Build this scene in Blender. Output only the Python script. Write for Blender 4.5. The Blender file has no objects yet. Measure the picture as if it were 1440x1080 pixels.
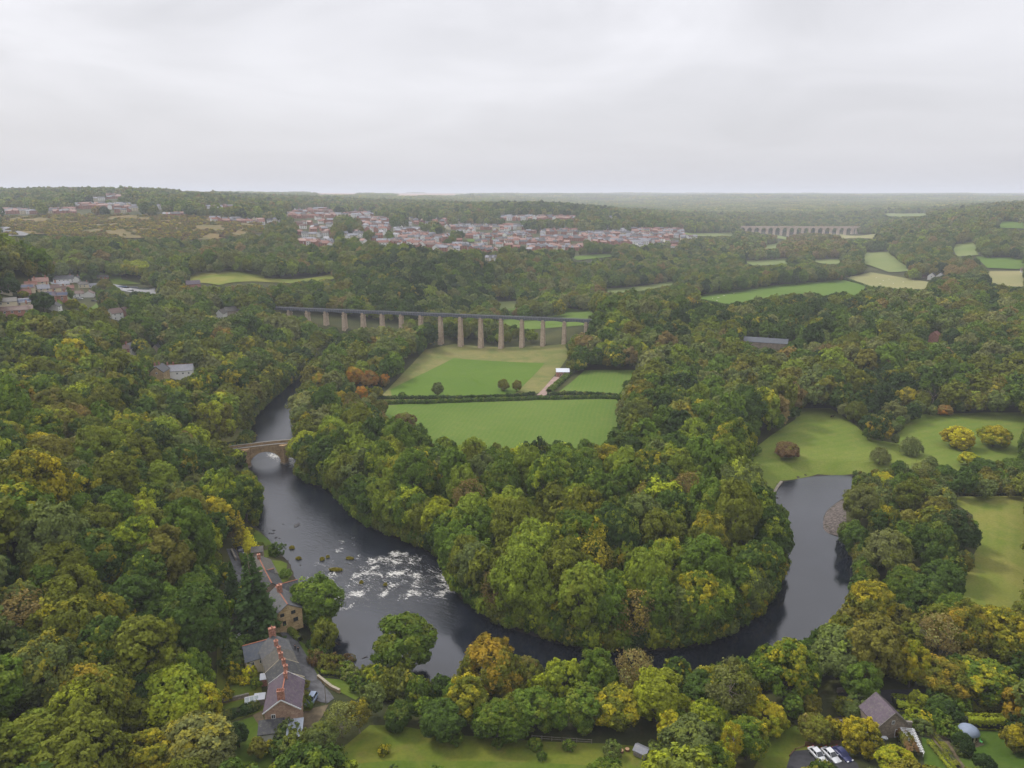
import bpy, bmesh, math, random
import numpy as np
from mathutils import Vector, Matrix
R_ = math.radians
S = bpy.context.scene
COL = S.collection
# ------------------------------------------------------------------ camera
CAMZ, FPX, PITCH = 120.0, 998.0, R_(15.0)
cam_d = bpy.data.cameras.new('camera'); cam = bpy.data.objects.new('camera', cam_d); COL.objects.link(cam)
cam.location = (0, 0, CAMZ); cam.rotation_euler = (R_(90) - PITCH, 0, 0)
cam_d.sensor_width = 36; cam_d.lens = 36 * FPX / 1440; cam_d.clip_start = 0.5; cam_d.clip_end = 60000
S.camera = cam
# ------------------------------------------------------------------ render
S.view_settings.view_transform = 'Standard'; S.view_settings.look = 'None'
S.view_settings.exposure = 0.85; S.view_settings.gamma = 1.0; S.view_settings.use_curve_mapping = False
S.render.engine = 'CYCLES'
cy = S.cycles
cy.max_bounces = 6; cy.diffuse_bounces = 2; cy.glossy_bounces = 2; cy.transmission_bounces = 3
cy.volume_bounces = 0; cy.transparent_max_bounces = 6; cy.caustics_reflective = False; cy.caustics_refractive = False
cy.use_denoising = True; cy.use_adaptive_sampling = False
cy.sample_clamp_indirect = 4
# ------------------------------------------------------------------ sky and sun
SUN_EL, SUN_AZ = R_(48), R_(-55)       # azimuth from +Y towards +X
W = bpy.data.worlds.new('World'); S.world = W; W.use_nodes = True
wt = W.node_tree; wt.nodes.clear()
def wn(t, **k):
    n = wt.nodes.new(t)
    for a, b in k.items(): setattr(n, a, b)
    return n
sky = wn('ShaderNodeTexSky', sky_type='NISHITA', sun_disc=False)
sky.sun_elevation = SUN_EL; sky.sun_rotation = SUN_AZ; sky.altitude = 200; sky.air_density = 1.2; sky.dust_density = 3
tc = wn('ShaderNodeTexCoord'); sep = wn('ShaderNodeSeparateXYZ'); wt.links.new(tc.outputs['Generated'], sep.inputs[0])
def wm(op, a, b=None, c=None):
    n = wn('ShaderNodeMath', operation=op)
    for i, v in enumerate((a, b, c)):
        if v is None: continue
        if isinstance(v, (int, float)): n.inputs[i].default_value = v
        else: wt.links.new(v, n.inputs[i])
    return n.outputs[0]
# a cloud deck seen from below: direction projected on a flat layer
zc = wm('ADD', wm('MAXIMUM', sep.outputs[2], 0.0), 0.16)
cx_ = wm('DIVIDE', sep.outputs[0], zc); cy_ = wm('DIVIDE', sep.outputs[1], zc)
cmb = wn('ShaderNodeCombineXYZ'); wt.links.new(cx_, cmb.inputs[0]); wt.links.new(cy_, cmb.inputs[1])
def wnoise(scale, det, dist, off):
    m = wn('ShaderNodeMapping'); m.inputs['Location'].default_value = off; wt.links.new(cmb.outputs[0], m.inputs[0])
    n = wn('ShaderNodeTexNoise'); n.inputs['Scale'].default_value = scale; n.inputs['Detail'].default_value = det
    n.inputs['Distortion'].default_value = dist; n.inputs['Roughness'].default_value = 0.5
    wt.links.new(m.outputs[0], n.inputs['Vector']); return n.outputs['Fac']
c1 = wnoise(1.0, 5, 0.6, (3.1, 1.2, 0)); c2 = wnoise(0.33, 3, 0.2, (7.7, 4.1, 2))
cl = wm('ADD', wm('MULTIPLY', c1, 0.5), wm('MULTIPLY', c2, 0.5))
fade = wm('MULTIPLY', wm('MAXIMUM', sep.outputs[2], 0.0), 5.0); fade = wm('MINIMUM', fade, 1.0)
cl = wm('MULTIPLY', wm('SUBTRACT', cl, 0.5), fade)           # clouds lose contrast at the horizon
zen = wm('MULTIPLY', wm('MAXIMUM', sep.outputs[2], 0.0), 0.9)
lum = wm('MULTIPLY', wm('ADD', 0.362, wm('MULTIPLY', cl, 0.54)), wm('ADD', 1.0, wm('MULTIPLY', zen, 2.4)))
lum = wm('MULTIPLY', lum, 10.0)
tintn = wn('ShaderNodeMix', data_type='RGBA'); tintn.inputs[0].default_value = 1
cr = wn('ShaderNodeCombineColor')
wt.links.new(wm('MULTIPLY', lum, 0.99), cr.inputs[0]); wt.links.new(wm('MULTIPLY', lum, 0.985), cr.inputs[1]); wt.links.new(wm('MULTIPLY', lum, 1.035), cr.inputs[2])
mx = wn('ShaderNodeMix', data_type='RGBA'); mx.inputs[0].default_value = 0.95
wt.links.new(sky.outputs[0], mx.inputs[6]); wt.links.new(cr.outputs[0], mx.inputs[7])
bg = wn('ShaderNodeBackground'); bg.inputs[1].default_value = 0.1; wt.links.new(mx.outputs[2], bg.inputs[0])
wo = wn('ShaderNodeOutputWorld'); wt.links.new(bg.outputs[0], wo.inputs[0])
sl = bpy.data.lights.new('sun', 'SUN'); sl.energy = 1.5; sl.angle = R_(11); sl.color = (1.0, 0.95, 0.88)
sun = bpy.data.objects.new('sun', sl); COL.objects.link(sun)
sd = Vector((math.sin(SUN_AZ) * math.cos(SUN_EL), math.cos(SUN_AZ) * math.cos(SUN_EL), math.sin(SUN_EL)))
sun.rotation_euler = sd.to_track_quat('Z', 'Y').to_euler(); sun.location = (0, 0, 400)
# ------------------------------------------------------------------ projection helpers (pixels of the 1440x1080 photograph)
CP, SP = math.cos(PITCH), math.sin(PITCH)
def ray(px, py):
    dx, dy = (px - 720) / FPX, -(py - 540) / FPX
    return dx, CP + dy * SP, -SP + dy * CP
def P(px, py, z=0.0):
    d = ray(px, py); t = (z - CAMZ) / d[2]
    return (d[0] * t, d[1] * t, z)
def project(x, y, z):
    zz = z - CAMZ
    dep = y * CP - zz * SP; up = y * SP + zz * CP
    dep = np.maximum(dep, 1e-3)
    return 720 + FPX * x / dep, 540 - FPX * up / dep, dep
def in_poly(x, y, poly):
    x = np.asarray(x, float); y = np.asarray(y, float); r = np.zeros(x.shape, bool); n = len(poly)
    for i in range(n):
        x0, y0 = poly[i][:2]; x1, y1 = poly[(i + 1) % n][:2]
        if y0 == y1: continue
        c = ((y0 > y) != (y1 > y)) & (x < (x1 - x0) * (y - y0) / (y1 - y0) + x0)
        r ^= c
    return r
def seg_dist(x, y, pts, closed=True):
    x = np.asarray(x, float); y = np.asarray(y, float); d = np.full(x.shape, 1e9); n = len(pts)
    for i in range(n if closed else n - 1):
        x0, y0 = pts[i][:2]; x1, y1 = pts[(i + 1) % n][:2]
        ex, ey = x1 - x0, y1 - y0; L = ex * ex + ey * ey + 1e-12
        t = np.clip(((x - x0) * ex + (y - y0) * ey) / L, 0, 1)
        d = np.minimum(d, np.hypot(x - x0 - t * ex, y - y0 - t * ey))
    return d
def smooth_poly(pts, it=2, closed=True):
    for _ in range(it):
        o = []; n = len(pts)
        for i in range(n if closed else n - 1):
            a = np.array(pts[i][:2]); b = np.array(pts[(i + 1) % n][:2]); o += [tuple(a * .75 + b * .25), tuple(a * .25 + b * .75)]
        if not closed: o = [tuple(pts[0][:2])] + o + [tuple(pts[-1][:2])]
        pts = o
    return pts
# ------------------------------------------------------------------ terrain
CTRL = [(0,1080,16),(150,1080,10),(300,1080,6),(330,1000,6),(350,960,6.5),(440,990,6),(500,1040,5),(700,1050,5),(950,1060,5),
(1180,1060,6),(1330,1040,6.5),(1440,1040,7),(1250,960,5.5),(1440,960,6),(0,900,24),(150,900,14),(300,900,7.5),(390,860,5),
(350,780,5.5),(330,700,7),(0,750,32),(150,750,20),(0,600,38),(150,620,26),(280,620,14),(330,640,9),(240,530,22),(180,495,26),
(0,500,36),(330,530,14),(380,520,8),(100,430,32),(0,430,33),(200,400,32),(350,440,26),(300,390,32),(420,470,15),(400,434,22),
(460,490,10),(550,500,5),(600,560,4),(735,487,4),(850,570,4),(700,600,4),(600,700,4),(900,700,4),(900,850,3.5),(750,800,4),
(1000,800,4),(1060,640,4.5),(1150,620,4.5),(1250,650,4),(1400,700,4.5),(1400,850,5),(1300,800,4),(1350,620,5.5),(1200,860,3.5),
(830,490,8),(845,455,21),(950,500,10),(1085,490,12),(1200,520,10),(1350,540,10),(1440,480,16),(1250,432,18),(1440,435,20),(1000,445,16),
(760,452,3),(800,430,4),(700,428,4),(900,405,5),(1000,385,6),(1100,408,10),(1180,395,9),(1250,392,10),(1320,395,12),(1440,390,16),
(600,440,12),(560,400,30),(480,400,30),(650,380,35),(620,360,45),(400,385,34),(560,340,50),(520,310,66),(480,300,72),
(700,345,40),(700,320,50),(850,335,36),(960,335,32),(850,360,22),(950,360,14),(1030,340,14),(0,375,50),(150,360,56),(300,360,56),
(100,320,72),(250,315,74),(350,320,68),(20,300,84),(130,285,102),(220,277,112),(350,290,90),(420,300,78),(60,270,118),(-60,268,122),
(1130,332,6),(1210,331,14),(1035,325,22),(1250,370,14),(1220,350,18),(1370,350,34),(1440,345,40),(1440,322,58),(1300,312,52),(1420,375,22),
(1000,300,40),(1150,302,42),(900,300,45),(760,297,78),(640,292,74),(900,286,60),(1100,285,66),(1300,286,70),(500,276,106),(340,273,110),
(180,270,116),(1000,279,86),(700,279,92),(1440,284,76),(-300,700,40),(-300,450,40),(1740,700,8),(1740,450,26),(-200,350,70),(1700,340,55),
(-300,1000,30),(1740,1000,9)]
cp = np.array([P(*c) for c in CTRL])
far = np.array([(x * d, d, z) for d, z in ((9000, 104), (14000, 108), (25000, 112)) for x in (-1.1, -.7, -.35, 0, .35, .7, 1.1)])
cp = np.vstack([cp, far])
def uv_(x, y):
    y = np.maximum(y, 70.0); return np.clip(x / y, -1.3, 1.3) * 1.6, np.log(y)
cu, cv = uv_(cp[:, 0], cp[:, 1])
def tps(r2): return np.where(r2 > 1e-12, r2 * np.log(np.maximum(r2, 1e-12)), 0)
K = tps((cu[:, None] - cu) ** 2 + (cv[:, None] - cv) ** 2) + np.eye(len(cu)) * 0.004
Q = np.c_[np.ones(len(cu)), cu, cv]
Amat = np.block([[K, Q], [Q.T, np.zeros((3, 3))]])
wts = np.linalg.solve(Amat, np.r_[cp[:, 2], 0, 0, 0])
# river outline, traced on the water level z = 0
NEAR_BANK = [(470,492),(440,515),(415,535),(392,553),(372,573),(352,592),(351,604),(362,613),(346,628),(338,652),(352,664),(363,700),(357,738),(372,752),(386,770),(396,780),
(409,792),(414,812),(428,838),(446,850),(452,880),(456,905),(466,935),(505,960),(560,985),(640,992),(760,988),(900,986),(1020,975),(1100,955),
(1150,932),(1180,900),(1204,860),(1206,830),(1214,800),(1188,756),(1160,750),(1157,735),(1160,720),(1185,700),(1215,692),(1260,694),(1340,698),(1440,697),(1650,697)]
FAR_BANK = [(1650,688),(1440,689),(1340,688),(1260,680),(1205,668),(1150,668),(1100,677),(1087,690),(1085,702),(1095,725),(1100,760),(1095,810),(1080,850),
(1048,880),(992,908),(905,917),(820,914),(757,897),(702,879),(664,857),(640,834),(629,800),
(611,779),(570,762),(530,747),(500,731),(480,706),(465,688),(430,680),(421,670),(428,640),(418,610),(420,585),(428,560),(446,540),(480,512),(500,494)]
RIVER = smooth_poly([P(*p)[:2] for p in NEAR_BANK + FAR_BANK], 2)
rng = np.random.default_rng(7)
_ph = rng.uniform(0, 6.28, (40, 2)); _dr = rng.uniform(0, 6.28, 40)
def wavy(x, y, lam, k0, n=5):
    s = 0
    for i in range(n):
        a = _dr[k0 + i]; l = lam * (0.6 + 0.25 * i)
        s = s + np.sin((x * math.cos(a) + y * math.sin(a)) / l * 6.283 + _ph[k0 + i, 0])
    return s / n
# ground nearly flat where the terrace, the gardens and the car park stand
FLATS = []
def H_raw(x, y):
    x = np.asarray(x, float); y = np.asarray(y, float)
    u, v = uv_(x, y)
    h = Q0 = wts[-3] + wts[-2] * u + wts[-1] * v
    h = h.copy() if isinstance(h, np.ndarray) else np.array(h)
    for i in range(len(cu)):
        h = h + wts[i] * tps((u - cu[i]) ** 2 + (v - cv[i]) ** 2)
    d = np.hypot(x, y)
    g = np.clip((d - 2600) / 2500, 0, 1)
    h = h + g * (11 * wavy(x, y, 2100, 0) + 5 * wavy(x, y, 700, 6)) + np.clip((d - 700) / 1200, 0, 1) * 2.0 * wavy(x, y, 240, 12)
    h = h + 0.25 * wavy(x, y, 31, 18)
    h = np.maximum(h, 1.6)
    near = (d < 900)
    if np.any(near):
        xn, yn = x[near], y[near]
        sd_ = seg_dist(xn, yn, RIVER); ins = in_poly(xn, yn, RIVER)
        hn = h[near]
        bank = 0.15 + sd_ * 0.42 + 0.12 * wavy(xn, yn, 9, 24)
        hn = np.where(ins, np.maximum(-2.0, 0.1 - sd_ * 0.8), np.minimum(hn, np.maximum(bank, 0.12)))
        h[near] = hn
    return h
def axis_grow(a, b, st, gr, end):
    v = list(np.arange(a, b + 1e-6, st)); s = st
    while v[-1] < end: s *= gr; v.append(v[-1] + s)
    return v
gx = axis_grow(0, 270, 2.0, 1.03, 30000); gx = np.array([-v for v in gx[:0:-1]] + gx)
gy = np.array(list(np.arange(-160, 90, 10.0)) + axis_grow(90, 420, 2.0, 1.016, 30000))
GX, GY = np.meshgrid(gx, gy)
GZ = H_raw(GX.ravel(), GY.ravel()).reshape(GX.shape)
def H(x, y):
    x = np.asarray(x, float); y = np.asarray(y, float)
    i = np.clip(np.searchsorted(gx, x) - 1, 0, len(gx) - 2); j = np.clip(np.searchsorted(gy, y) - 1, 0, len(gy) - 2)
    fx = np.clip((x - gx[i]) / (gx[i + 1] - gx[i]), 0, 1); fy = np.clip((y - gy[j]) / (gy[j + 1] - gy[j]), 0, 1)
    return (GZ[j, i] * (1 - fx) + GZ[j, i + 1] * fx) * (1 - fy) + (GZ[j + 1, i] * (1 - fx) + GZ[j + 1, i + 1] * fx) * fy
_ts = np.concatenate([np.arange(90, 900, 1.5), 900 * 1.004 ** np.arange(0, 800)])
def G(px, py, off=0.0):
    """where the view ray of a pixel meets the ground raised by off"""
    d = ray(px, py); x = d[0] * _ts; y = d[1] * _ts; z = CAMZ + d[2] * _ts
    f = z - H(x, y) - off; k = np.argmax(f < 0)
    if f[k] >= 0: k = len(_ts) - 1
    if k == 0: t = _ts[0]
    else:
        a, b = f[k - 1], f[k]; t = _ts[k - 1] + (_ts[k] - _ts[k - 1]) * (a / (a - b) if a != b else 0)
    gx_, gy_ = d[0] * t, d[1] * t
    return (gx_, gy_, float(H(gx_, gy_)))
# ------------------------------------------------------------------ object helpers
def link(o, parent=None):
    COL.objects.link(o)
    if parent is not None: o.parent = parent
    return o
def tag(o, label=None, cat=None, group=None, kind=None):
    for k, v in (('label', label), ('category', cat), ('group', group), ('kind', kind)):
        if v: o[k] = v
    return o
def mesh_np(name, verts, faces, mats=(), attrs=None, midx=None, smooth=False):
    """verts (N,3); faces: (M,k) array or a list of index lists"""
    me = bpy.data.meshes.new(name); verts = np.asarray(verts, np.float32)
    if isinstance(faces, np.ndarray):
        n, k = faces.shape; li = faces.ravel(); tot = np.full(n, k)
    else:
        tot = np.array([len(f) for f in faces]); li = np.array([i for f in faces for i in f]); n = len(faces)
    me.vertices.add(len(verts)); me.vertices.foreach_set('co', verts.ravel())
    me.loops.add(len(li)); me.loops.foreach_set('vertex_index', li.astype(np.int32))
    me.polygons.add(n); st = np.zeros(n, np.int32)
    if n: st[1:] = np.cumsum(tot)[:-1]
    me.polygons.foreach_set('loop_start', st); me.polygons.foreach_set('loop_total', tot.astype(np.int32))
    for m in mats: me.materials.append(m)
    if midx is not None: me.polygons.foreach_set('material_index', np.asarray(midx, np.int32))
    me.update(calc_edges=True)
    me.polygons.foreach_set('use_smooth', np.full(n, bool(smooth)))
    for an, (dom, arr) in (attrs or {}).items():
        arr = np.asarray(arr, np.float32)
        if arr.ndim == 2 and arr.shape[1] == 4:
            a = me.attributes.new(an, 'FLOAT_COLOR', dom); a.data.foreach_set('color', arr.ravel())
        elif arr.ndim == 2:
            a = me.attributes.new(an, 'FLOAT_VECTOR', dom); a.data.foreach_set('vector', arr.ravel())
        else:
            a = me.attributes.new(an, 'FLOAT', dom); a.data.foreach_set('value', arr.ravel())
    return me
class MB:
    """gathers boxes, tubes and prisms into one mesh"""
    def __init__(s): s.v = []; s.f = []; s.m = []; s.mi = 0
    def poly(s, pts, flip=False):
        b = len(s.v); s.v += [tuple(p) for p in pts]; idx = list(range(b, b + len(pts)))
        s.f.append(idx[::-1] if flip else idx); s.m.append(s.mi)
    def raw(s, vs, fs):
        b = len(s.v); s.v += [tuple(p) for p in vs]
        for f in fs: s.f.append([b + i for i in f]); s.m.append(s.mi)
    def box(s, x0, x1, y0, y1, z0, z1):
        vs = [(x, y, z) for z in (z0, z1) for y in (y0, y1) for x in (x0, x1)]
        s.raw(vs, [(0, 2, 3, 1), (4, 5, 7, 6), (0, 1, 5, 4), (2, 6, 7, 3), (0, 4, 6, 2), (1, 3, 7, 5)])
    def obox(s, a, b, w, h, up=(0, 0, 1)):
        a = Vector(a); b = Vector(b); d = (b - a).normalized(); u = Vector(up)
        sd_ = d.cross(u)
        if sd_.length < 1e-3: sd_ = d.cross(Vector((1, 0, 0)))
        sd_.normalize(); u = sd_.cross(d)
        q = [sd_ * (w / 2 * i) + u * (h / 2 * j) for i, j in ((-1, -1), (1, -1), (1, 1), (-1, 1))]
        s.raw([a + k for k in q] + [b + k for k in q], [(3, 2, 1, 0), (4, 5, 6, 7), (0, 1, 5, 4), (1, 2, 6, 5), (2, 3, 7, 6), (3, 0, 4, 7)])
    def tube(s, pts, rads, n=6, cap=True):
        rings = []; pv = None
        for i, p in enumerate(pts):
            p = Vector(p); a = Vector(pts[max(i - 1, 0)]); b = Vector(pts[min(i + 1, len(pts) - 1)]); d = (b - a).normalized()
            q = d.orthogonal().normalized() if pv is None else (pv - d * pv.dot(d)).normalized()
            pv = q; w = d.cross(q); r = rads[i] if hasattr(rads, '__len__') else rads
            rings.append([p + (q * math.cos(t) + w * math.sin(t)) * r for t in (2 * math.pi * k / n for k in range(n))])
        b0 = len(s.v)
        for r in rings: s.v += [tuple(v) for v in r]
        for i in range(len(rings) - 1):
            for k in range(n):
                k2 = (k + 1) % n; s.f.append([b0 + i * n + k, b0 + i * n + k2, b0 + (i + 1) * n + k2, b0 + (i + 1) * n + k]); s.m.append(s.mi)
        if cap:
            s.f.append([b0 + k for k in range(n)][::-1]); s.m.append(s.mi)
            s.f.append([b0 + (len(rings) - 1) * n + k for k in range(n)]); s.m.append(s.mi)
    def prism(s, outline, z0, z1):
        """vertical prism over a 2D outline (counter-clockwise)"""
        n = len(outline)
        s.raw([(x, y, z0) for x, y in outline] + [(x, y, z1) for x, y in outline],
              [list(range(n))[::-1], list(range(n, 2 * n))] + [(i, (i + 1) % n, n + (i + 1) % n, n + i) for i in range(n)])
    def extrude(s, outline, f0, f1):
        """outline of 2D points, mapped by f0 and f1 to two 3D ends"""
        n = len(outline)
        s.raw([f0(a, b) for a, b in outline] + [f1(a, b) for a, b in outline],
              [list(range(n))[::-1], list(range(n, 2 * n))] + [(i, (i + 1) % n, n + (i + 1) % n, n + i) for i in range(n)])
    def mesh(s, name, mats, smooth=False):
        return mesh_np(name, np.array(s.v), s.f, mats if isinstance(mats, (list, tuple)) else [mats], midx=s.m, smooth=smooth)
    def build(s, name, mats, parent=None, smooth=False):
        return link(bpy.data.objects.new(name, s.mesh(name, mats, smooth)), parent)
def empty(name, loc, rz=0.0, sc=None):
    o = bpy.data.objects.new(name, None); COL.objects.link(o); o.location = loc; o.rotation_euler = (0, 0, rz); o.empty_display_size = 0.5
    if sc: o.scale = sc
    return o
def copy_tree(o, parent=None):
    c = o.copy(); COL.objects.link(c)
    if parent is not None: c.parent = parent
    for ch in o.children: copy_tree(ch, c)
    return c
# ------------------------------------------------------------------ materials
class NT:
    def __init__(s, name):
        s.m = bpy.data.materials.new(name); s.m.use_nodes = True; s.t = s.m.node_tree; s.t.nodes.clear()
        s.out = s.n('ShaderNodeOutputMaterial')
    def n(s, t, **k):
        n = s.t.nodes.new(t)
        for a, b in k.items(): setattr(n, a, b)
        return n
    def set(s, sock, v):
        if v is None: return
        if isinstance(v, bpy.types.NodeSocket): s.t.links.new(v, sock)
        elif isinstance(v, (tuple, list)) and sock.type == 'RGBA': sock.default_value = (*v[:3], 1)
        else: sock.default_value = v
    def math(s, op, a, b=None, c=None, clamp=False):
        n = s.n('ShaderNodeMath', operation=op, use_clamp=clamp)
        for i, v in enumerate((a, b, c)): s.set(n.inputs[i], v)
        return n.outputs[0]
    def mix(s, f, a, b, blend='MIX'):
        n = s.n('ShaderNodeMix', data_type='RGBA', blend_type=blend); s.set(n.inputs[0], f); s.set(n.inputs[6], a); s.set(n.inputs[7], b); return n.outputs[2]
    def ramp(s, f, lo, hi):
        n = s.n('ShaderNodeMapRange', interpolation_type='SMOOTHSTEP'); s.set(n.inputs[0], f); n.inputs[1].default_value = lo; n.inputs[2].default_value = hi; return n.outputs[0]
    def coord(s, kind='Object', scale=None, rot=None):
        if kind == 'World': o = s.n('ShaderNodeNewGeometry').outputs['Position']
        else: o = s.n('ShaderNodeTexCoord').outputs[kind]
        if scale is not None or rot is not None:
            m = s.n('ShaderNodeMapping'); s.set(m.inputs[0], o)
            if scale is not None: m.inputs['Scale'].default_value = scale
            if rot is not None: m.inputs['Rotation'].default_value = rot
            o = m.outputs[0]
        return o
    def noise(s, vec, scale, det=4, rough=0.55, dist=0.0, out='Fac'):
        n = s.n('ShaderNodeTexNoise'); s.set(n.inputs['Vector'], vec); n.inputs['Scale'].default_value = scale; n.inputs['Detail'].default_value = det
        n.inputs['Roughness'].default_value = rough; n.inputs['Distortion'].default_value = dist; return n.outputs[out]
    def bump(s, h, strength, dist):
        n = s.n('ShaderNodeBump'); s.set(n.inputs['Height'], h); n.inputs['Strength'].default_value = strength; n.inputs['Distance'].default_value = dist; return n.outputs[0]
    def pbr(s, col, rough=0.8, normal=None, spec=0.3, metal=0.0):
        b = s.n('ShaderNodeBsdfPrincipled'); s.set(b.inputs['Base Color'], col); s.set(b.inputs['Roughness'], rough); s.set(b.inputs['Normal'], normal)
        b.inputs['Specular IOR Level'].default_value = spec; b.inputs['Metallic'].default_value = metal
        s.t.links.new(b.outputs[0], s.out.inputs[0]); return b
def vmul(c, k): return tuple(v * k for v in c)
def simple(name, c, rough=0.8, var=0.25, scale=1.5, spec=0.3, bump=0.0, metal=0.0, c2=None, kind='Object', sc=None):
    t = NT(name); v = t.coord(kind, sc); n = t.noise(v, scale, 5)
    col = t.mix(t.ramp(n, 0.3, 0.7), vmul(c, 1 - var), vmul(c2 or c, 1 + var * .6))
    t.pbr(col, rough, t.bump(t.noise(v, scale * 4, 4), 0.6, bump) if bump else None, spec, metal)
    return t.m
def grass(name, a, b, straw=(0.22, 0.19, 0.06), ks=0.25, big=0.02, stripe=None, fine=1.3):
    t = NT(name); v = t.coord('World')
    n1 = t.noise(v, big, 4, 0.6, 0.6); n2 = t.noise(v, 0.16, 5, 0.65); n3 = t.noise(v, fine, 3, 0.7)
    c = t.mix(t.ramp(n1, 0.35, 0.65), a, b)
    c = t.mix(t.math('MULTIPLY', t.ramp(n2, 0.48, 0.78), ks), c, straw)
    if stripe:
        w = t.n('ShaderNodeTexWave', wave_type='BANDS'); t.set(w.inputs['Vector'], t.coord('World', None, (0, 0, stripe[0])))
        w.inputs['Scale'].default_value = stripe[1]; w.inputs['Distortion'].default_value = 3.0; w.inputs['Detail'].default_value = 2; w.inputs['Detail Scale'].default_value = .6
        c = t.mix(t.math('MULTIPLY', w.outputs['Fac'], stripe[2]), c, straw)
    c = t.mix(t.math('MULTIPLY', t.ramp(n3, 0.35, 0.7), 0.35), c, vmul(a, 0.55))
    t.pbr(c, 0.95, t.bump(n3, 0.5, 0.12), 0.1)
    return t.m
# woodland floor, used for the terrain itself
t = NT('woodland_floor'); v = t.coord('World')
n1 = t.noise(v, 0.03, 5); n2 = t.noise(v, 0.5, 4, 0.7)
geo = t.n('ShaderNodeNewGeometry'); sxyz = t.n('ShaderNodeSeparateXYZ'); t.set(sxyz.inputs[0], geo.outputs['Position'])
c = t.mix(t.ramp(n1, .35, .65), (0.030, 0.036, 0.013), (0.055, 0.058, 0.018))
c = t.mix(t.math('MULTIPLY', t.ramp(n2, .5, .75), .6), c, (0.075, 0.055, 0.028))
low = t.math('SUBTRACT', 1.0, t.ramp(sxyz.outputs[2], 0.25, 1.3)); 
c = t.mix(low, c, (0.045, 0.038, 0.028))                 # bare stony strip at the water's edge
farm = t.ramp(sxyz.outputs[1], 2200, 3200)
nf = t.n('ShaderNodeTexVoronoi'); t.set(nf.inputs['Vector'], t.coord('World', (1, .35, 1))); nf.inputs['Scale'].default_value = 0.0035
sc_ = t.n('ShaderNodeSeparateColor'); t.set(sc_.inputs[0], nf.outputs['Color'])
fc = t.mix(t.ramp(sc_.outputs[0], .4, .6), (0.13, 0.18, 0.06), (0.26, 0.22, 0.13))
fc = t.mix(t.ramp(sc_.outputs[1], .25, .3), (0.06, 0.08, 0.03), fc)
c = t.mix(farm, c, fc)
t.pbr(c, 0.95, t.bump(n2, .6, .4), 0.1); M_FLOOR = t.m
def grid_faces(nx, ny):
    i = np.arange(nx * ny).reshape(ny, nx); return np.stack([i[:-1, :-1], i[:-1, 1:], i[1:, 1:], i[1:, :-1]], -1).reshape(-1, 4)
me = mesh_np('ground', np.stack([GX, GY, GZ], -1).reshape(-1, 3), grid_faces(len(gx), len(gy)), [M_FLOOR], smooth=True)
tag(link(bpy.data.objects.new('ground', me)), kind='structure')
def clip_half(poly, ax, val, keep_greater):
    out = []; n = len(poly)
    for i in range(n):
        a, b = poly[i], poly[(i + 1) % n]
        ia = (a[ax] >= val) if keep_greater else (a[ax] <= val); ib = (b[ax] >= val) if keep_greater else (b[ax] <= val)
        if ia: out.append(a)
        if ia != ib:
            f = (val - a[ax]) / (b[ax] - a[ax]); out.append((a[0] + (b[0] - a[0]) * f, a[1] + (b[1] - a[1]) * f))
    return out
def drape(name, poly, mat, off=0.05, kind='structure', label=None):
    """a sheet lying on the ground: the outline is cut along the terrain's own cells"""
    xs = [p[0] for p in poly]; ys = [p[1] for p in poly]
    if sum(poly[i][0] * poly[(i + 1) % len(poly)][1] - poly[(i + 1) % len(poly)][0] * poly[i][1] for i in range(len(poly))) < 0: poly = poly[::-1]
    i0, i1 = np.searchsorted(gx, min(xs)) - 1, np.searchsorted(gx, max(xs)); j0, j1 = np.searchsorted(gy, min(ys)) - 1, np.searchsorted(gy, max(ys))
    V = {}; vs = []; fs = []
    def vid(p):
        k = (round(p[0], 3), round(p[1], 3))
        if k not in V: V[k] = len(vs); vs.append(p)
        return V[k]
    for j in range(max(j0, 0), min(j1, len(gy) - 1)):
        row = clip_half(clip_half(poly, 1, gy[j], True), 1, gy[j + 1], False)
        if len(row) < 3: continue
        rx = [p[0] for p in row]
        a_, b_ = max(i0, np.searchsorted(gx, min(rx)) - 1), min(i1, np.searchsorted(gx, max(rx)) + 1)
        for i in range(max(a_, 0), min(b_, len(gx) - 1)):
            c = clip_half(clip_half(row, 0, gx[i], True), 0, gx[i + 1], False)
            if len(c) < 3: continue
            ids = []
            for p in c:
                q = vid(p)
                if not ids or ids[-1] != q: ids.append(q)
            while len(ids) > 1 and ids[0] == ids[-1]: ids.pop()
            ids = list(dict.fromkeys(ids))
            if len(ids) >= 3: fs.append(ids)
    vs = np.array(vs); z = H(vs[:, 0], vs[:, 1]) + off + 0.0012 * np.maximum(np.hypot(vs[:, 0], vs[:, 1]) - 350, 0)
    me = mesh_np(name, np.c_[vs, z], fs, [mat])
    return tag(link(bpy.data.objects.new(name, me)), label=label, kind=kind)
def gpoly(pts): return [G(*p)[:2] for p in pts]
# ------------------------------------------------------------------ fields, lawns, lanes (outlines given where they are seen)
CDEP = np.zeros((1080, 1440))    # how far back each picture cell has to stay free of trees
_yy, _xx = np.mgrid[0:1080, 0:1440]
def clear(poly, dep=1e9):
    x0, x1 = max(0, int(min(p[0] for p in poly)) - 1), min(1440, int(max(p[0] for p in poly)) + 2)
    y0, y1 = max(0, int(min(p[1] for p in poly)) - 1), min(1080, int(max(p[1] for p in poly)) + 2)
    if x1 <= x0 or y1 <= y0: return
    k = in_poly(_xx[y0:y1, x0:x1] + .5, _yy[y0:y1, x0:x1] + .5, poly); v = CDEP[y0:y1, x0:x1]; v[k] = np.maximum(v[k], dep)
NOTREE = [RIVER]       # ground outlines without trees
G_BRIGHT = grass('bright_grass', (0.072, 0.128, 0.014), (0.084, 0.140, 0.017), ks=0.06)
G_MEADOW = grass('meadow_grass', (0.072, 0.128, 0.017), (0.092, 0.145, 0.024), ks=0.18, stripe=(0.2, 0.12, 0.10))
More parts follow.
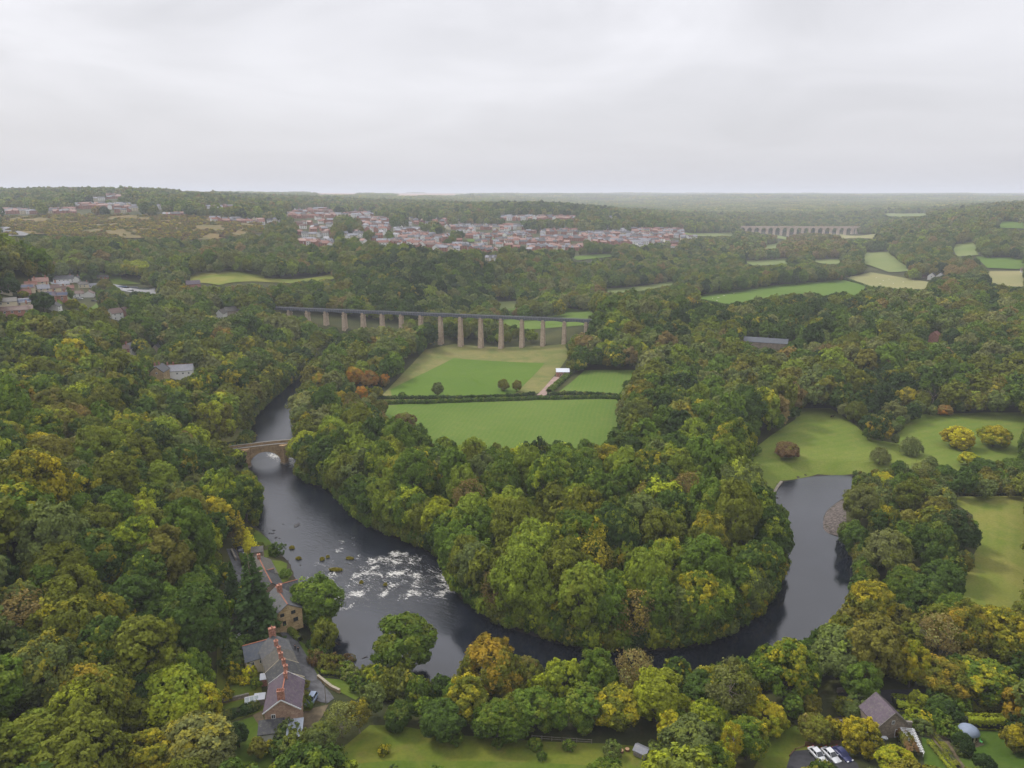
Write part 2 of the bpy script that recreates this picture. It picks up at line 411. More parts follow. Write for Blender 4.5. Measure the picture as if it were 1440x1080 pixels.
G_ROUGH = grass('rough_grass', (0.11, 0.13, 0.035), (0.17, 0.155, 0.055), ks=0.5, big=0.05)
G_PASTURE = grass('pasture_grass', (0.092, 0.138, 0.018), (0.125, 0.158, 0.026), ks=0.35, stripe=(1.2, 0.06, 0.10))
G_DRY = grass('dry_pasture', (0.112, 0.150, 0.020), (0.170, 0.168, 0.036), (0.26, 0.22, 0.07), ks=0.4, big=0.035, stripe=(0.6, 0.07, 0.12))
G_LAWN = grass('lawn_grass', (0.062, 0.100, 0.010), (0.090, 0.120, 0.014), ks=0.2, big=.08)
G_PARK = grass('garden_lawn', (0.045, 0.085, 0.010), (0.062, 0.100, 0.012), ks=0.1, big=.08)
G_VERGE = grass('verge_grass', (0.085, 0.118, 0.012), (0.120, 0.130, 0.018), (0.15, 0.10, 0.04), ks=0.5, big=.09)
G_FAR = grass('far_pasture', (0.12, 0.16, 0.045), (0.155, 0.18, 0.06), ks=0.1, big=.01)
G_FARDRY = grass('far_dry_field', (0.19, 0.19, 0.075), (0.23, 0.21, 0.09), (.3, .26, .14), ks=0.2, big=.01)
G_HEATH = grass('heath_scrub', (0.15, 0.105, 0.035), (0.085, 0.085, 0.03), (0.24, 0.18, 0.06), ks=0.8, big=.03)
G_PLOUGH = grass('ploughed_field', (0.30, 0.20, 0.15), (0.34, 0.25, 0.18), (.3, .26, .14), ks=0.2, big=.01)
M_ASPHALT = simple('worn_asphalt', (0.065, 0.065, 0.07), 0.85, 0.25, 0.6, bump=0.01, c2=(.085, .085, .09), kind='World')
M_DARKASPH = simple('dark_asphalt', (0.030, 0.030, 0.034), 0.8, 0.3, 0.7, bump=0.01, kind='World')
M_DIRT = simple('pink_gravel', (0.25, 0.175, 0.145), 0.95, 0.2, 0.3, bump=0.05, kind='World')
M_EARTH = simple('brown_earth', (0.11, 0.085, 0.05), 0.95, 0.35, 0.6, bump=0.05, kind='World')
def field(name, pts, mat, off=0.05, clr=None, nt=False):
    w = gpoly(pts); drape(name, w, mat, off); clear(clr or pts)
    if nt: NOTREE.append(w)
# valley fields inside the bend, under the aqueduct
field('big_meadow', [(527,571),(640,566),(760,562),(868,560),(872,600),(880,655),(700,660),(560,640),(520,600)], G_MEADOW, clr=[(527,571),(700,564),(868,561),(866,600),(857,616),(800,618),(712,622),(650,616),(600,608),(588,590),(545,582)])
field('rough_field', [(528,566),(545,548),(598,492),(640,484),(796,484),(800,500),(778,530),(760,552),(740,556),(640,562)], G_ROUGH)
field('mown_field', [(549,548),(638,504),(766,511),(722,556),(612,557),(551,557)], G_BRIGHT, 0.10)
field('small_paddock', [(785,552),(822,521),(898,521),(905,545),(880,558)], G_MEADOW, clr=[(787,551),(826,521),(898,521),(880,538),(870,553)])
field('gravel_track', [(755,556),(779,530),(795,531),(787,540),(766,557)], M_DIRT, 0.14)
# meadow round the pool
field('pool_meadow', [(1040,700),(1048,640),(1085,612),(1118,590),(1125,574),(1168,574),(1200,596),(1225,618),(1262,624),(1262,600),(1296,582),(1500,578),(1500,690),(1340,686),(1260,678),(1205,666),(1150,667),(1098,676),(1086,700)], G_PASTURE,
      clr=[(1086,692),(1072,672),(1054,655),(1052,636),(1070,620),(1098,606),(1122,590),(1126,576),(1166,576),(1184,590),(1205,604),(1216,618),(1222,624),(1216,636),(1213,660),(1150,667),(1098,677)])
clear([(1210,640),(1222,622),(1262,627),(1300,640),(1330,648),(1330,657),(1290,652),(1270,645),(1250,660),(1213,664)])
clear([(1272,602),(1298,586),(1440,582),(1440,610),(1428,645),(1400,643),(1385,640),(1330,640),(1322,652),(1308,640),(1280,632),(1272,618)])
field('river_pasture', [(1330,700),(1500,697),(1500,880),(1400,876),(1348,862),(1352,820),(1374,770),(1368,724)], G_DRY, clr=[(1340,702),(1440,699),(1440,858),(1420,862),(1370,858),(1353,850),(1360,820),(1378,765),(1368,722)])
# fields up the valley
field('valley_field', [(966,420),(1010,410),(1090,402),(1182,394),(1216,402),(1215,420),(1170,432),(1060,436),(985,434)], G_BRIGHT, .3, clr=[(970,419),(1090,402),(1182,395),(1214,404),(1210,414),(1170,414),(1110,414),(1060,420),(1022,428),(985,424)])
field('valley_field', [(1184,392),(1224,384),(1308,398),(1300,410),(1222,405)], G_FARDRY, .3)
field('valley_field', [(1212,356),(1248,355),(1282,382),(1250,384),(1216,372)], G_FAR, .3)
field('valley_field', [(1338,346),(1370,340),(1376,360),(1345,362)], G_FAR, .4)
field('valley_field', [(1372,362),(1440,364),(1440,380),(1388,378)], G_BRIGHT, .4)
field('valley_field', [(1388,383),(1440,382),(1440,405),(1396,402)], G_FARDRY, .4)
field('valley_field', [(1405,312),(1440,313),(1440,323),(1406,322)], G_BRIGHT, .6)
field('valley_field', [(1240,301),(1310,301),(1304,305),(1248,305)], G_FAR, .8)
field('valley_field', [(1042,368),(1106,364),(1108,372),(1060,375)], G_FAR, .4)
field('valley_field', [(1140,366),(1186,365),(1176,374),(1150,371)], G_FAR, .4)
field('valley_field', [(1180,330),(1236,330),(1230,337),(1184,337)], G_FARDRY, .5)
field('valley_field', [(1075,345),(1095,343),(1092,351),(1074,351)], G_FAR, .5)
field('valley_field', [(960,328),(1032,328),(1030,333),(968,333)], G_FAR, .5)
field('valley_field', [(1092,332),(1116,336),(1110,339),(1090,336)], G_FAR, .5)
field('valley_field', [(832,408),(896,404),(946,396),(950,401),(900,410),(868,414)], G_FAR, .3)
field('valley_field', [(700,430),(760,424),(800,434),(828,436),(826,458),(770,462),(690,462)], G_MEADOW, .2, clr=[(690,452),(705,448),(780,448),(822,449),(815,462),(795,466),(758,462),(710,458)])
field('valley_field', [(768,446),(780,440),(832,435),(834,444),(810,448)], G_MEADOW, .3, clr=[(772,442),(800,438),(832,436),(832,446)])
field('valley_field', [(700,425),(728,424),(722,434),(702,435)], G_FAR, .25)
field('valley_field', [(800,362),(860,357),(862,362),(812,367)], G_MEADOW, .4)
field('valley_field', [(266,384),(372,384),(372,392),(466,386),(470,393),(380,398),(308,402),(268,398)], G_DRY, .3)
field('valley_field', [(690,334),(730,332),(732,336),(692,338)], G_BRIGHT, .5)
field('valley_field', [(656,338),(682,336),(680,341),(658,341)], G_BRIGHT, .5)
field('ploughed_field', [(436,271),(500,269),(512,272),(505,275),(440,274)], G_PLOUGH, 1.5)
field('ploughed_field', [(548,273),(640,272),(640,276),(552,277)], G_PLOUGH, 1.5)
field('ploughed_field', [(640,273),(668,272),(666,275),(640,276)], G_FARDRY, 1.5)
field('hill_field', [(250,266),(296,268),(296,271),(252,270)], G_FAR, 1.5)
field('heath', [(0,306),(60,304),(180,304),(300,306),(366,312),(372,328),(300,338),(200,336),(100,334),(60,330),(0,334)], G_HEATH, .5)
field('slipway', [(0,320),(6,313),(14,322),(40,330),(40,333),(0,333)], simple('grey_tarmac', (.15, .15, .155), .9, .2, .02), .7)
# village greens
field('village_green', [(80,385),(170,388),(172,396),(84,396)], G_MEADOW, .2, clr=[(20,389),(62,389),(62,396),(20,396)])
field('village_green', [(80,424),(140,420),(140,432),(84,434)], G_MEADOW, .2)
field('village_green', [(152,390),(182,396),(200,400),(160,401)], G_LAWN, .2)
field('canal_basin', [(158,400),(218,406),(220,414),(165,408)], simple('basin_tarmac', (.2, .2, .2), .8, .2, .1), .2)
# ------------------------------------------------------------------ the river
t = NT('river_water'); v = t.coord('World')
at = t.n('ShaderNodeAttribute', attribute_name='foam', attribute_type='GEOMETRY'); foam = at.outputs['Fac']
flow = t.coord('World', (1, 1, 1), (0, 0, R_(28)))
st_ = t.n('ShaderNodeMapping'); t.set(st_.inputs[0], flow); st_.inputs['Scale'].default_value = (0.40, 1.15, 1)
h1 = t.noise(st_.outputs[0], 0.9, 6, 0.6, 1.0); h2 = t.noise(v, 4.5, 4, 0.65)
hh = t.math('ADD', h1, t.math('MULTIPLY', h2, 0.35))
rough_w = t.n('ShaderNodeAttribute', attribute_name='ripple', attribute_type='GEOMETRY').outputs['Fac']
bn = t.n('ShaderNodeBump'); t.set(bn.inputs['Height'], hh); bn.inputs['Distance'].default_value = 0.19; t.set(bn.inputs['Strength'], t.math('ADD', 0.10, t.math('MULTIPLY', rough_w, 1.0)))
fn = t.noise(st_.outputs[0], 1.3, 9, 0.72, 1.4); fn2 = t.noise(v, 0.22, 3, .5)
fm = t.ramp(t.math('ADD', t.math('MULTIPLY', foam, 0.41), t.math('ADD', t.math('MULTIPLY', t.math('SUBTRACT', fn, .5), 1.6), t.math('MULTIPLY', t.math('SUBTRACT', fn2, .5), .3))), 0.27, 0.50)
fm = t.math('MULTIPLY', fm, t.ramp(foam, 0.02, 0.3))
deep = t.mix(t.ramp(t.noise(v, .08, 3), .35, .7), (0.005, 0.007, 0.012), (0.012, 0.015, 0.022))
wb = t.pbr(t.mix(fm, deep, (0.50, 0.49, 0.45)), t.math('ADD', 0.06, t.math('MULTIPLY', fm, 0.6)), bn.outputs[0], 0.5)
wb.inputs['IOR'].default_value = 1.62
M_WATER = t.m
rx = [p[0] for p in RIVER]; ry = [p[1] for p in RIVER]
wx = np.arange(min(rx) - 3, min(max(rx) + 3, 330), 0.7); wy = np.arange(min(ry) - 3, max(ry) + 3, 0.7)
WX, WY = np.meshgrid(wx, wy); cen_x, cen_y = WX.ravel(), WY.ravel()
WPX, WPY, _ = project(cen_x, cen_y, 0 * cen_x)
insw = in_poly(cen_x, cen_y, RIVER) | (seg_dist(cen_x, cen_y, RIVER) < 2.5)
def soft(pts, w):
    q = [P(*p)[:2] for p in pts]; ins = in_poly(cen_x, cen_y, q); d = seg_dist(cen_x, cen_y, q)
    return np.clip(0.5 + np.where(ins, d, -d) / w, 0, 1)
def streak(x0, y0, x1, y1, w, v, n=0):
    a = np.array(P(x0, y0)[:2]); b = np.array(P(x1, y1)[:2]); e = b - a; L = np.hypot(*e); e = e / L; qx, qy = cen_x - a[0], cen_y - a[1]; u = qx * e[0] + qy * e[1]; c = -qx * e[1] + qy * e[0] + 1.1 * np.sin(u * .55 + n) + .5 * np.sin(u * 1.7 + 2 * n)
    return np.clip(1.5 - np.abs(c) / w, 0, 1) * ((u > 0) & (u < L)) * np.clip(.55 + .45 * np.sin(u * .8 + n * 1.7) + .4 * np.sin(u * .33 + n), 0, 1) ** .35 * v
FO = np.maximum.reduce([
    soft([(520,790),(580,775),(630,800),(632,850),(560,840),(470,836),(480,818),(500,795)], 8) * 0.52,
    streak(470, 838, 545, 834, 2.3, 1.0, 1), streak(560, 838, 640, 832, 2.3, 1.0, 2), streak(452, 812, 540, 806, 2.2, .85, 3), streak(520, 800, 632, 816, 2.4, .95, 4), streak(500, 786, 590, 790, 2.6, .95, 5), streak(548, 772, 600, 796, 2.4, .95, 6),
    streak(540, 820, 636, 826, 2.0, .8, 7), streak(470, 775, 500, 766, 1.6, .7, 8), streak(478, 762, 500, 756, 1.4, .8, 9), streak(425, 795, 470, 790, 1.6, .75, 10), streak(430, 812, 470, 818, 1.6, .6, 12), streak(470, 855, 500, 851, 1.6, .8, 13),
    soft([(404,640),(424,650),(420,658),(398,650)], 3) * 1.0, soft([(378,633),(398,640),(392,650),(372,642)], 4) * .85])
RI = np.maximum.reduce([soft([(300,480),(700,480),(640,850),(470,856),(300,850)], 8) * 0.55, soft([(440,785),(640,770),(660,880),(480,858),(420,820)], 12) * 1.0,
    soft([(1080,665),(1210,665),(1180,730),(1110,740)], 25) * 0.35])
WZ = FO ** 1.2 * (0.22 * wavy(cen_x, cen_y, 3.1, 3) + 0.16 * wavy(cen_x, cen_y, 1.6, 14)) + RI * 0.035 * wavy(cen_x, cen_y, 2.2, 20)
# the small weir drops the pool below it a little
WZ = WZ + 0.0
gf = grid_faces(len(wx), len(wy)); keep = insw[gf].any(1); gf = gf[keep]
used, inv = np.unique(gf.ravel(), return_inverse=True)
me = mesh_np('river', np.c_[cen_x, cen_y, WZ][used], inv.reshape(-1, 4), [M_WATER], {'foam': ('POINT', FO[used]), 'ripple': ('POINT', RI[used])}, smooth=True)
tag(link(bpy.data.objects.new('river_water', me)), kind='structure')
for wpoly in ([(413,543),(392,553),(372,575),(352,592),(352,604),(362,613),(346,630),(344,650),(357,668),(366,700),(360,735),(385,768),(410,790),(415,830),(470,850),(475,880),(452,902),(465,932),(500,957),(517,950),(526,900),(548,874),(584,872),(606,905),(614,930),(612,966),(640,948),(660,924),(690,910),(690,897),(668,885),(645,868),(632,838),(630,800),(620,788),(580,772),(535,762),(520,752),(490,735),(475,715),(465,693),(430,683),(418,675),(420,655),(413,640),(405,620),(404,600),(398,580),(405,560)],
      [(1087,700),(1100,677),(1150,668),(1205,668),(1196,682),(1182,700),(1160,720),(1158,750),(1183,752),(1178,775),(1184,800),(1205,812),(1215,830),(1184,840),(1172,860),(1160,880),(1120,895),(1106,902),(1110,870),(1112,830),(1108,795),(1118,765),(1108,730)],
      [(690,897),(730,915),(750,930),(740,940),(700,918)],[(826,928),(850,935),(900,930),(915,940),(850,945)],[(960,935),(1010,925),(1050,885),(1100,862),(1108,880),(1100,900),(1060,915),(1010,945)],
      [(1186,690),(1210,686),(1205,700),(1190,705)]): clear(wpoly)
# ------------------------------------------------------------------ building materials
def slate(name, c, c2, sc=1.0):
    t = NT(name); v = t.coord('Object'); b = t.n('ShaderNodeTexBrick'); t.set(b.inputs['Vector'], t.coord('Object', (1, 1, 1))); b.inputs['Scale'].default_value = 2.2 * sc
    b.inputs['Color1'].default_value = (.75, .75, .75, 1); b.inputs['Color2'].default_value = (1.15, 1.15, 1.15, 1); b.inputs['Mortar'].default_value = (.5, .5, .5, 1); b.inputs['Mortar Size'].default_value = .03
    n = t.noise(v, 0.9, 5, .7); cc = t.mix(t.ramp(n, .35, .68), c, c2); cc = t.mix(0.6, cc, b.outputs[0], 'MULTIPLY')
    cc = t.mix(t.math('MULTIPLY', t.ramp(t.noise(v, 1.7, 5, .75), .48, .7), .55), cc, (.14, .14, .09)); t.pbr(cc, .62, t.bump(n, .5, .03), .35); return t.m
M_SLATE = slate('grey_slate', (0.061, 0.063, 0.072), (0.090, 0.090, 0.097)); M_BLUESLATE = slate('blue_slate', (0.068, 0.079, 0.101), (0.094, 0.104, 0.122)); M_PURPLE = slate('purple_slate', (0.061, 0.043, 0.061), (0.094, 0.065, 0.090))
M_DARKSL = slate('dark_slate', (0.025, 0.026, 0.031), (0.040, 0.040, 0.047)); M_BROWNSL = slate('mossy_brown_slate', (0.061, 0.056, 0.050), (0.094, 0.083, 0.072)); M_REDTILE = slate('red_clay_tile', (0.173, 0.068, 0.047), (0.238, 0.101, 0.072)); M_BROWNTILE = slate('brown_tile', (0.094, 0.054, 0.043), (0.130, 0.072, 0.058))
M_PINKTILE = slate('pale_red_tile', (0.259, 0.144, 0.115), (0.317, 0.187, 0.151)); M_LIGHTSL = slate('pale_slate', (0.173, 0.180, 0.209), (0.223, 0.223, 0.245))
M_TERRA = simple('terracotta', (.27, .10, .055), .8, .2, 3); M_WHITE = simple('white_render', (.60, .59, .56), .8, .07, .5); M_CREAM = simple('cream_render', (.50, .44, .31), .85, .10, .5); M_OFFW = simple('white_paint', (.66, .66, .66), .5, .04, 2)
M_REDBRICK = simple('red_brick', (.26, .11, .07), .9, .3, 2.5, c2=(.34, .17, .12)); M_GLASSD = simple('dark_window_glass', (.02, .023, .03), .08, .1, 1, spec=.6); M_BLACK = simple('black_rubber', (.02, .02, .02), .7, .1, 4)
def stonework(name, c, c2, sc=1.6, mort=.6):
    t = NT(name); v = t.coord('Object'); vo = t.n('ShaderNodeTexVoronoi', feature='F1'); t.set(vo.inputs['Vector'], t.coord('Object', (1, 1, 1.9))); vo.inputs['Scale'].default_value = sc
    ve = t.n('ShaderNodeTexVoronoi', feature='DISTANCE_TO_EDGE'); t.set(ve.inputs['Vector'], t.coord('Object', (1, 1, 1.9))); ve.inputs['Scale'].default_value = sc
    s_ = t.n('ShaderNodeSeparateColor'); t.set(s_.inputs[0], vo.outputs['Color']); c_ = t.mix(s_.outputs[0], c, c2); c_ = t.mix(t.math('MULTIPLY', t.ramp(t.noise(v, .35, 5, .65), .45, .7), .55), c_, vmul(c, .45))
    e = t.ramp(ve.outputs['Distance'], 0, .06); c_ = t.mix(e, vmul(c, mort), c_); t.pbr(c_, .92, t.bump(e, .5, .04), .15); return t.m
M_GOLDST = stonework('golden_sandstone', (.33, .235, .12), (.44, .33, .18), .9); M_BRIDGE = stonework('weathered_bridge_stone', (.25, .165, .085), (.36, .25, .13), .8); M_PIER = stonework('aqueduct_stone', (.36, .28, .20), (.44, .345, .255), .7, .8)
M_GABLE = stonework('pinkish_gable_stone', (.33, .21, .15), (.42, .29, .21), 1.3); M_BARNST = stonework('grey_brown_stone', (.22, .18, .14), (.33, .27, .21), 1.4); M_VIA = stonework('pale_viaduct_stone', (.46, .36, .27), (.54, .44, .34), .25, .8)
M_IRON = simple('blue_grey_painted_iron', (.085, .095, .118), .55, .2, .3); M_IRONL = simple('pale_iron_rail', (.20, .21, .24), .5, .2, .5); M_WOOD = simple('brown_wood', (.16, .085, .05), .85, .3, 3); M_GREYWOOD = simple('grey_wood', (.20, .18, .15), .9, .3, 3)
M_METAL = simple('galvanised_sheet', (.46, .48, .52), .45, .08, 1); M_BLUEROOF = simple('blue_grey_felt', (.17, .205, .27), .6, .12, 1); M_GLASSROOF = simple('pale_glass_roof', (.30, .33, .38), .25, .12, 2); M_SOLAR = simple('solar_panel', (.05, .065, .11), .25, .2, 2)
def hull2(pts):
    pts = sorted(set(pts))
    def half(ps):
        h = []
        for p in ps:
            while len(h) > 1 and (h[-1][0] - h[-2][0]) * (p[1] - h[-2][1]) - (h[-1][1] - h[-2][1]) * (p[0] - h[-2][0]) <= 0: h.pop()
            h.append(p)
        return h[:-1]
    return half(pts) + half(pts[::-1])
def clear_pts(ws, shrink=1.0):
    w = np.array(ws); px, py, dp_ = project(w[:, 0], w[:, 1], w[:, 2]); h = hull2([(float(a), float(b)) for a, b in zip(px, py)])
    cx0 = sum(p[0] for p in h) / len(h); cy0 = sum(p[1] for p in h) / len(h); clear([(cx0 + (a - cx0) * shrink, cy0 + (b - cy0) * shrink) for a, b in h], float(dp_.mean()))
def clear_box(loc, rot, x0, x1, y0, y1, z1, z0=0, shrink=1.0, pad=1.6):
    c, s = math.cos(rot), math.sin(rot); W_ = lambda x, y: (loc[0] + x * c - y * s, loc[1] + x * s + y * c)
    clear_pts([(*W_(x, y), loc[2] + z) for x in (x0, x1) for y in (y0, y1) for z in (z0, z1)], shrink)
    NOTREE.append([W_(x0 - pad, y0 - pad), W_(x1 + pad, y0 - pad), W_(x1 + pad, y1 + pad), W_(x0 - pad, y1 + pad)])
# ------------------------------------------------------------------ houses
def wall_mb(L, Wd, He, Hr, z0=-1.5):
    m = MB(); x, y = L / 2, Wd / 2
    m.poly([(-x, -y, z0), (x, -y, z0), (x, -y, He), (-x, -y, He)]); m.poly([(x, y, z0), (-x, y, z0), (-x, y, He), (x, y, He)])
    m.poly([(x, -y, z0), (x, y, z0), (x, y, He), (x, 0, Hr), (x, -y, He)]); m.poly([(-x, y, z0), (-x, -y, z0), (-x, -y, He), (-x, 0, Hr), (-x, y, He)]); return m
def roof_mb(L, Wd, He, Hr, ov=.35, go=.25, th=.16):
    m = MB(); x = L / 2 + go; y = Wd / 2; sl = (Hr - He) / y; ye = y + ov; ze = He - ov * sl
    for s in (-1, 1):
        a = [(-x, s * ye, ze), (x, s * ye, ze), (x, 0, Hr), (-x, 0, Hr)]; b = [(p[0], p[1], p[2] + th) for p in a]
        if s > 0: a, b = a[::-1], b[::-1]
        m.raw(a + b, [(3, 2, 1, 0), (4, 5, 6, 7), (0, 1, 5, 4), (1, 2, 6, 5), (2, 3, 7, 6), (3, 0, 4, 7)])
    return m
WIN_CACHE = {}
def window(parent, side, L, Wd, u, z, w=1.0, h=1.1, fm=None, name='window'):
    k = (name, w, h, fm.name if fm else '')
    if k not in WIN_CACHE:
        m = MB(); b = .09
        m.box(-w / 2, w / 2, -.07, .02, -h / 2, -h / 2 + b); m.box(-w / 2, w / 2, -.07, .02, h / 2 - b, h / 2); m.box(-w / 2, -w / 2 + b, -.07, .02, -h / 2 + b, h / 2 - b); m.box(w / 2 - b, w / 2, -.07, .02, -h / 2 + b, h / 2 - b)
        if name == 'window': m.box(-.03, .03, -.06, .02, -h / 2 + b, h / 2 - b)
        q = MB(); q.box(-w / 2 + b, w / 2 - b, -.03, .02, -h / 2 + b, h / 2 - b)
        WIN_CACHE[k] = (m.mesh(name + '_frame', [fm or M_OFFW]), q.mesh('pane', [M_GLASSD if name == 'window' else M_WOOD]))
    a, b = WIN_CACHE[k]; f = link(bpy.data.objects.new(name, a), parent)
    f.location, f.rotation_euler = {'f': ((u, -Wd / 2, z), (0, 0, 0)), 'b': ((u, Wd / 2, z), (0, 0, math.pi)), 'r': ((L / 2, u, z), (0, 0, math.pi / 2)), 'l': ((-L / 2, u, z), (0, 0, -math.pi / 2))}[side]
    link(bpy.data.objects.new('pane' if name == 'window' else 'door_leaf', b), f); return f
def chimney(parent, x, y, zb, h=1.7, w=.75, d=.6, pots=2, mat=None):
    m = MB(); m.box(x - w / 2, x + w / 2, y - d / 2, y + d / 2, zb - .6, zb + h); m.box(x - w / 2 - .07, x + w / 2 + .07, y - d / 2 - .07, y + d / 2 + .07, zb + h, zb + h + .14)
    o = m.build('chimney', [mat or M_REDBRICK], parent)
    for i in range(pots):
        q = MB(); px = x + (i - (pots - 1) / 2) * w / max(pots, 1) * .95; q.tube([(px, y, zb + h + .1), (px, y, zb + h + .55)], [.13, .11], 7); q.build('chimney_pot', [M_TERRA], o)
    return o
def house(name, loc, rot, L, Wd, He, Hr, wall, roof, label, cat='house', group=None, wins=(), chims=(), ridge=None, verge=None, solar=0, doors=(), ov=.35, clr=True, shrink=.9, frame=None, clr_z0=1.0):
    o = empty(name, loc, rot); tag(o, label, cat, group)
    w = wall_mb(L, Wd, He, Hr).build('wall', [wall], o); r = roof_mb(L, Wd, He, Hr, ov).build('roof', [roof], o)
    if ridge: m = MB(); m.obox((-L / 2 - .25, 0, Hr + .19), (L / 2 + .25, 0, Hr + .19), .24, .10); m.build('ridge_tiles', [ridge], r)
    if verge:
        for s in (-1, 1):
            m = MB(); x = s * (L / 2 + .29); sl = (Hr - He) / (Wd / 2)
            for q in (-1, 1): m.obox((x, q * (Wd / 2 + ov), He - ov * sl + .1), (x, 0, Hr + .1), .06, .26)
            m.build('bargeboard', [verge], r)
    for s in wins: window(w, s[0], L, Wd, s[1], s[2], *(s[3:5] if len(s) > 3 else ()), fm=frame)
    for s in doors: window(w, s[0], L, Wd, s[1], s[2], .95, 2.0, name='door')
    for c in chims: chimney(r, *c)
    for k in range(solar):
        m = MB(); sl = (Hr - He) / (Wd / 2); x0 = -L * .35 + k * 1.8; m.raw([(x0 + a, -b, Hr - b * sl + .22) for a, b in ((0, 2.6), (1.7, 2.6), (1.7, .8), (0, .8))] + [(x0 + a, -b, Hr - b * sl + .17) for a, b in ((0, 2.6), (1.7, 2.6), (1.7, .8), (0, .8))], [(0, 1, 2, 3), (7, 6, 5, 4), (0, 4, 5, 1), (1, 5, 6, 2), (2, 6, 7, 3), (3, 7, 4, 0)]); m.build('solar_panel', [M_SOLAR], r)
    if clr: clear_box(loc, rot, -L / 2, L / 2, -Wd / 2, Wd / 2, Hr + .3, clr_z0, shrink)
    return o
def ridge_frame(a, b, zg, Hr):
    A = P(a[0], a[1], zg + Hr); B = P(b[0], b[1], zg + Hr); L = math.hypot(B[0] - A[0], B[1] - A[1]); rot = math.atan2(B[1] - A[1], B[0] - A[0])
    return ((A[0] + B[0]) / 2, (A[1] + B[1]) / 2, zg), rot, L
# --- the terrace by the lane
loc, rot, L = ridge_frame((395, 984), (402, 945), 6.0, 8.2)
end_house = house('terrace_house', loc, rot, L, 7.4, 5.5, 8.2, M_GABLE, M_PURPLE, 'end terrace cottage with purple slate roof and stone gable, nearest in the row', ridge=M_TERRA, verge=M_OFFW,
    wins=[('l', 1.9, 4.2, .9, 1.1), ('f', -1, 3.9, .9, 1.0), ('f', 2.4, 3.9, .9, 1.0), ('b', 0, 3.9), ('l', -2.2, 1.4, .9, 1.0)], chims=[(-L / 2 + .5, 0, 8.2, 1.9, .8, 1.5, 0), (L * .28, -.2, 8.2, 1.2, .6, .8, 2)], shrink=.95)
st = MB(); 
for k in range(4): st.tube([(-L / 2 + .5, -.55 + k * .37, 10.1), (-L / 2 + .5, -.55 + k * .37, 10.75)], [.14, .11], 7)
st.build('chimney_pot', [M_TERRA], [c for c in end_house.children if c.name.startswith('roof')][0])
def local_pt(o_loc, rt_, x, y): c, s = math.cos(rt_), math.sin(rt_); return (o_loc[0] + x * c - y * s, o_loc[1] + x * s + y * c)
# lean-to and porch against the gable (parts of the end cottage); local -x looks at the camera
m = MB(); m.box(-L / 2 - 2.6, -L / 2 + .02, -.2, 4.6, -1, 2.2); m.build('lean_to_wall', [M_WHITE], end_house)
m = MB(); m.raw([(-L / 2 - 3.0, -.4, 2.15), (-L / 2 - 3.0, 5.0, 2.15), (-L / 2 - .03, 5.0, 3.5), (-L / 2 - .03, -.4, 3.5), (-L / 2 - 3.0, -.4, 2.33), (-L / 2 - 3.0, 5.0, 2.33), (-L / 2 - .03, 5.0, 3.7), (-L / 2 - .03, -.4, 3.7)], [(3, 2, 1, 0), (4, 5, 6, 7), (0, 1, 5, 4), (1, 2, 6, 5), (2, 3, 7, 6), (3, 0, 4, 7)]); m.build('lean_to_roof', [M_DARKSL], end_house)
m = MB(); m.box(-L / 2 - 4.4, -L / 2 + .02, -4.1, -1.2, -1, 2.0); m.build('porch_wall', [M_BARNST], end_house)
m = MB(); m.raw([(-L / 2 - 4.7, -4.4, 2.02), (-L / 2 - 4.7, -1.0, 2.02), (-L / 2 - .03, -1.0, 2.9), (-L / 2 - .03, -4.4, 2.9), (-L / 2 - 4.7, -4.4, 2.14), (-L / 2 - 4.7, -1.0, 2.14), (-L / 2 - .03, -1.0, 3.05), (-L / 2 - .03, -4.4, 3.05)], [(3, 2, 1, 0), (4, 5, 6, 7), (0, 1, 5, 4), (1, 2, 6, 5), (2, 3, 7, 6), (3, 0, 4, 7)]); m.build('porch_roof', [M_GLASSROOF], end_house)
clear_box(loc, rot, -L / 2 - 4.5, -L / 2, -4.2, 4.8, 3.2)
loc, rot, L = ridge_frame((402.5, 944), (383, 893), 6.2, 8.0)
n_un = 3; ul = L / n_un
for k in range(n_un):
    c_ = local_pt(loc, rot, -L / 2 + ul * (k + .5), 0)
    rm = [M_DARKSL, M_BROWNSL, M_SLATE][k]
    house('terrace_house', (c_[0], c_[1], 6.2), rot, ul - .05, 7.0 - .1 * k, 5.4, 7.9 + .06 * k, [M_CREAM, M_BARNST, M_CREAM][k], rm,
          ['terrace cottage with dark roof and cream gable, second from the near end', 'terrace cottage with mossy brown roof in the middle of the row', 'terrace cottage with grey slate roof at the far end beside the annexe'][k],
          verge=M_CREAM if k == 0 else None, wins=[('f', -1.2, 3.9, .8, 1.0), ('f', 1.4, 3.9, .8, 1.0), ('f', -1.2, 1.5, .8, 1.0), ('b', 0, 3.9, .9, 1.0), ('b', 1.5, 1.5, .9, 1.0)], doors=[('f', 1.4, 1.0)],
          chims=[(-ul * .42, 0, 7.9, 1.3, .7, .9, 2), (ul * .08, -.1, 7.9, 1.2, .6, .8, 2)] if k < 2 else [(-ul * .4, 0, 8, 1.2, .7, .9, 2), (ul * .47, 0, 8, 2.0, .8, 1.6, 4)], shrink=.95)
loc2, rot2, L2 = ridge_frame((342, 909), (379, 899), 6.3, 6.6)
house('cottage_annexe', loc2, rot2, L2, 5.6, 4.2, 6.6, M_CREAM, M_BLUESLATE, 'cream annexe with blue slate roof joined to the far end of the terrace', 'annexe', ridge=M_TERRA, wins=[('f', -1.6, 3.0, .8, 1.0), ('f', 0.4, 3.0, .8, 1.0), ('f', 2.2, 2.2, .9, 1.4), ('l', 0, 3.2, .8, 1.0)])
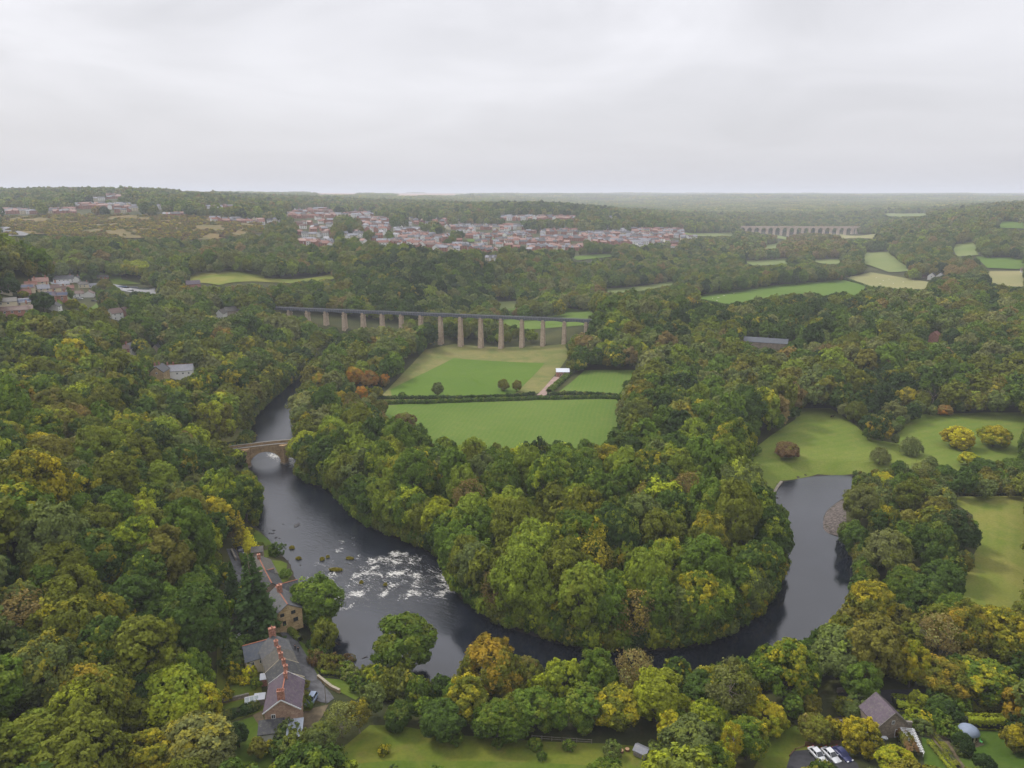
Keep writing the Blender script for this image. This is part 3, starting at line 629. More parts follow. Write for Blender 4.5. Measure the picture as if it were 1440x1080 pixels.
def gbox(name, px, py, rotd, L, Wd, h, mat, roof, label, cat, lean=0.4, zg=None):
    """small flat or lean-to roofed outbuilding standing at a pixel"""
    g = G(px, py); z = g[2] if zg is None else zg
    o = empty(name, (g[0], g[1], z), R_(rotd)); tag(o, label, cat)
    m = MB(); m.box(-L / 2, L / 2, -Wd / 2, Wd / 2, -.8, h); m.build('wall', [mat], o)
    m = MB(); a = [(-L / 2 - .15, -Wd / 2 - .15, h), (L / 2 + .15, -Wd / 2 - .15, h), (L / 2 + .15, Wd / 2 + .15, h + lean), (-L / 2 - .15, Wd / 2 + .15, h + lean)]
    m.raw([(p[0], p[1], p[2] - .02) for p in a] + [(p[0], p[1], p[2] + .12) for p in a], [(3, 2, 1, 0), (4, 5, 6, 7), (0, 1, 5, 4), (1, 2, 6, 5), (2, 3, 7, 6), (3, 0, 4, 7)]); m.build('roof', [roof], o)
    clear_box((g[0], g[1], z), R_(rotd), -L / 2, L / 2, -Wd / 2, Wd / 2, h + lean); return o
gbox('conservatory', 365, 938, -60 + 90, 2.2, 2.6, 2.2, M_REDBRICK, M_GLASSROOF, 'small brick conservatory with bluish glass roof beside the cream annexe', 'conservatory')
gbox('garden_store', 373, 962, 15, 1.8, 1.6, 1.9, M_REDBRICK, M_METAL, 'little brick store with white roof behind the terrace', 'store')
gbox('lean_to_shed', 366, 989, 10, 2.2, 1.6, 1.6, M_GREYWOOD, M_METAL, 'low white-roofed shed between greenhouse and end cottage', 'shed')
# --- stone cottages by the rapids
zr = 5.6
for (a, b, wd, wm_, rf, lab, wn_, ch) in [
    ((362, 781), (372, 801), 7.0, M_BARNST, M_BROWNSL, 'riverside stone cottage with brown slate roof and red ridge, farthest upstream', [('b', 1, 3.5), ('b', -2, 3.5), ('f', 0, 3.5)], [(-2.8, 0, 7, 1.3, .8, .9, 1)]),
    ((372.5, 802.5), (382, 820), 6.6, M_BARNST, M_DARKSL, 'riverside stone cottage with dark grey roof in the middle of the group', [('b', 0, 3.5), ('f', 0, 3.5)], []),
    ((388, 826), (404, 850), 7.6, M_GOLDST, M_SLATE, 'golden stone cottage with gable windows, nearest the lane bend', [('r', -1.6, 4.2, 1.1, 1.0), ('r', 1.4, 4.2, 1.2, 1.0), ('r', 1.9, 1.8, 1.3, 1.2), ('r', -1.2, 1.6, .9, 1.4), ('f', 1, 3.6), ('f', -3, 3.6)], [(-2.6, .3, 7, 1.9, 1.0, 1.3, 2)])]:
    loc, rot, L = ridge_frame(a, b, zr, 7.0); house('stone_cottage', loc, rot, L, wd, 4.6, 7.0, wm_, rf, lab, 'cottage', None, wn_, ch, ridge=M_TERRA, shrink=.93, frame=M_BLACK if wm_ == M_GOLDST else None)
loc, rot, L = ridge_frame((391, 823), (417, 816), zr, 6.6)
house('stone_cottage', loc, rot, L, 6.0, 4.4, 6.6, M_GOLDST, M_DARKSL, 'river wing with dark roof reaching out from the stone cottages', 'cottage', None, [('r', 0, 3.2), ('f', 1.5, 3.2, 1, 1)], [], ridge=M_TERRA)
loc, rot, L = ridge_frame((365, 804.5), (384, 800), zr, 6.4)
house('stone_cottage', loc, rot, L, 4.6, 4.4, 6.3, M_BARNST, M_DARKSL, 'short cross wing with red ridge between the two upstream cottages', 'cottage', None, [('r', 0, 3.2, .8, .9)], [], ridge=M_TERRA)
loc, rot, L = ridge_frame((354, 769.5), (369, 768), 5.2, 2.8); house('outhouse', loc, rot, L, 3.6, 1.9, 2.8, M_BARNST, M_BROWNSL, 'low brown-roofed outhouse on the lawn beside the yellow conifer', 'outhouse')
# --- stone outbuilding lower right
loc, rot, L = ridge_frame((1233, 975), (1258.5, 1002), 6.3, 6.4)
house('stone_barn', loc, rot, L, 6.8, 3.3, 6.4, M_BARNST, M_PURPLE, 'stone outbuilding with steep purplish slate roof beside the dark lane', 'barn', wins=[('r', 0, 3.9, .7, .9)], doors=[('r', 1.2, 1.0)], verge=M_GREYWOOD, shrink=.97)
# --- houses in the wood and the valley
def px_house(px, py, L, Wd, He, Hr, wall, roof, label, rotd=0, name='house', cat='house', group=None, **k):
    g = G(px, py); v = math.degrees(math.atan2(g[0], g[1])); return house(name, (g[0], g[1], g[2]), R_(rotd - v * .9), L, Wd, He, Hr, wall, roof, label, cat, group, **k)
W2f = [('f', -2, 3.9), ('f', 2, 3.9), ('f', -2, 1.4), ('f', 2, 1.4)]
px_house(246, 530, 20, 7, 4.2, 7.0, M_WHITE, M_LIGHTSL, 'long low cottage with grey roof and white end wall in the left wood', -8, 'cottage', 'cottage', wins=[('f', 5, 2.6, 1, 1), ('f', 8, 2.6, 1, 1), ('f', 2, 2.6, 1, 1)], chims=[(-9.5, 0, 7, 1.5), (-3, 0, 7, 1.3), (0, 0, 7, 1.3)], ridge=M_TERRA, shrink=.95)
px_house(226, 531, 9, 7, 4.2, 7.2, M_GOLDST, M_SLATE, 'dark gabled cottage front at the left end of the long grey cottage', 70, 'cottage', 'cottage', wins=[('l', 0, 3.6, 1, 1)], chims=[(0, 0, 7.2, 1.5)], verge=M_BLACK)
px_house(184, 497, 9, 6.5, 4.0, 6.6, M_WHITE, M_SLATE, 'small white cottage with slate roof alone in the left wood', 60, 'cottage', 'cottage', wins=[('l', -1.5, 2.2, 1, 1.4), ('l', 1.5, 2.2, 1, 1.4)], chims=[(-3, 0, 6.6, 1.2)])
px_house(176, 497, 5, 5, 3.0, 5, M_REDBRICK, M_BROWNTILE, 'brown-roofed outhouse left of the small white cottage', 0, 'outhouse', 'outhouse', chims=[(1, 0, 5, 1.3)])
px_house(221, 494, 8, 4, 2.6, 5, M_BARNST, M_LIGHTSL, 'grey slate roof showing through trees right of the white cottage', 80, 'cottage', 'cottage')
px_house(163, 449, 8, 7, 5, 8, M_WHITE, M_BROWNTILE, 'tall white house among trees below the canal basin', 30, wins=W2f); px_house(176, 444, 7, 6, 4, 7, M_REDBRICK, M_BROWNTILE, 'red brick house behind the tall white house among trees', 60)
px_house(312, 446, 10, 6, 3.5, 6.4, M_WHITE, M_BROWNSL, 'white gabled cottage below the aqueduct embankment', 70, 'cottage', 'cottage'); px_house(328, 442, 12, 7, 3.5, 6.4, M_BARNST, M_BROWNSL, 'brown-roofed stone house tucked under the aqueduct embankment', 10)
px_house(272, 405, 12, 7, 4, 7, M_REDBRICK, M_PURPLE, 'dark-roofed house between trees left of the dry field', 10)
g = G(791, 527); barn = house('field_barn', g, R_(6 - 7), 8.6, 9.0, 3.0, 4.4, M_REDBRICK, M_METAL, 'low brick barn with white sheet roof at the end of the gravel track', 'barn', doors=[('f', -1.5, 1.0), ('f', 2.0, 1.0)], wins=[('f', 0.3, 1.8)], shrink=1)
px_house(1076, 488, 30, 9, 4.2, 6.8, M_BARNST, M_BLUESLATE, 'long blue-grey farm roof above the right hand wood', -2, 'farm_shed', 'farm building', shrink=1.0, clr_z0=3.4)
px_house(1313, 481, 7, 8, 5, 8, M_REDBRICK, M_REDTILE, 'pinkish house half hidden in the right hand wood', 70)
px_house(1310, 393, 11, 9, 5, 9, M_WHITE, M_SLATE, 'white farmhouse with twin gables by the pale valley field, left half', 80, 'farmhouse', 'farmhouse', wins=[('l', 0, 4, 1.2, 1.4)]); px_house(1322, 393, 11, 9, 5, 9, M_WHITE, M_SLATE, 'white farmhouse with twin gables by the pale valley field, right half', 84, 'farmhouse', 'farmhouse', wins=[('l', 0, 4, 1.2, 1.4)])
px_house(1299, 391, 8, 5, 2.5, 4, M_BARNST, M_BROWNTILE, 'low brown shed left of the white farmhouse', 0, 'shed', 'shed'); px_house(1440, 384, 9, 7, 4, 7, M_WHITE, M_BROWNTILE, 'house at the right edge above the dry valley field', 0)
clear([(1060,482.5),(1114,481.5),(1114,488.5),(1060,488.5)], 520)
# village on the shelf at the left
VIL = [(7,412,10,8,M_CREAM,M_BROWNTILE,1,'cream house with brown roof at the left edge of the village',3,0),(28,409,22,8,M_CREAM,M_BROWNTILE,0,'long cream terrace with solar panels on its brown roof',0,7),(44,404,9,8,M_CREAM,M_REDTILE,0,'red-roofed end of the long cream terrace',4,0),
 (11,428,13,10,M_CREAM,M_BROWNSL,0,'cream bungalow under a dark hipped-looking roof at the left edge',0,0),(29,429,15,8,M_CREAM,M_LIGHTSL,0,'cream bungalow with pale solar-covered roof',0,5),(20,440,26,9,M_REDBRICK,M_BROWNTILE,0,'long dark brown roof in front of the village',0,0),
 (72,409,13,9,M_CREAM,M_BROWNTILE,0,'cream gabled house with long red-brown roof',30,0),(84,414,11,8,M_WHITE,M_BROWNTILE,0,'brown-roofed white house in the middle of the village',0,0),(58,402,12,8,M_CREAM,M_PINKTILE,0,'pinkish roof left of the slate-roofed pub',4,0),
 (111,417,12,9,M_WHITE,M_BROWNTILE,0,'white house with brown roof, front wall towards the green',0,0),(126,417,11,11,M_WHITE,M_BROWNTILE,0,'large white gable end at the right of the village',82,0),(100,409,8,7,M_PINKTILE,M_REDTILE,0,'bright red roof among brown ones in the village',0,0),
 (71,422,9,8,M_REDBRICK,M_PURPLE,0,'dark purple roof with solar panels left of the oak',0,2),(85,422,11,8,M_REDBRICK,M_BROWNTILE,0,'brick house with solar panels, right of the purple roof',0,4),(77,437,7,9,M_WHITE,M_DARKSL,0,'white and dark house behind the big oak by the green',70,0),
 (90,397,24,12,M_WHITE,M_SLATE,0,'big white slate-roofed pub at the back of the village',4,0),(80,402,30,9,M_WHITE,M_LIGHTSL,0,'long low grey-roofed hall in front of the white pub',0,0),(109,396,9,9,M_WHITE,M_SLATE,0,'white chimneyed wing right of the pub',70,0),(132,404,12,5,M_WHITE,M_LIGHTSL,0,'low white building right of the pub',-8,0),
 (118,404,12,8,M_CREAM,M_BROWNSL,0,'greyish-brown roof behind the white gable',0,0),(145,392,14,6,M_REDBRICK,M_BROWNSL,0,'low brick building by the orange tree',0,0),(36,419,9,6,M_REDBRICK,M_REDTILE,0,'small red roof left of the round tree',0,0),(62,412,9,7,M_CREAM,M_LIGHTSL,0,'pale grey roof between terrace and gabled house',10,0)]
for q in VIL:
    px, py, L, Wd, wl, rf, _, lab, rd, so = q; big = L > 20 and Wd > 10
    L *= .70; Wd *= .72; low_ = 'low' in lab or 'bungalow' in lab or 'long' in lab
    px_house(px, py, L, Wd, 3.6 if big else (1.9 if low_ else 3.0), 6.4 if big else (3.7 if low_ else 5.2), wl, rf, lab, rd, group='houses of the village on the left', wins=[('f', u, z, 1.1, 1.1) for u in np.arange(-L / 2 + 1.6, L / 2 - 1, 3.4) for z in ((2.4, 1.0) if not low_ else (1.0,))][:14], chims=[(L * .35, 0, 6.4 if big else 5.2, 1.0)] if 'bungalow' not in lab and 'low' not in lab else [], solar=so, shrink=1.0)
# far town: rows of houses given by the ends of each row
RB, RT, SL, PT, LS, BT = M_REDBRICK, M_REDTILE, M_SLATE, M_PINKTILE, M_LIGHTSL, M_BROWNTILE
RED = [(RB, RT), (RB, RT), (RB, PT), (M_WHITE, RT), (RB, BT), (RB, SL)]; WHT = [(M_WHITE, LS), (M_WHITE, SL), (M_CREAM, LS), (M_WHITE, BT)]; MIXD = [(RB, SL), (RB, LS), (M_WHITE, LS), (RB, PT), (M_CREAM, SL), (RB, PT)]; CRM = [(M_CREAM, LS), (M_CREAM, BT), (M_WHITE, LS), (M_CREAM, PT)]; SLT = [(RB, SL), (RB, LS), (M_PINKTILE, LS)]
ROWS = [(410,297,468,296,8,MIXD,'on the hilltop street'),(481,303,525,301,9,RED,'on the upper hill'),(504,307,546,311,8,RED,'below the upper hill street'),(512,316,546,319,7,MIXD,'on the steep street'),(512,323,545,323,6,MIXD,'halfway down the hill'),
 (421,341,465,346,8,MIXD,'at the hill foot'),(485,337,508,333,3,WHT,'by the dark slope tree'),(425,334,462,332,4,WHT,'left above the woods'),(558,326,590,326,5,SLT,'in the slope terrace'),(562,331,608,332,8,RED,'in the long red terrace'),(562,336,600,335,7,RED,'under the long red terrace'),
 (535,344,567,342,6,MIXD,'at the edge of the hill wood'),(573,343,608,347,7,MIXD,'along the lower slope'),(600,342,631,332,7,RED,'on the slanting red street'),(608,349,640,351,6,RED,'above the tree line'),(640,348,685,351,8,WHT,'in the pale row over the trees'),(625,320,698,320,12,WHT,'in the upper white row'),
 (646,327,671,328,3,WHT,'by the green'),(655,332,698,334,8,MIXD,'in the middle of the town'),(670,343,698,343,5,MIXD,'left of the dark grove'),(688,355,698,355,2,RED,'at the tip of the wood'),(688,367,694,368,2,WHT,'below the town in the wood'),
 (700,331,744,332,9,SLT,'right of the town green'),(700,320,735,320,7,RED,'behind the town green'),(702,307,765,307,11,WHT,'in the high white row'),(770,307,810,307,8,RED,'in the high red row'),(852,307,895,308,3,WHT,'on the far slope'),(700,340,783,341,16,MIXD,'in the dense middle row'),(744,349,818,349,15,CRM,'in the front cream row'),
 (760,327,810,327,9,RED,'in the upper red row'),(760,336,846,336,15,MIXD,'in the central row'),(817,331,880,328,12,WHT,'in the upper right row'),(833,341,925,341,16,SLT,'in the lower right terrace'),(825,336,930,336,18,MIXD,'in the right hand row'),(880,331,960,331,15,WHT,'in the bright right hand row'),
 (888,325,960,325,13,RED,'in the back right hand row'),(958,336,979,335,4,WHT,'at the right end of town'),(948,352,950,342,2,RED,'at the lower right of town'),
 (0,298,48,298,9,RED,'in the brick terrace at the left edge'),(69,298,104,298,7,RED,'right of the brick terrace'),(106,291,146,290,8,MIXD,'on the left hill'),(150,291,190,291,8,WHT,'in the left hill cluster'),(163,299,200,296,5,MIXD,'under the white cluster'),(127,282,146,282,3,WHT,'high on the left hill'),
 (146,277,171,276,6,RED,'near the left skyline'),(96,274,117,274,4,RED,'at the left skyline'),(219,274,248,274,3,WHT,'on the ridge by the dark trees'),(233,305,260,305,5,MIXD,'at the right of the heath'),(217,294,233,294,2,WHT,'above the heath'),(287,293,330,293,5,MIXD,'above the heath trees'),(295,311,370,313,9,MIXD,'at the heath top'),(405,304,480,304,9,MIXD,'on the hill shoulder'),(377,313,393,313,3,WHT,'left of the hill shoulder')]
XR = []
for r_ in ROWS:
    if r_[4] >= 6: XR.append((r_[0] + 2, r_[1] + 2.6, r_[2] + 2, r_[3] + 2.6, r_[4], MIXD if r_[5] is not MIXD else RED, r_[6]))
NROW = len(ROWS); ROWS += XR
FARH = []; HM = {}
rh = np.random.default_rng(5)
NAMEW = {M_REDBRICK: 'red-brick', M_WHITE: 'white', M_CREAM: 'cream', M_PINKTILE: 'pinkish'}; NAMER = {M_REDTILE: 'red', M_SLATE: 'grey', M_PINKTILE: 'pale red', M_LIGHTSL: 'pale grey', M_BROWNTILE: 'brown'}
def far_house_mesh(wl, rf, L, Wd, h):
    k = (wl.name, rf.name, L, Wd, h)
    if k not in HM:
        m = wall_mb(L, Wd, h, h + 2.6, -4); m.mi = 1; r = roof_mb(L, Wd, h, h + 2.6, .3, .2, .2); m.v, b = m.v + r.v, len(m.v); m.f += [[i + b for i in f] for f in r.f]; m.m += [1] * len(r.f)
        m.mi = 1; m.box(L * .3, L * .3 + .9, -.4, .4, h + 1.5, h + 3.9); m.mi = 2
        for z in ((1.5, 4.0) if h > 4 else (1.5,)):
            for u in (-L * .3, 0, L * .3): m.box(u - .6, u + .6, -Wd / 2 - .04, -Wd / 2, z - .55, z + .55)
        HM[k] = m.mesh('far_house', [wl, rf, M_GLASSD])
    return HM[k]
for ri, (x0, y0, x1, y1, n, pal, where) in enumerate(ROWS):
    cnt = {}
    for i in range(n):
        f = (i + .5) / n; px = x0 + (x1 - x0) * f + rh.uniform(-.6, .6); py = y0 + (y1 - y0) * f + rh.uniform(-.5, .5); g = G(px, py); d = math.hypot(g[0], g[1])
        wl, rf = pal[rh.integers(0, len(pal))]; L = float(rh.choice([9, 11, 14])) * (1.2 if d > 1600 else 1.05); Wd = float(rh.choice([7, 8])); h = float(rh.choice([4.2, 5.2])) * 1.15
        FARH.append((L / d * (1 if ri < NROW else .01), g, -math.atan2(g[0], g[1]) + rh.choice([0, 0, 0, 1.4]) + rh.normal() * .15, wl, rf, L, Wd, h, where, px))
_tp = [(400,296),(560,298),(700,316),(760,322),(980,322),(978,343),(830,352),(690,357),(600,350),(530,346),(420,347)]
for _ in range(420):
    px, py = rh.uniform(400, 980), rh.uniform(296, 357)
    if not in_poly(px, py, _tp) or CDEP[int(py), int(px)] > 1e8 or rh.random() < .35: continue
    g = G(px, py); wl, rf = (MIXD + RED + WHT)[rh.integers(0, 16)]; FARH.append((0, g, rh.uniform(-.8, .8), wl, rf, float(rh.choice([9, 11])), 7.0, 4.83, '', px))
FARH.sort(key=lambda q: -q[0]); SOLOH = FARH[:262]; RESTH = FARH[262:]
grp = {}
for q in SOLOH: grp.setdefault((q[8], NAMEW[q[3]], NAMER[q[4]]), []).append(q)
ORD_ = ['first', 'second', 'third', 'fourth', 'fifth', 'sixth', 'seventh', 'eighth']
for (where, a, b), qs in grp.items():
    qs.sort(key=lambda q: q[9])
    for i, q in enumerate(qs):
        o = link(bpy.data.objects.new('house', far_house_mesh(*q[3:8]))); o.location = q[1]; o.rotation_euler.z = q[2]
        tag(o, '%s%s house with %s roof %s' % ((ORD_[i] + ' from left ') if len(qs) > 1 else 'small ', a, b, where), 'house', 'houses ' + where)
        clear_box(q[1], q[2], -q[5] / 2, q[5] / 2, -q[6] / 2, q[6] / 2, q[7] + 2.4, 1.5, 1.0, 1)
m = MB(); 
if RESTH:
    Vs, Fs, Ms = [], [], []; allm = [M_REDBRICK, M_WHITE, M_CREAM, M_PINKTILE, M_REDTILE, M_SLATE, M_LIGHTSL, M_BROWNTILE, M_GLASSD]
    for q in RESTH:
        mm = far_house_mesh(*q[3:8]); b = len(m.v); Mx = Matrix.Translation(Vector(q[1])) @ Matrix.Rotation(q[2], 4, 'Z'); m.v += [tuple(Mx @ v.co) for v in mm.vertices]
        for p in mm.polygons: m.f.append([b + i for i in p.vertices]); m.m.append(allm.index(mm.materials[p.material_index]))
        clear_box(q[1], q[2], -q[5] / 2, q[5] / 2, -q[6] / 2, q[6] / 2, q[7] + 2.4, 1.5, 1.0, 1)
    tag(m.build('distant_houses', allm), 'small far houses of the hill town toward the skyline', None, None, 'stuff')
# ------------------------------------------------------------------ arcades: bridge, aqueduct, viaduct
def arcade_mb(knots, ztop, zbot, w, step=.5, y0=0.0):
    """solid wall along local x; zbot(x) gives its underside, w its thickness from y0 backwards"""
    xs = []
    for a, b in zip(knots[:-1], knots[1:]): n = max(1, int(abs(b - a) / step)); xs += [(a + (b - a) * i / n, +1 if i == 0 else 0) for i in range(n)]
    xs.append((knots[-1], 0)); xs = [x for x, _ in xs]; m = MB(); V = []
    e = 1e-3
    for i in range(len(xs) - 1):
        a, b = xs[i], xs[i + 1]; za, zb = zbot(a + e), zbot(b - e); ta, tb = ztop(a), ztop(b)
        m.poly([(a, y0, za), (b, y0, zb), (b, y0, tb), (a, y0, ta)]); m.poly([(b, y0 + w, zb), (a, y0 + w, za), (a, y0 + w, ta), (b, y0 + w, tb)])
        m.poly([(a, y0, ta), (b, y0, tb), (b, y0 + w, tb), (a, y0 + w, ta)]); m.poly([(a, y0 + w, za), (b, y0 + w, zb), (b, y0, zb), (a, y0, za)])
        zc = zbot(a - e) if i else None
        if zc is not None and abs(zc - za) > .05: m.poly([(a, y0, min(za, zc)), (a, y0 + w, min(za, zc)), (a, y0 + w, max(za, zc)), (a, y0, max(za, zc))])
    for x in (xs[0], xs[-1]): zb = zbot(x + (e if x == xs[0] else -e)); m.poly([(x, y0, zb), (x, y0 + w, zb), (x, y0 + w, ztop(x)), (x, y0, ztop(x))])
    return m
# --- stone bridge over the river
A = P(347.5, 656, 0); B = P(400.5, 650.5, 0); bl = math.hypot(B[0] - A[0], B[1] - A[1]); brot = math.atan2(B[1] - A[1], B[0] - A[0])
bridge = empty('stone_bridge', A, brot); tag(bridge, 'old stone arch bridge crossing the river at the left', 'bridge')
hp = 1.5; arches = [(hp, bl - hp - .1, 6.2, .55), (bl + hp + .1, bl + hp + 9.5, 5.4, .4), (-hp - 8.0, -hp, 5.0, .3)]
def arch_z(x, a, b, top, spr): 
    c = (a + b) / 2; r = (b - a) / 2; t = min(1, abs(x - c) / r); return spr + (top - spr) * math.sqrt(max(0, 1 - t * t))
def bz(x):
    for a, b, t_, s_ in arches:
        if a <= x <= b: return arch_z(x, a, b, t_, s_)
    return -2.5
def bt(x): return 7.6 + .6 * math.exp(-((x - bl * .75) / 16) ** 2)
kn = sorted([-24, 42] + [v for a in arches for v in a[:2]])
arcade_mb(kn, bt, bz, 5.2, .45).build('spandrel_wall', [M_BRIDGE], bridge)
for y in (-.08, 4.78):
    m = arcade_mb([-24, 42], lambda x: bt(x) + 1.05, lambda x: bt(x) - .12, .5, 1.5, y); m.build('parapet', [M_BRIDGE], bridge)
    m = arcade_mb([-24, 42], lambda x: bt(x) + 1.19, lambda x: bt(x) + 1.05, .66, 1.5, y - .08); m.build('coping', [M_GREYWOOD], bridge)
for (a, b, t_, s_) in arches:
    n = 22
    for k in range(n):         # one voussoir after another
        def pt(th, r_): return ((a + b) / 2 - math.cos(th) * ((b - a) / 2 + r_), -.10, s_ + math.sin(th) * (t_ - s_ + r_))
        t0, t1 = math.pi * k / n + .01, math.pi * (k + 1) / n - .01; q = [pt(t0, 0), pt(t0, .62), pt(t1, .62), pt(t1, 0)]
        m = MB(); m.raw(q + [(p[0], .02, p[2]) for p in q], [(0, 1, 2, 3), (7, 6, 5, 4), (0, 4, 5, 1), (1, 5, 6, 2), (2, 6, 7, 3), (3, 7, 4, 0)]); m.build('arch_stone', [M_BRIDGE], bridge)
for xc, zt in ((0, 7.6), (bl, 8.0)):
    m = MB(); m.prism([(xc - 1.7, .3), (xc - 1.5, -.6), (xc, -2.6), (xc + 1.5, -.6), (xc + 1.7, .3)], -2.5, zt - .6); m.v = [(v[0], v[1] if v[2] < 0 else (v[1] if v[1] > 0 else v[1] * .8), v[2]) for v in m.v]; m.build('cutwater', [M_BRIDGE], bridge)
    m = MB(); m.prism([(xc - 2.0, .5), (xc - 1.9, -.9), (xc, -3.1), (xc + 1.9, -.9), (xc + 2.0, .5)], -2.5, .7); m.build('pier_footing', [M_BARNST], bridge)
    m = MB(); m.prism([(xc - 1.9, .0), (xc - 1.7, -1.0), (xc, -2.3), (xc + 1.7, -1.0), (xc + 1.9, .0)], zt - .6, zt + .9); m.build('refuge', [M_BRIDGE], bridge)
m = arcade_mb([-24, 42], lambda x: bt(x) + .06, lambda x: bt(x) - .1, 4.1, 1.5, .5); m.build('roadway', [M_ASPHALT], bridge)
clear([(322,627),(414,620),(414,648),(398,654),(352,656),(340,658),(333,645),(322,640)], 318)
c_, s_ = math.cos(brot), math.sin(brot); NOTREE.append([(A[0] + x * c_ - y * s_, A[1] + x * s_ + y * c_) for x, y in ((-26, -2), (44, -2), (44, 8), (-26, 8))])
# --- the great aqueduct
ZD = 28.0
A = P(395, 431.0, ZD + 1.0); B = P(828, 448.0, ZD + 1.0); Av = np.array(A); Bv = np.array(B); u_ = (Bv - Av)[:2]; LAB = float(np.hypot(*u_)); u_ = u_ / LAB; arot = math.atan2(u_[1], u_[0])
def s_at(px, z):
    lo, hi = -260.0, LAB + 200
    for _ in range(50):
        m_ = (lo + hi) / 2; q, _, _ = project(Av[0] + u_[0] * m_, Av[1] + u_[1] * m_, z)
        if q < px: lo = m_
        else: hi = m_
    return lo
s_a, s_b = s_at(457, 20), s_at(793, 20); SPN = (s_b - s_a) / 12.0
print('aqueduct span', SPN, 'len', LAB)
aq = empty('aqueduct', (A[0], A[1], 0), arot); tag(aq, 'long high aqueduct of tapered stone piers carrying an iron trough', 'aqueduct')
piers = [s_a + SPN * k for k in range(-4, 15)]; S0, S1 = s_a - SPN * 4 - 60, LAB + 3
AW = 3.7
for s in piers:
    x, y = Av[0] + u_[0] * s, Av[1] + u_[1] * s; zg = float(H(x, y))
    if zg > ZD - 4: continue
    m = MB(); zb, zt = min(zg - 2, 2), ZD - 4.6; hh = zt - zb; wb, wt_, db, dt = 1.15 + hh * .026, 1.15, 2.3 + hh * .045, 2.3
    m.raw([(s + a * wb, AW / 2 + b * db, zb) for a, b in ((-1, -1), (1, -1), (1, 1), (-1, 1))] + [(s + a * wt_, AW / 2 + b * dt, zt) for a, b in ((-1, -1), (1, -1), (1, 1), (-1, 1))], [(3, 2, 1, 0), (4, 5, 6, 7), (0, 1, 5, 4), (1, 2, 6, 5), (2, 3, 7, 6), (3, 0, 4, 7)])
    pr = m.build('pier', [M_PIER], aq)
    m = MB(); m.box(s - 1.55, s + 1.55, AW / 2 - 2.6, AW / 2 + 2.6, zt, zt + .5); m.box(s - 1.05, s + 1.05, -.05, AW + .05, zt + .5, ZD - 1.75); m.build('pier_cap', [M_PIER], pr)
def rib_bot(x):
    k = (x - piers[0]) / SPN; f = k - math.floor(k); t_ = abs(f - .5) * 2; return (ZD - 4.0) + 2.1 * math.sqrt(max(0, 1 - (t_ * .93) ** 2)) ** .9
for y in (0.0, 1.17, 2.33, AW - .2):
    for k in range(len(piers) - 1):
        if y not in (0.0, AW - .2) and k % 1: continue
        a, b = piers[k] + 1.05, piers[k + 1] - 1.05; m = arcade_mb([a, b], lambda x: ZD - 1.7, rib_bot, .2, .7, y); m.build('arch_rib', [M_IRON], aq)
m = MB(); m.box(S0, S1, -.12, .05, ZD - 1.72, ZD + .0); m.box(S0, S1, AW - .05, AW + .12, ZD - 1.72, ZD - .0); m.box(S0, S1, .05, AW - .05, ZD - 1.72, ZD - 1.6); m.build('trough', [M_IRON], aq)
nst = 0; m = MB(); x = S0
while x < S1: m.box(x - .07, x + .07, -.24, -.12, ZD - 1.7, ZD + .02); x += SPN / 8
tag(m.build('trough_flanges', [M_IRONL], aq), kind='stuff')
m = MB(); m.box(S0, S1, -.35, 1.7, ZD + .02, ZD + .14); m.build('towpath', [M_ASPHALT], aq)
m = MB(); m.box(S0, S1, 1.75, AW - .1, ZD - .6, ZD - .5); m.build('canal_water', [M_WATER], aq)
m = MB(); x = S0
while x < S1: m.box(x - .035, x + .035, -.33, -.26, ZD + .14, ZD + 1.25); x += SPN / 12
for z in (.45, .8, 1.25): m.box(S0, S1, -.33, -.27, ZD + z - .05, ZD + z)
tag(m.build('railing', [M_IRONL], aq), kind='stuff')
clear([(392,424),(830,441),(830,455),(780,455),(620,449),(440,444),(398,441),(392,436)], 575)
clear([(445,436),(575,442),(575,451),(540,457),(490,462),(445,459)], 602)
clear([(386,422),(600,434),(600,449),(440,446),(386,441)], 618)
for px, y0, y1 in ((457,437,461),(484,437,463),(512,439,460),(539,440,458),(565,441,450),(593,442,456),(622,444,476),(649.5,445,482),(677.5,445,484),(705.5,446,484),(734.5,447,484),(763,448,484),(793,449,484)): clear([(px - 3, y0), (px + 3, y0), (px + 4, y1), (px - 4, y1)], 575)
NOTREE.append([(Av[0] + u_[0] * s - u_[1] * w, Av[1] + u_[1] * s + u_[0] * w) for s, w in ((S0, -3.5), (S1, -3.5), (S1, 8), (S0, 8))])
# --- railway viaduct far off
ZV = 33.0; A = P(1050, 318.6, ZV); B = P(1200, 319.0, ZV); LV = math.hypot(B[0] - A[0], B[1] - A[1]); vrot = math.atan2(B[1] - A[1], B[0] - A[0]); sv = LV / 15
via = empty('railway_viaduct', (A[0], A[1], 0), vrot); tag(via, 'distant many-arched stone railway viaduct across the far valley', 'viaduct')
def vb(x):
    k = x / sv; f = k - math.floor(k); hw = .40 * sv; t_ = abs(f - .5) * sv
    if x < -2.6 * sv or x > 15.5 * sv or t_ > hw: return -8
    return ZV - 2.6 - hw + math.sqrt(max(0, hw * hw - t_ * t_))
kn = sorted([-5 * sv, 18.5 * sv] + [(k + .5) * sv + q * .4 * sv for k in range(-2, 15) for q in (-1, 1)])
arcade_mb(kn, lambda x: ZV, vb, 8.5, 1.6).build('arcade', [M_VIA], via)
for y in (-.25, 8.15):
    m = MB(); m.box(-5 * sv, 18.5 * sv, y, y + .6, ZV, ZV + 1.1); m.box(-5 * sv, 18.5 * sv, y - .15, y + .75, ZV - .5, ZV); m.build('parapet', [M_VIA], via)
for k in range(0, 16): m = MB(); m.box(k * sv - 2.2, k * sv + 2.2, -.5, 9.0, -8, ZV - 9); m.build('pier_base', [M_VIA], via)
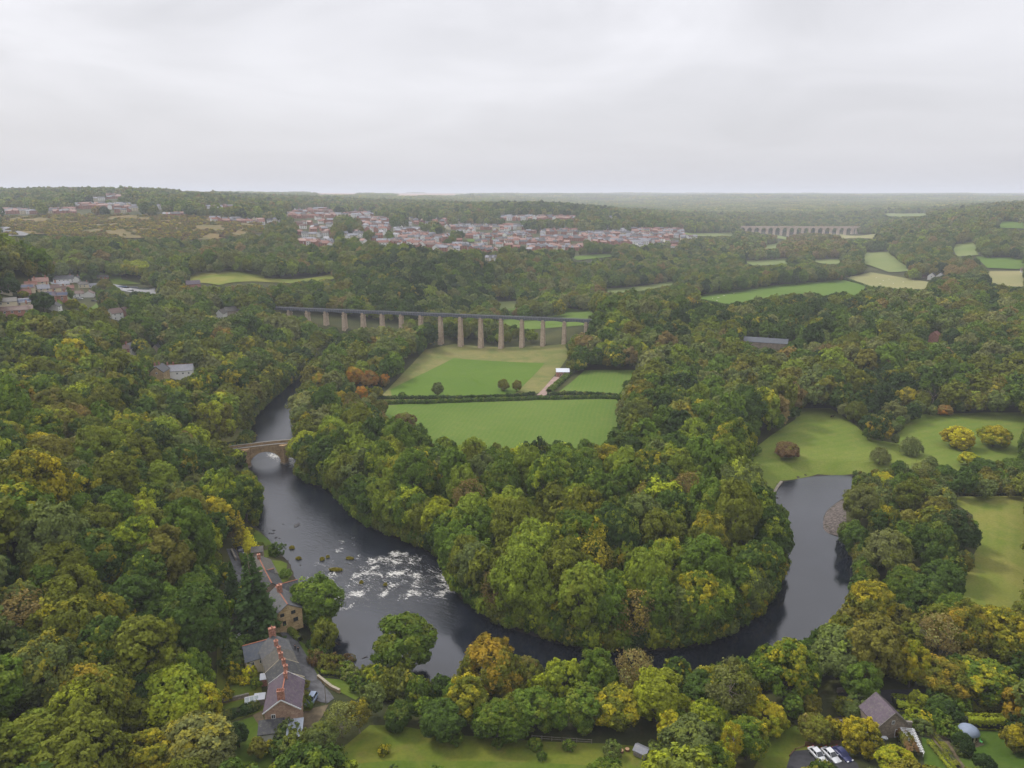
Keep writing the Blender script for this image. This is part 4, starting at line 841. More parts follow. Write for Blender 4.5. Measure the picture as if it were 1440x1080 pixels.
clear([(1036,317.5),(1207,318),(1206,329),(1185,331),(1160,330),(1140,327),(1120,330),(1080,330),(1048,326)], 2020)
M_FARCON = None
# ------------------------------------------------------------------ people on the lane
M_SKIN = simple('skin', (.45, .28, .20), .6, .1, 5); M_COAT = simple('dark_coat_cloth', (.022, .022, .028), .9, .2, 8); M_TROUS = simple('grey_trouser_cloth', (.04, .04, .05), .9, .2, 8); M_HAIR = simple('brown_hair', (.05, .03, .02), .8, .2, 20)
def skin_mesh(name, joints, bones, mat, parent, root=0):
    me = bpy.data.meshes.new(name); me.from_pydata([j[:3] for j in joints], bones, []); o = link(bpy.data.objects.new(name, me)); bpy.context.view_layer.update()
    sk = o.modifiers.new('skin', 'SKIN'); lay = me.skin_vertices[0].data if me.skin_vertices else None
    if lay is None:
        bm = bmesh.new(); bm.from_mesh(me); bm.verts.layers.skin.verify(); bm.to_mesh(me); bm.free(); lay = me.skin_vertices[0].data
    for i, j in enumerate(joints): lay[i].radius = (j[3], j[4] if len(j) > 4 else j[3]); lay[i].use_root = (i == root)
    sb = o.modifiers.new('sub', 'SUBSURF'); sb.levels = sb.render_levels = 1; bpy.context.view_layer.update()
    ev = bpy.data.meshes.new_from_object(o.evaluated_get(bpy.context.evaluated_depsgraph_get())); bpy.data.objects.remove(o); ev.materials.clear(); ev.materials.append(mat); ev.name = name
    return link(bpy.data.objects.new(name, ev), parent)
def person(px, py, rotd, coat, label, st=.28, k=1.0):
    g = G(px, py); o = empty('person', (g[0], g[1], g[2] + .12), R_(rotd), (k, k, k)); tag(o, label, 'person')
    J = [(0, 0, .95, .13, .10), (0, 0, 1.15, .12, .09), (0, 0, 1.40, .15, .10), (0, 0, 1.52, .05), (0.01, 0, 1.60, .085, .095), (0.01, 0, 1.70, .075, .085),
         (.19, .02, 1.42, .05), (.24, -.08, 1.15, .04), (.25, .08, .93, .033), (.25, .12, .84, .035, .02), (-.19, .02, 1.42, .05), (-.24, .06, 1.15, .04), (-.24, .16, .93, .033), (-.24, .20, .84, .035, .02),
         (.09, 0, .88, .085), (.10, st * .55, .50, .06), (.10, st, .09, .042), (.10, st + .16, .04, .045, .03), (-.09, 0, .88, .085), (-.10, -st * .2, .49, .06), (-.10, -st, .12, .042), (-.10, -st + .14, .04, .045, .03)]
    B = [(0, 1), (1, 2), (2, 3), (3, 4), (4, 5), (2, 6), (6, 7), (7, 8), (8, 9), (2, 10), (10, 11), (11, 12), (12, 13), (0, 14), (14, 15), (15, 16), (16, 17), (0, 18), (18, 19), (19, 20), (20, 21)]
    skin_mesh('body', J, B, M_SKIN, o)
    up = [(J[i][0], J[i][1], J[i][2], J[i][3] + .03, (J[i][4] if len(J[i]) > 4 else J[i][3]) + .03) for i in (0, 1, 2, 6, 7, 8, 10, 11, 12)]; up.insert(1, (0, 0, .82, .17, .13))
    skin_mesh('coat', up, [(1, 0), (0, 2), (2, 3), (3, 4), (4, 5), (5, 6), (3, 7), (7, 8), (8, 9)], coat, o)
    dn = [(J[i][0], J[i][1], J[i][2], J[i][3] + .02, (J[i][4] if len(J[i]) > 4 else J[i][3]) + .02) for i in (0, 14, 15, 16, 18, 19, 20)]; skin_mesh('trousers', dn, [(0, 1), (1, 2), (2, 3), (0, 4), (4, 5), (5, 6)], M_TROUS, o)
    m = MB(); m.tube([(0, -.02, 1.60), (0, -.03, 1.70), (0, -.01, 1.79), (0, 0, 1.82)], [.09, .112, .08, .02], 10); m.build('hair', [M_HAIR], o, True)
person(415.5, 915, 30, M_COAT, 'walker in a dark coat on the lane, on the left of the pair'); person(419.8, 918, 20, simple('black_jacket_cloth', (.012, .012, .014), .9, .2, 8), 'walker in black on the lane, on the right of the pair', .22, 1.03)
# sheep in the far fields, a horse in the pool meadow
M_WOOL = simple('fleece', (.62, .58, .50), .95, .1, 8); M_DARKCOAT = simple('dark_horse_coat', (.04, .025, .018), .6, .2, 6)
def animal(px, py, rotd, k, mat, name, label, cat, neck=.35, group=None):
    g = G(px, py); o = empty(name, (g[0], g[1], g[2] + .3), R_(rotd), (k, k, k)); tag(o, label, cat, group)
    J = [(0, 0, .78, .26, .22), (.45, 0, .80, .25, .2), (-.42, 0, .80, .25, .2), (.68, 0, .80 + neck * .5, .13), (.88, 0, .75 + neck, .10), (1.08, 0, .66 + neck, .06),
         (.42, .15, .55, .09), (.44, .15, .30, .05), (.42, .15, .02, .045), (.42, -.15, .55, .09), (.40, -.15, .30, .05), (.44, -.15, .02, .045), (-.46, .15, .58, .12), (-.52, .15, .32, .05), (-.48, .15, .02, .045), (-.46, -.15, .58, .12), (-.54, -.15, .32, .05), (-.50, -.15, .02, .045), (-.70, 0, .80, .05), (-.76, 0, .55, .04)]
    B = [(0, 1), (0, 2), (1, 3), (3, 4), (4, 5), (1, 6), (6, 7), (7, 8), (1, 9), (9, 10), (10, 11), (2, 12), (12, 13), (13, 14), (2, 15), (15, 16), (16, 17), (2, 18), (18, 19)]
    if name + '_me' in HM: link(bpy.data.objects.new('body', HM[name + '_me']), o)
    else: HM[name + '_me'] = skin_mesh('body', J, B, mat, o).data
    return o
animal(1170, 588.5, 20, 1.5, M_DARKCOAT, 'horse', 'small dark horse grazing in the pool meadow', 'horse', .1)
shp = [(1010,420),(1002,421),(1018,417),(1032,414),(1008,424),(1232,392),(1242,396),(1250,394),(1256,400),(1270,398),(1284,396),(1238,400)]
for i, (px, py) in enumerate(shp): animal(px, py, (i * 77) % 360, 1.25, M_WOOL, 'sheep', 'pale sheep grazing in the ' + ('bright green' if px < 1100 else 'pale dry') + ' valley field', 'sheep', .0, 'sheep in the ' + ('bright' if px < 1100 else 'dry') + ' valley field')
# ------------------------------------------------------------------ gardens, lanes and yards on the left bank
def zone_clear(pts, nt=True):
    clear(pts)
    if nt: NOTREE.append(gpoly(pts))
field('lane', [(380,872),(389,868),(396,879),(417,900),(434,926),(444,945),(454,963),(464,974),(470,983),(461,989),(451,988),(444,984),(432,975),(421,955),(409,924),(397,895)], M_ASPHALT, .12, nt=True)
field('lane', [(318,772),(330,772),(338,790),(348,818),(336,824),(326,792)], M_ASPHALT, .12, clr=[(325,780),(336,788),(344,812),(336,812)], nt=True)
field('garden_lawn', [(310,971),(329,962),(355,963),(356,972),(319,983)], G_LAWN, .1); field('garden_lawn', [(314,991),(346,984),(345,992),(316,1000)], G_LAWN, .1)
field('garden_lawn', [(327,1017),(356,1008),(370,1022),(385,1031),(389,1046),(380,1080),(318,1080),(333,1030)], G_LAWN, .1)
field('garden_path', [(303,986),(350,976),(352,981),(305,991)], M_EARTH, .12); field('garden_yard', [(355,1006),(368,1000),(376,1030),(366,1024)], M_EARTH, .11)
field('garden_patch', [(305,905),(345,885),(372,884),(380,900),(340,925),(365,945),(372,1000),(350,1006),(305,1020)], G_VERGE, .05, clr=[(336,905),(375,884),(384,884),(384,1000),(350,1004),(312,1012),(312,965),(336,950)], nt=True)
field('lane_verge', [(420,901),(428,906),(446,930),(450,948),(446,950),(432,926)], G_LAWN, .1)
field('riverside_lawn', [(450,953),(478,956),(500,963),(512,975),(500,985),(479,974)], G_LAWN, .1, nt=True)
field('front_garden', [(420,955),(432,975),(444,987),(436,1000),(424,1000)], G_VERGE, .08, clr=[(420,957),(436,978),(440,1000),(424,1000)], nt=True)
field('dirt_drive', [(424,1000),(440,996),(462,991),(452,1010),(440,1030),(430,1060),(418,1060)], M_EARTH, .08, clr=[(424,1000),(445,990),(462,990),(445,1006),(432,1020),(424,1030)], nt=True)
field('cottage_lawn', [(349,742),(363,747),(376,758),(387,766),(371,769),(354,768)], G_LAWN, .08, nt=True); field('cottage_lawn', [(362,777),(388,771),(388,780),(372,785)], G_LAWN, .08, nt=True)
field('cottage_lawn', [(382,788),(395,789),(404,793),(403,801),(412,806),(405,816),(396,820),(388,812)], G_LAWN, .08, nt=True); field('forecourt', [(326,768),(346,770),(356,782),(346,800),(336,790)], M_EARTH, .09, nt=True)
field('grassy_spit', [(300,600),(345,604),(352,608),(340,618),(300,625)], G_ROUGH, .06, clr=[(325,606),(348,606),(340,617),(322,620)])
NOTREE.append(gpoly([(388,868),(440,868),(450,900),(452,945),(430,926),(410,895)])); NOTREE.append(gpoly([(340,760),(420,780),(420,830),(380,830)])); clear([(346,742),(386,766),(388,782),(412,804),(415,835),(404,868),(388,868),(350,800)])
NOTREE.append(gpoly([(305,1005),(440,1005),(440,1085),(305,1085)])); clear([(330,1020),(370,1000),(418,1000),(420,1032),(385,1036),(378,1080),(326,1080)])
# the long grass in front of the near bank
field('foreground_field', [(380,1140),(440,1072),(478,1055),(520,1020),(560,1020),(640,1034),(760,1043),(860,1046),(945,1056),(960,1140)], G_VERGE, .06, clr=[(470,1064),(520,1024),(560,1026),(640,1038),(760,1046),(860,1050),(930,1060),(930,1080),(440,1080)], nt=True)
field('foreground_field', [(380,1150),(430,1078),(560,1070),(760,1073),(900,1082),(960,1150)], G_LAWN, .12)
field('car_park_grass', [(1060,1080),(1085,1035),(1120,1020),(1180,1030),(1190,1062),(1180,1140),(1050,1140)], G_VERGE, .06, clr=[(1062,1080),(1080,1046),(1110,1034),(1170,1036),(1190,1050),(1190,1080)], nt=True)
field('car_park', [(1113,1057),(1132,1055),(1183,1050),(1206,1075),(1225,1120),(1100,1120),(1106,1080)], M_DARKASPH, .11, nt=True)
field('back_lane', [(1178,968),(1215,972),(1300,970),(1430,975),(1520,975),(1520,992),(1430,992),(1300,990),(1225,990),(1200,1000),(1196,1024),(1178,1024)], M_DARKASPH, .09, clr=[(1186,975),(1215,974),(1300,974),(1412,976),(1412,988),(1300,988),(1225,988),(1200,1006),(1186,1000)], nt=True)
field('stone_yard', [(1172,1010),(1200,1006),(1205,1024),(1180,1028)], M_EARTH, .13, nt=True)
field('garden_path', [(1288,999),(1306,1002),(1334,1040),(1362,1084),(1342,1084),(1312,1040)], M_EARTH, .10, nt=True)
PK = [(1296,1036),(1310,1040),(1342,1090),(1302,1090)]; field('park_lawn', PK, G_PARK, .09, nt=True)
field('park_lawn', [(1352,1028),(1414,1030),(1470,1032),(1520,1100),(1346,1100),(1344,1070),(1366,1052)], G_PARK, .09, clr=[(1356,1030),(1440,1034),(1440,1080),(1352,1080),(1346,1070),(1366,1052)], nt=True)
NOTREE.append(gpoly([(1215,985),(1440,992),(1440,1100),(1230,1100)])); clear([(1224,985),(1300,990),(1320,1018),(1440,1004),(1440,1080),(1300,1080),(1262,1025),(1236,1012)])
drape('gravel_bar', gpoly([(1184,704),(1188,706),(1190,726),(1190,752),(1184,754),(1158,751),(1157,735),(1164,716)]), simple('river_shingle', (.06, .05, .042), .95, .4, 1.2, bump=.08, kind='World', c2=(.115, .095, .085)), .05)
clear([(1162,716),(1180,704),(1186,752),(1158,750)])
clear([(1135,1050),(1197,1050),(1199,1080),(1135,1080)])
# ------------------------------------------------------------------ hedges and shrubs
def hedge(name, pts, w, h, c, a, amt, label, ls=.26, dens=34, round_=.35):
    """a row of leaves packed round a rounded box section; part of the thing is the dark twig core"""
    rg = np.random.default_rng(len(bpy.data.objects)); P3 = []
    for p in pts: g = G(*p) if len(p) == 2 else p; P3.append(g[:2])
    Ls = [math.hypot(b[0] - a_[0], b[1] - a_[1]) for a_, b in zip(P3[:-1], P3[1:])]; T = sum(Ls); n = int(T * (w + 2 * h) * dens / 1.6)
    n = min(n, 26000); s = rg.uniform(0, T, n); X = np.zeros(n); Y = np.zeros(n); NX = np.zeros(n); NY = np.zeros(n); acc = 0
    for (a_, b), L in zip(zip(P3[:-1], P3[1:]), Ls):
        k = (s >= acc) & (s <= acc + L); f = (s[k] - acc) / L; X[k] = a_[0] + (b[0] - a_[0]) * f; Y[k] = a_[1] + (b[1] - a_[1]) * f; NX[k] = -(b[1] - a_[1]) / L; NY[k] = (b[0] - a_[0]) / L; acc += L
    bump_ = 1 + round_ * .5 * (np.sin(s * 1.3 + rg.uniform(0, 6)) * np.sin(s * .47) + .4 * np.sin(s * 3.1)); th = rg.uniform(-.15, math.pi + .15, n)
    ex = 1.0 if round_ > .2 else .35; cs, sn = np.cos(th), np.sin(th); cs = np.sign(cs) * np.abs(cs) ** ex; sn = np.sign(sn) * np.abs(sn) ** (ex * .6)
    r = rg.uniform(.82, 1.05, n); u = cs * w / 2 * r * bump_; z = np.maximum(sn, 0) ** .8 * h * r * bump_
    ox, oy = P3[0]; pos = np.c_[X + NX * u - ox, Y + NY * u - oy, H(X + NX * u, Y + NY * u) + z]; nr = unit(np.c_[NX * cs, NY * cs, np.maximum(sn, 0) + .1] + rg.normal(size=(n, 3)) * .35)
    zb = float(H(ox, oy)); pos[:, 2] -= zb; blob = .5 + .5 * np.sin(s * .8 + 2 * np.sin(s * .31)); me = leaves_mesh('foliage', pos, nr, ls, np.c_[blob * .7 + rg.random(n) * .3, rg.random(n), np.clip(z / h, 0, 1)], M_LEAF, rg)
    o = empty(name, (ox, oy, zb)); tag(o, label, 'hedge'); f = link(bpy.data.objects.new('foliage', me), o); f['tint'] = list(PAL[c]); f['accent'] = list(PAL[a]); f['turning'] = amt
    m = MB(); 
    for (a_, b) in zip(P3[:-1], P3[1:]): za, zb2 = float(H(*a_)) - zb, float(H(*b)) - zb; m.obox((a_[0] - ox, a_[1] - oy, za + h * .38), (b[0] - ox, b[1] - oy, zb2 + h * .38), w * .6, h * .8)
    m.build('twig_core', [M_TWIG], o); return o
M_TWIG = simple('hedge_twigs', (.03, .035, .015), .95, .3, 3)
HEDGES = [
 ('field_hedge', [(526,568),(600,567.5),(690,564),(760,561.5),(830,560.5),(868,561)], 2.6, 2.2, 'dark', 'olive', .2, 'long front hedge between the big meadow and the mown field', .4, 16),
 ('field_hedge', [(530,561),(600,561),(690,559.5),(752,555)], 2.2, 1.9, 'deep', 'olive', .15, 'back hedge along the foot of the mown field, left of the gravel track', .4, 16),
 ('field_hedge', [(770,556),(800,554),(835,555.5),(868,558)], 2.2, 1.9, 'deep', 'bronze', .2, 'back hedge below the small paddock, right of the gravel track', .4, 16),
 ('field_hedge', [(772,552),(788,538),(800,526),(806,521)], 4.0, 2.4, 'mid', 'sage', .3, 'bushy hedge between the gravel track and the small paddock', .42, 14),
 ('valley_hedge', [(966,421),(990,425),(1020,431),(1060,434)], 3, 2.5, 'dark', 'olive', .1, 'hedge at the near edge of the bright valley field', .7, 5),
 ('valley_hedge', [(1184,391),(1205,399),(1225,406),(1262,409),(1300,410)], 3, 2.4, 'dark', 'olive', .1, 'hedge curving round the pale dry valley field', .7, 5),
 ('clipped_hedge', [(1357,1020),(1385,1021),(1413,1022)], 2.6, 2.6, 'lime', 'light', .2, 'long clipped hedge with bright top behind the right hand lawn', .22, 60, .05),
 ('clipped_hedge', [(1257,992),(1279,993)], 4.0, 1.9, 'lime', 'light', .3, 'bright green clipped hedge block beside the stone barn', .2, 60, .1),
 ('clipped_hedge', [(1306,1046),(1322,1064),(1340,1086)], 1.2, 1.1, 'olive', 'lime', .2, 'low clipped hedge between the narrow lawn and the garden path', .2, 50, .1),
 ('clipped_hedge', [(1292,1006),(1306,1024),(1328,1052),(1346,1080)], 1.2, .9, 'olive', 'bronze', .3, 'rough low hedge down the left side of the garden path', .22, 40, .3),
 ('clipped_hedge', [(1264,1032),(1276,1052),(1284,1068)], 2.0, 2.4, 'olive', 'copper', .45, 'tall hedge turning red along the white pergola', .24, 50, .2),
 ('lane_hedge', [(1324,996),(1360,996),(1412,998),(1440,998)], 3.0, 1.6, 'bronze', 'olive', .4, 'olive-brown hedge along the dark lane above the lawn', .26, 36, .5),
 ('garden_hedge', [(313,1012),(334,1005),(352,999),(364,994)], 2.4, 1.8, 'deep', 'bronze', .2, 'dark hedge across the garden below the greenhouse', .24, 40, .4),
 ('lane_hedge', [(393,872),(402,883),(412,893),(422,902)], 2.0, 1.8, 'mid', 'olive', .3, 'hedge between the lane and the golden stone cottage garden', .24, 40, .3),
 ('bank_hedge', [(450,950),(462,949),(478,951)], 2.0, 1.6, 'olive', 'light', .3, 'trimmed hedge above the riverside lawn', .22, 44, .2),
 ('garden_hedge', [(342,786),(345,797)], 2.0, 2.2, 'mid', 'dark', .1, 'clipped green hedge beside the forecourt of the upstream cottage', .22, 50, .05)]
SHRUBS = [(352,952,.8,'lime','yellow',.5),(361,966,.7,'mid','lime',.3),(345,962,.6,'gold','yellow',.4),(327,962,.6,'olive','gold',.4),(336,960,.5,'lime','gold',.5),(318,985,.8,'olive','gold',.5),(352,888,.9,'lime','gold',.4),(345,905,.9,'dark','mid',.3),(333,925,1.3,'dark','sage',.2),(340,940,1.3,'sage','dark',.3),(325,915,1.2,'dark','olive',.2),(322,940,1.2,'dark','olive',.3),(330,950,1.0,'olive','gold',.3),
 (446,935,1.1,'copper','olive',.4),(452,925,1.2,'dark','olive',.2),(461,945,1.2,'bronze','olive',.4),(484,950,1.1,'mid','light',.3),(492,955,1.1,'grey','light',.3),(472,943,1.3,'olive','copper',.4),(486,940,1.2,'bronze','copper',.5),(500,960,1.0,'mid','light',.3),(441,912,.8,'dark','mid',.2),(508,975,1.1,'dark','olive',.2),
 (426,985,.8,'olive','bronze',.3),(430,996,.8,'mid','olive',.3),(428,968,.6,'bronze','olive',.3),(405,1040,1.1,'sage','dark',.2),(420,1050,1.2,'olive','sage',.3),(410,1060,1.2,'sage','olive',.3),(395,1060,1.0,'dark','sage',.2),(380,1060,.8,'olive','gold',.3),
 (1188,1004,1.2,'olive','bronze',.3),(1206,1000,1.2,'sage','dark',.2),(1330,1012,1.4,'deep','dark',.1),(1322,1002,1.4,'dark','sage',.2),(1338,1004,1.2,'mid','light',.3),(1350,1002,1.2,'mid','light',.3),(1316,1020,1.1,'mid','light',.2),(1334,1036,1.1,'mid','olive',.3),(1345,1044,1.0,'mid','olive',.2),(1302,1018,1.0,'lime','gold',.4),(1296,1030,.9,'sage','dark',.2),(1284,1010,.9,'lime','light',.4),(1275,1020,.8,'mid','lime',.3),
 (1352,1062,.8,'sage','olive',.2),(1434,1040,1.3,'deep','dark',.1),(1172,1032,1.1,'gold','olive',.3),(1182,1038,1.0,'olive','gold',.4),(1140,1035,1.4,'olive','brown',.3),
 (390,782,1.2,'dark','mid',.2),(401,812,.9,'mid','dark',.2),(366,771,.7,'olive','mid',.3),(352,752,.8,'olive','gold',.3),(540,1060,.6,'olive','gold',.4),(640,1046,.8,'mid','olive',.3),(700,1050,.6,'mid','olive',.3),(752,1054,.7,'mid','olive',.3),(800,1054,.6,'mid','light',.3),(860,1062,1.0,'sage','mid',.3),(925,1062,1.1,'sage','light',.3),(762,1068,.5,'dark','mid',.3),
 (566,560,1.0,'dark','olive',.2),(1060,640,1.4,'mid','sage',.2),(1050,650,1.3,'mid','olive',.2),(1048,668,1.3,'olive','light',.3),(1070,684,1.0,'olive','mid',.3)]
# ------------------------------------------------------------------ foliage materials (colours come from each tree's own tint)
def leaf_mat(name, src):
    t = NT(name)
    def A(n, k=src):
        a = t.n('ShaderNodeAttribute', attribute_name=n, attribute_type=k); return a
    tint = A('tint').outputs['Color']; acc = A('accent').outputs['Color']; amt = A('turning').outputs['Fac']
    lv = t.n('ShaderNodeSeparateColor'); t.set(lv.inputs[0], t.n('ShaderNodeAttribute', attribute_name='leaf', attribute_type='GEOMETRY').outputs['Color'])
    # a bough turns before the next one does; tops and outer ends turn first
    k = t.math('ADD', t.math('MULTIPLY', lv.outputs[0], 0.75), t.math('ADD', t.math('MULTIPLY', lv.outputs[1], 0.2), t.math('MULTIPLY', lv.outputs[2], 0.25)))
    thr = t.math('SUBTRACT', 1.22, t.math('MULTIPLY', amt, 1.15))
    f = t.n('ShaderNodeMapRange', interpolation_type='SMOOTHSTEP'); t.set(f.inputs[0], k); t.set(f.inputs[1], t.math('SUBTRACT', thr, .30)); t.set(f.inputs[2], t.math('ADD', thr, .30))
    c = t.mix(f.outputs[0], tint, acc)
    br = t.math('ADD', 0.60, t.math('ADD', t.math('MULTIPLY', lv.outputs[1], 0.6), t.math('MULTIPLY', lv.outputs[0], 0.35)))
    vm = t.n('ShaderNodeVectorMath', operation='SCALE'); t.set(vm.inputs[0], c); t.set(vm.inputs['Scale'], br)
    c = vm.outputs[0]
    d = t.n('ShaderNodeBsdfPrincipled'); t.set(d.inputs['Base Color'], c); d.inputs['Roughness'].default_value = 0.6; d.inputs['Specular IOR Level'].default_value = 0.05
    tr = t.n('ShaderNodeBsdfTranslucent'); vm2 = t.n('ShaderNodeVectorMath', operation='MULTIPLY'); t.set(vm2.inputs[0], c); vm2.inputs[1].default_value = (1.5, 1.4, .6); t.set(tr.inputs[0], vm2.outputs[0])
    ms = t.n('ShaderNodeMixShader'); ms.inputs[0].default_value = 0.24
    t.t.links.new(d.outputs[0], ms.inputs[1]); t.t.links.new(tr.outputs[0], ms.inputs[2]); t.t.links.new(ms.outputs[0], t.out.inputs[0])
    return t.m
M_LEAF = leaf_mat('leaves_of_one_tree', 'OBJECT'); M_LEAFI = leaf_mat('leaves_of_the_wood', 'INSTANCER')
M_BARK = simple('bark', (0.085, 0.065, 0.045), 0.95, 0.35, 2.0, bump=0.05)
M_PALEBARK = simple('pale_bark', (0.30, 0.25, 0.19), 0.9, 0.25, 2.0, bump=0.03)
def unit(v): return v / np.maximum(np.linalg.norm(v, axis=-1, keepdims=True), 1e-9)
def rdir(rg, n): return unit(rg.normal(size=(n, 3)))
def leaves_mesh(name, pos, nrm, size, col, mat, rg, stretch=1.0, hang=0.0):
    n = len(pos); a = rdir(rg, n)
    if hang: a = unit(a * (1 - hang) + np.array([0, 0, 1.0]) * hang)
    u = unit(np.cross(nrm, a)); w = unit(np.cross(nrm, u))
    s = (size * rg.uniform(.65, 1.35, n))[:, None]; k = rg.uniform(.6, 1.0, n)[:, None]
    fold = nrm * s * rg.uniform(-.3, .3, n)[:, None]
    V = np.stack([pos + w * s * stretch, pos + u * s * k / stretch ** .5 + fold, pos - w * s * stretch, pos - u * s * k / stretch ** .5 + fold], 1).reshape(-1, 3)
    F = np.arange(4 * n).reshape(n, 4)
    return mesh_np(name, V, F, [mat], {'leaf': ('FACE', np.c_[col, np.ones(n)])})
def crown_mesh(name, seed, mat, R=7.0, Ht=16.0, base=2.2, nl=26, nsub=13, nleaf=24, ls=.42, lobe=(.30, .46), squash=1.0, flat=0.0, subr=.40):
    rg = np.random.default_rng(seed); cz = (base + Ht) / 2; c = (Ht - base) / 2
    stretch = np.array([rg.uniform(.85, 1.12), rg.uniform(.85, 1.12), 1])
    dirs = []; 
    for i in range(nl):                     # evenly spread boughs, jittered
        z = 1 - 1.62 * (i + .5) / nl; ph = i * 2.399963 + rg.normal() * .25; r = math.sqrt(max(0, 1 - z * z)); dirs.append((r * math.cos(ph), r * math.sin(ph), z))
    dirs = unit(np.array(dirs) + rg.normal(size=(nl, 3)) * .12)
    rad = rg.uniform(.74, 1.06, nl); rl = R * rg.uniform(*lobe, nl)
    shp = np.where(dirs[:, 2] < 0, 1.0 - .25 * (-dirs[:, 2]), 1.0)
    lp = dirs * rad[:, None] * np.array([R * .72, R * .72, c * .74]) * stretch; lp[:, :2] *= shp[:, None]
    lr = rg.random(nl)
    L = np.repeat(np.arange(nl), nsub); sdv = rdir(rg, len(L)); od = unit(lp * np.array([1, 1, R / c * 1.0]))[L]
    sdv = unit(sdv + od * .75)
    sp = lp[L] + sdv * (rl[L] * rg.uniform(.6, .95, len(L)))[:, None]
    sr = rl[L] * subr * rg.uniform(.7, 1.25, len(L)); sv = rg.random(len(L))
    K = np.repeat(np.arange(len(L)), nleaf); d = unit(rdir(rg, len(K)) + sdv[K] * .55 + np.array([0, 0, .25]))
    pos = sp[K] + d * (sr[K] * rg.uniform(.55, 1.12, len(K)))[:, None]
    pos[:, 2] = cz + pos[:, 2]
    if squash != 1.0: pos[:, :2] *= squash
    hgt = np.clip((pos[:, 2] - base) / (Ht - base), 0, 1)
    nrm = unit(d * 1.0 + od[K] * .5 + rg.normal(size=(len(K), 3)) * .45)
    col = np.c_[lr[L][K] * .7 + sv[K] * .3, rg.random(len(K)) * .5 + sv[K] * .5, hgt]
    ok = pos[:, 2] > .25
    return leaves_mesh(name, pos[ok], nrm[ok], ls, col[ok], mat, rg), lp + np.array([0, 0, cz])
def trunk_mesh(name, seed, tips, Ht=16.0, r0=.42, n=8, mat=None, bark=None, top=.62):
    rg = np.random.default_rng(seed); m = MB(); lean = rg.normal(size=2) * .4
    h = Ht * top
    pts = [(0, 0, -1.0), (0, 0, .0), (lean[0] * .3, lean[1] * .3, h * .35), (lean[0] * .7, lean[1] * .7, h * .7), (lean[0], lean[1], h)]
    m.tube(pts, [r0 * 1.5, r0 * 1.15, r0 * .85, r0 * .6, r0 * .2], 7)
    order = rg.permutation(len(tips))[:n]
    for i in order:
        tp = tips[i]; f = rg.uniform(.35, .8); a = np.array([lean[0] * f, lean[1] * f, h * f])
        if a[2] > tp[2]: a[2] = max(1.5, tp[2] - 1.0)
        mid = (a + tp) / 2 + np.array([0, 0, -.3]); m.tube([a, mid, tp], [r0 * .42, r0 * .26, r0 * .08], 5, False)
    return m.mesh(name, [bark or M_BARK], True)
# broadleaf forms, near (fine leaves) and for the wood further off (coarser)
FORMS = [dict(R=7.0, Ht=16, base=2.0, nl=26), dict(R=6.2, Ht=18.5, base=2.5, nl=30, lobe=(.28, .42)), dict(R=7.6, Ht=14.5, base=1.6, nl=28, lobe=(.26, .42)),
         dict(R=6.6, Ht=17, base=1.5, nl=34, lobe=(.24, .38)), dict(R=7.2, Ht=16, base=2.8, nl=20, lobe=(.34, .5)), dict(R=5.6, Ht=17, base=2.0, nl=24, lobe=(.3, .46)),
         dict(R=7.4, Ht=15.5, base=1.2, nl=36, lobe=(.22, .36)), dict(R=6.4, Ht=15, base=1.6, nl=22, lobe=(.32, .44))]
NEAR = []
for i, f in enumerate(FORMS):
    cm, tips = crown_mesh('leafy_crown', 100 + i, M_LEAF, nsub=15, nleaf=int(1000 / f['nl']), ls=.32, **f)
    NEAR.append((cm, trunk_mesh('branching_trunk', 100 + i, tips, f['Ht'])))
def src_obj(name, me): o = bpy.data.objects.new(name, me); return o
def make_coll(name, meshes):
    c = bpy.data.collections.new(name)
    for i, me in enumerate(meshes): c.objects.link(src_obj('%s_%02d' % (name, i), me))
    return c
MIDM = [crown_mesh('wood_crown_mid', 200 + i, M_LEAFI, nsub=9, nleaf=int(260 / f['nl']), ls=.66, **f)[0] for i, f in enumerate(FORMS)]
FARM = [crown_mesh('wood_crown_far', 300 + i, M_LEAFI, nsub=5, nleaf=4, ls=1.35, **dict(f, nl=16))[0] for i, f in enumerate(FORMS)]
def conifer(name, seed, mat, Ht=18.0, R=3.6, tiers=22, ls=.42, per=70, droop=.35, base=1.0):
    rg = np.random.default_rng(seed); P_, N_, C_ = [], [], []
    for k in range(tiers):
        f = k / (tiers - 1); z = base + (Ht - base) * f; r = R * (1 - f) ** .85 * rg.uniform(.85, 1.1) + .12; nb = max(5, int(13 * (1 - f) + 4))
        for b in range(nb):
            a = b / nb * 6.283 + rg.uniform(0, 1); rr = r * rg.uniform(.75, 1.1); lv = rg.random(); n = max(3, int(per * (1 - f * .8) / 4))
            s = rg.uniform(.15, 1, n) ** .6; p = np.c_[np.cos(a) * rr * s, np.sin(a) * rr * s, z - droop * rr * s + .2 * s * s * rr]
            p += rg.normal(size=(n, 3)) * (.16 * rr * s + .05)[:, None] * np.array([1, 1, .6]); P_.append(p)
            N_.append(unit(np.array([np.cos(a) * .6, np.sin(a) * .6, .8]) + rg.normal(size=(n, 3)) * .4)); C_.append(np.c_[np.full(n, lv), rg.random(n) * .6 + s * .4, np.full(n, f)])
    return leaves_mesh(name, np.vstack(P_), np.vstack(N_), ls, np.vstack(C_), mat, rg)
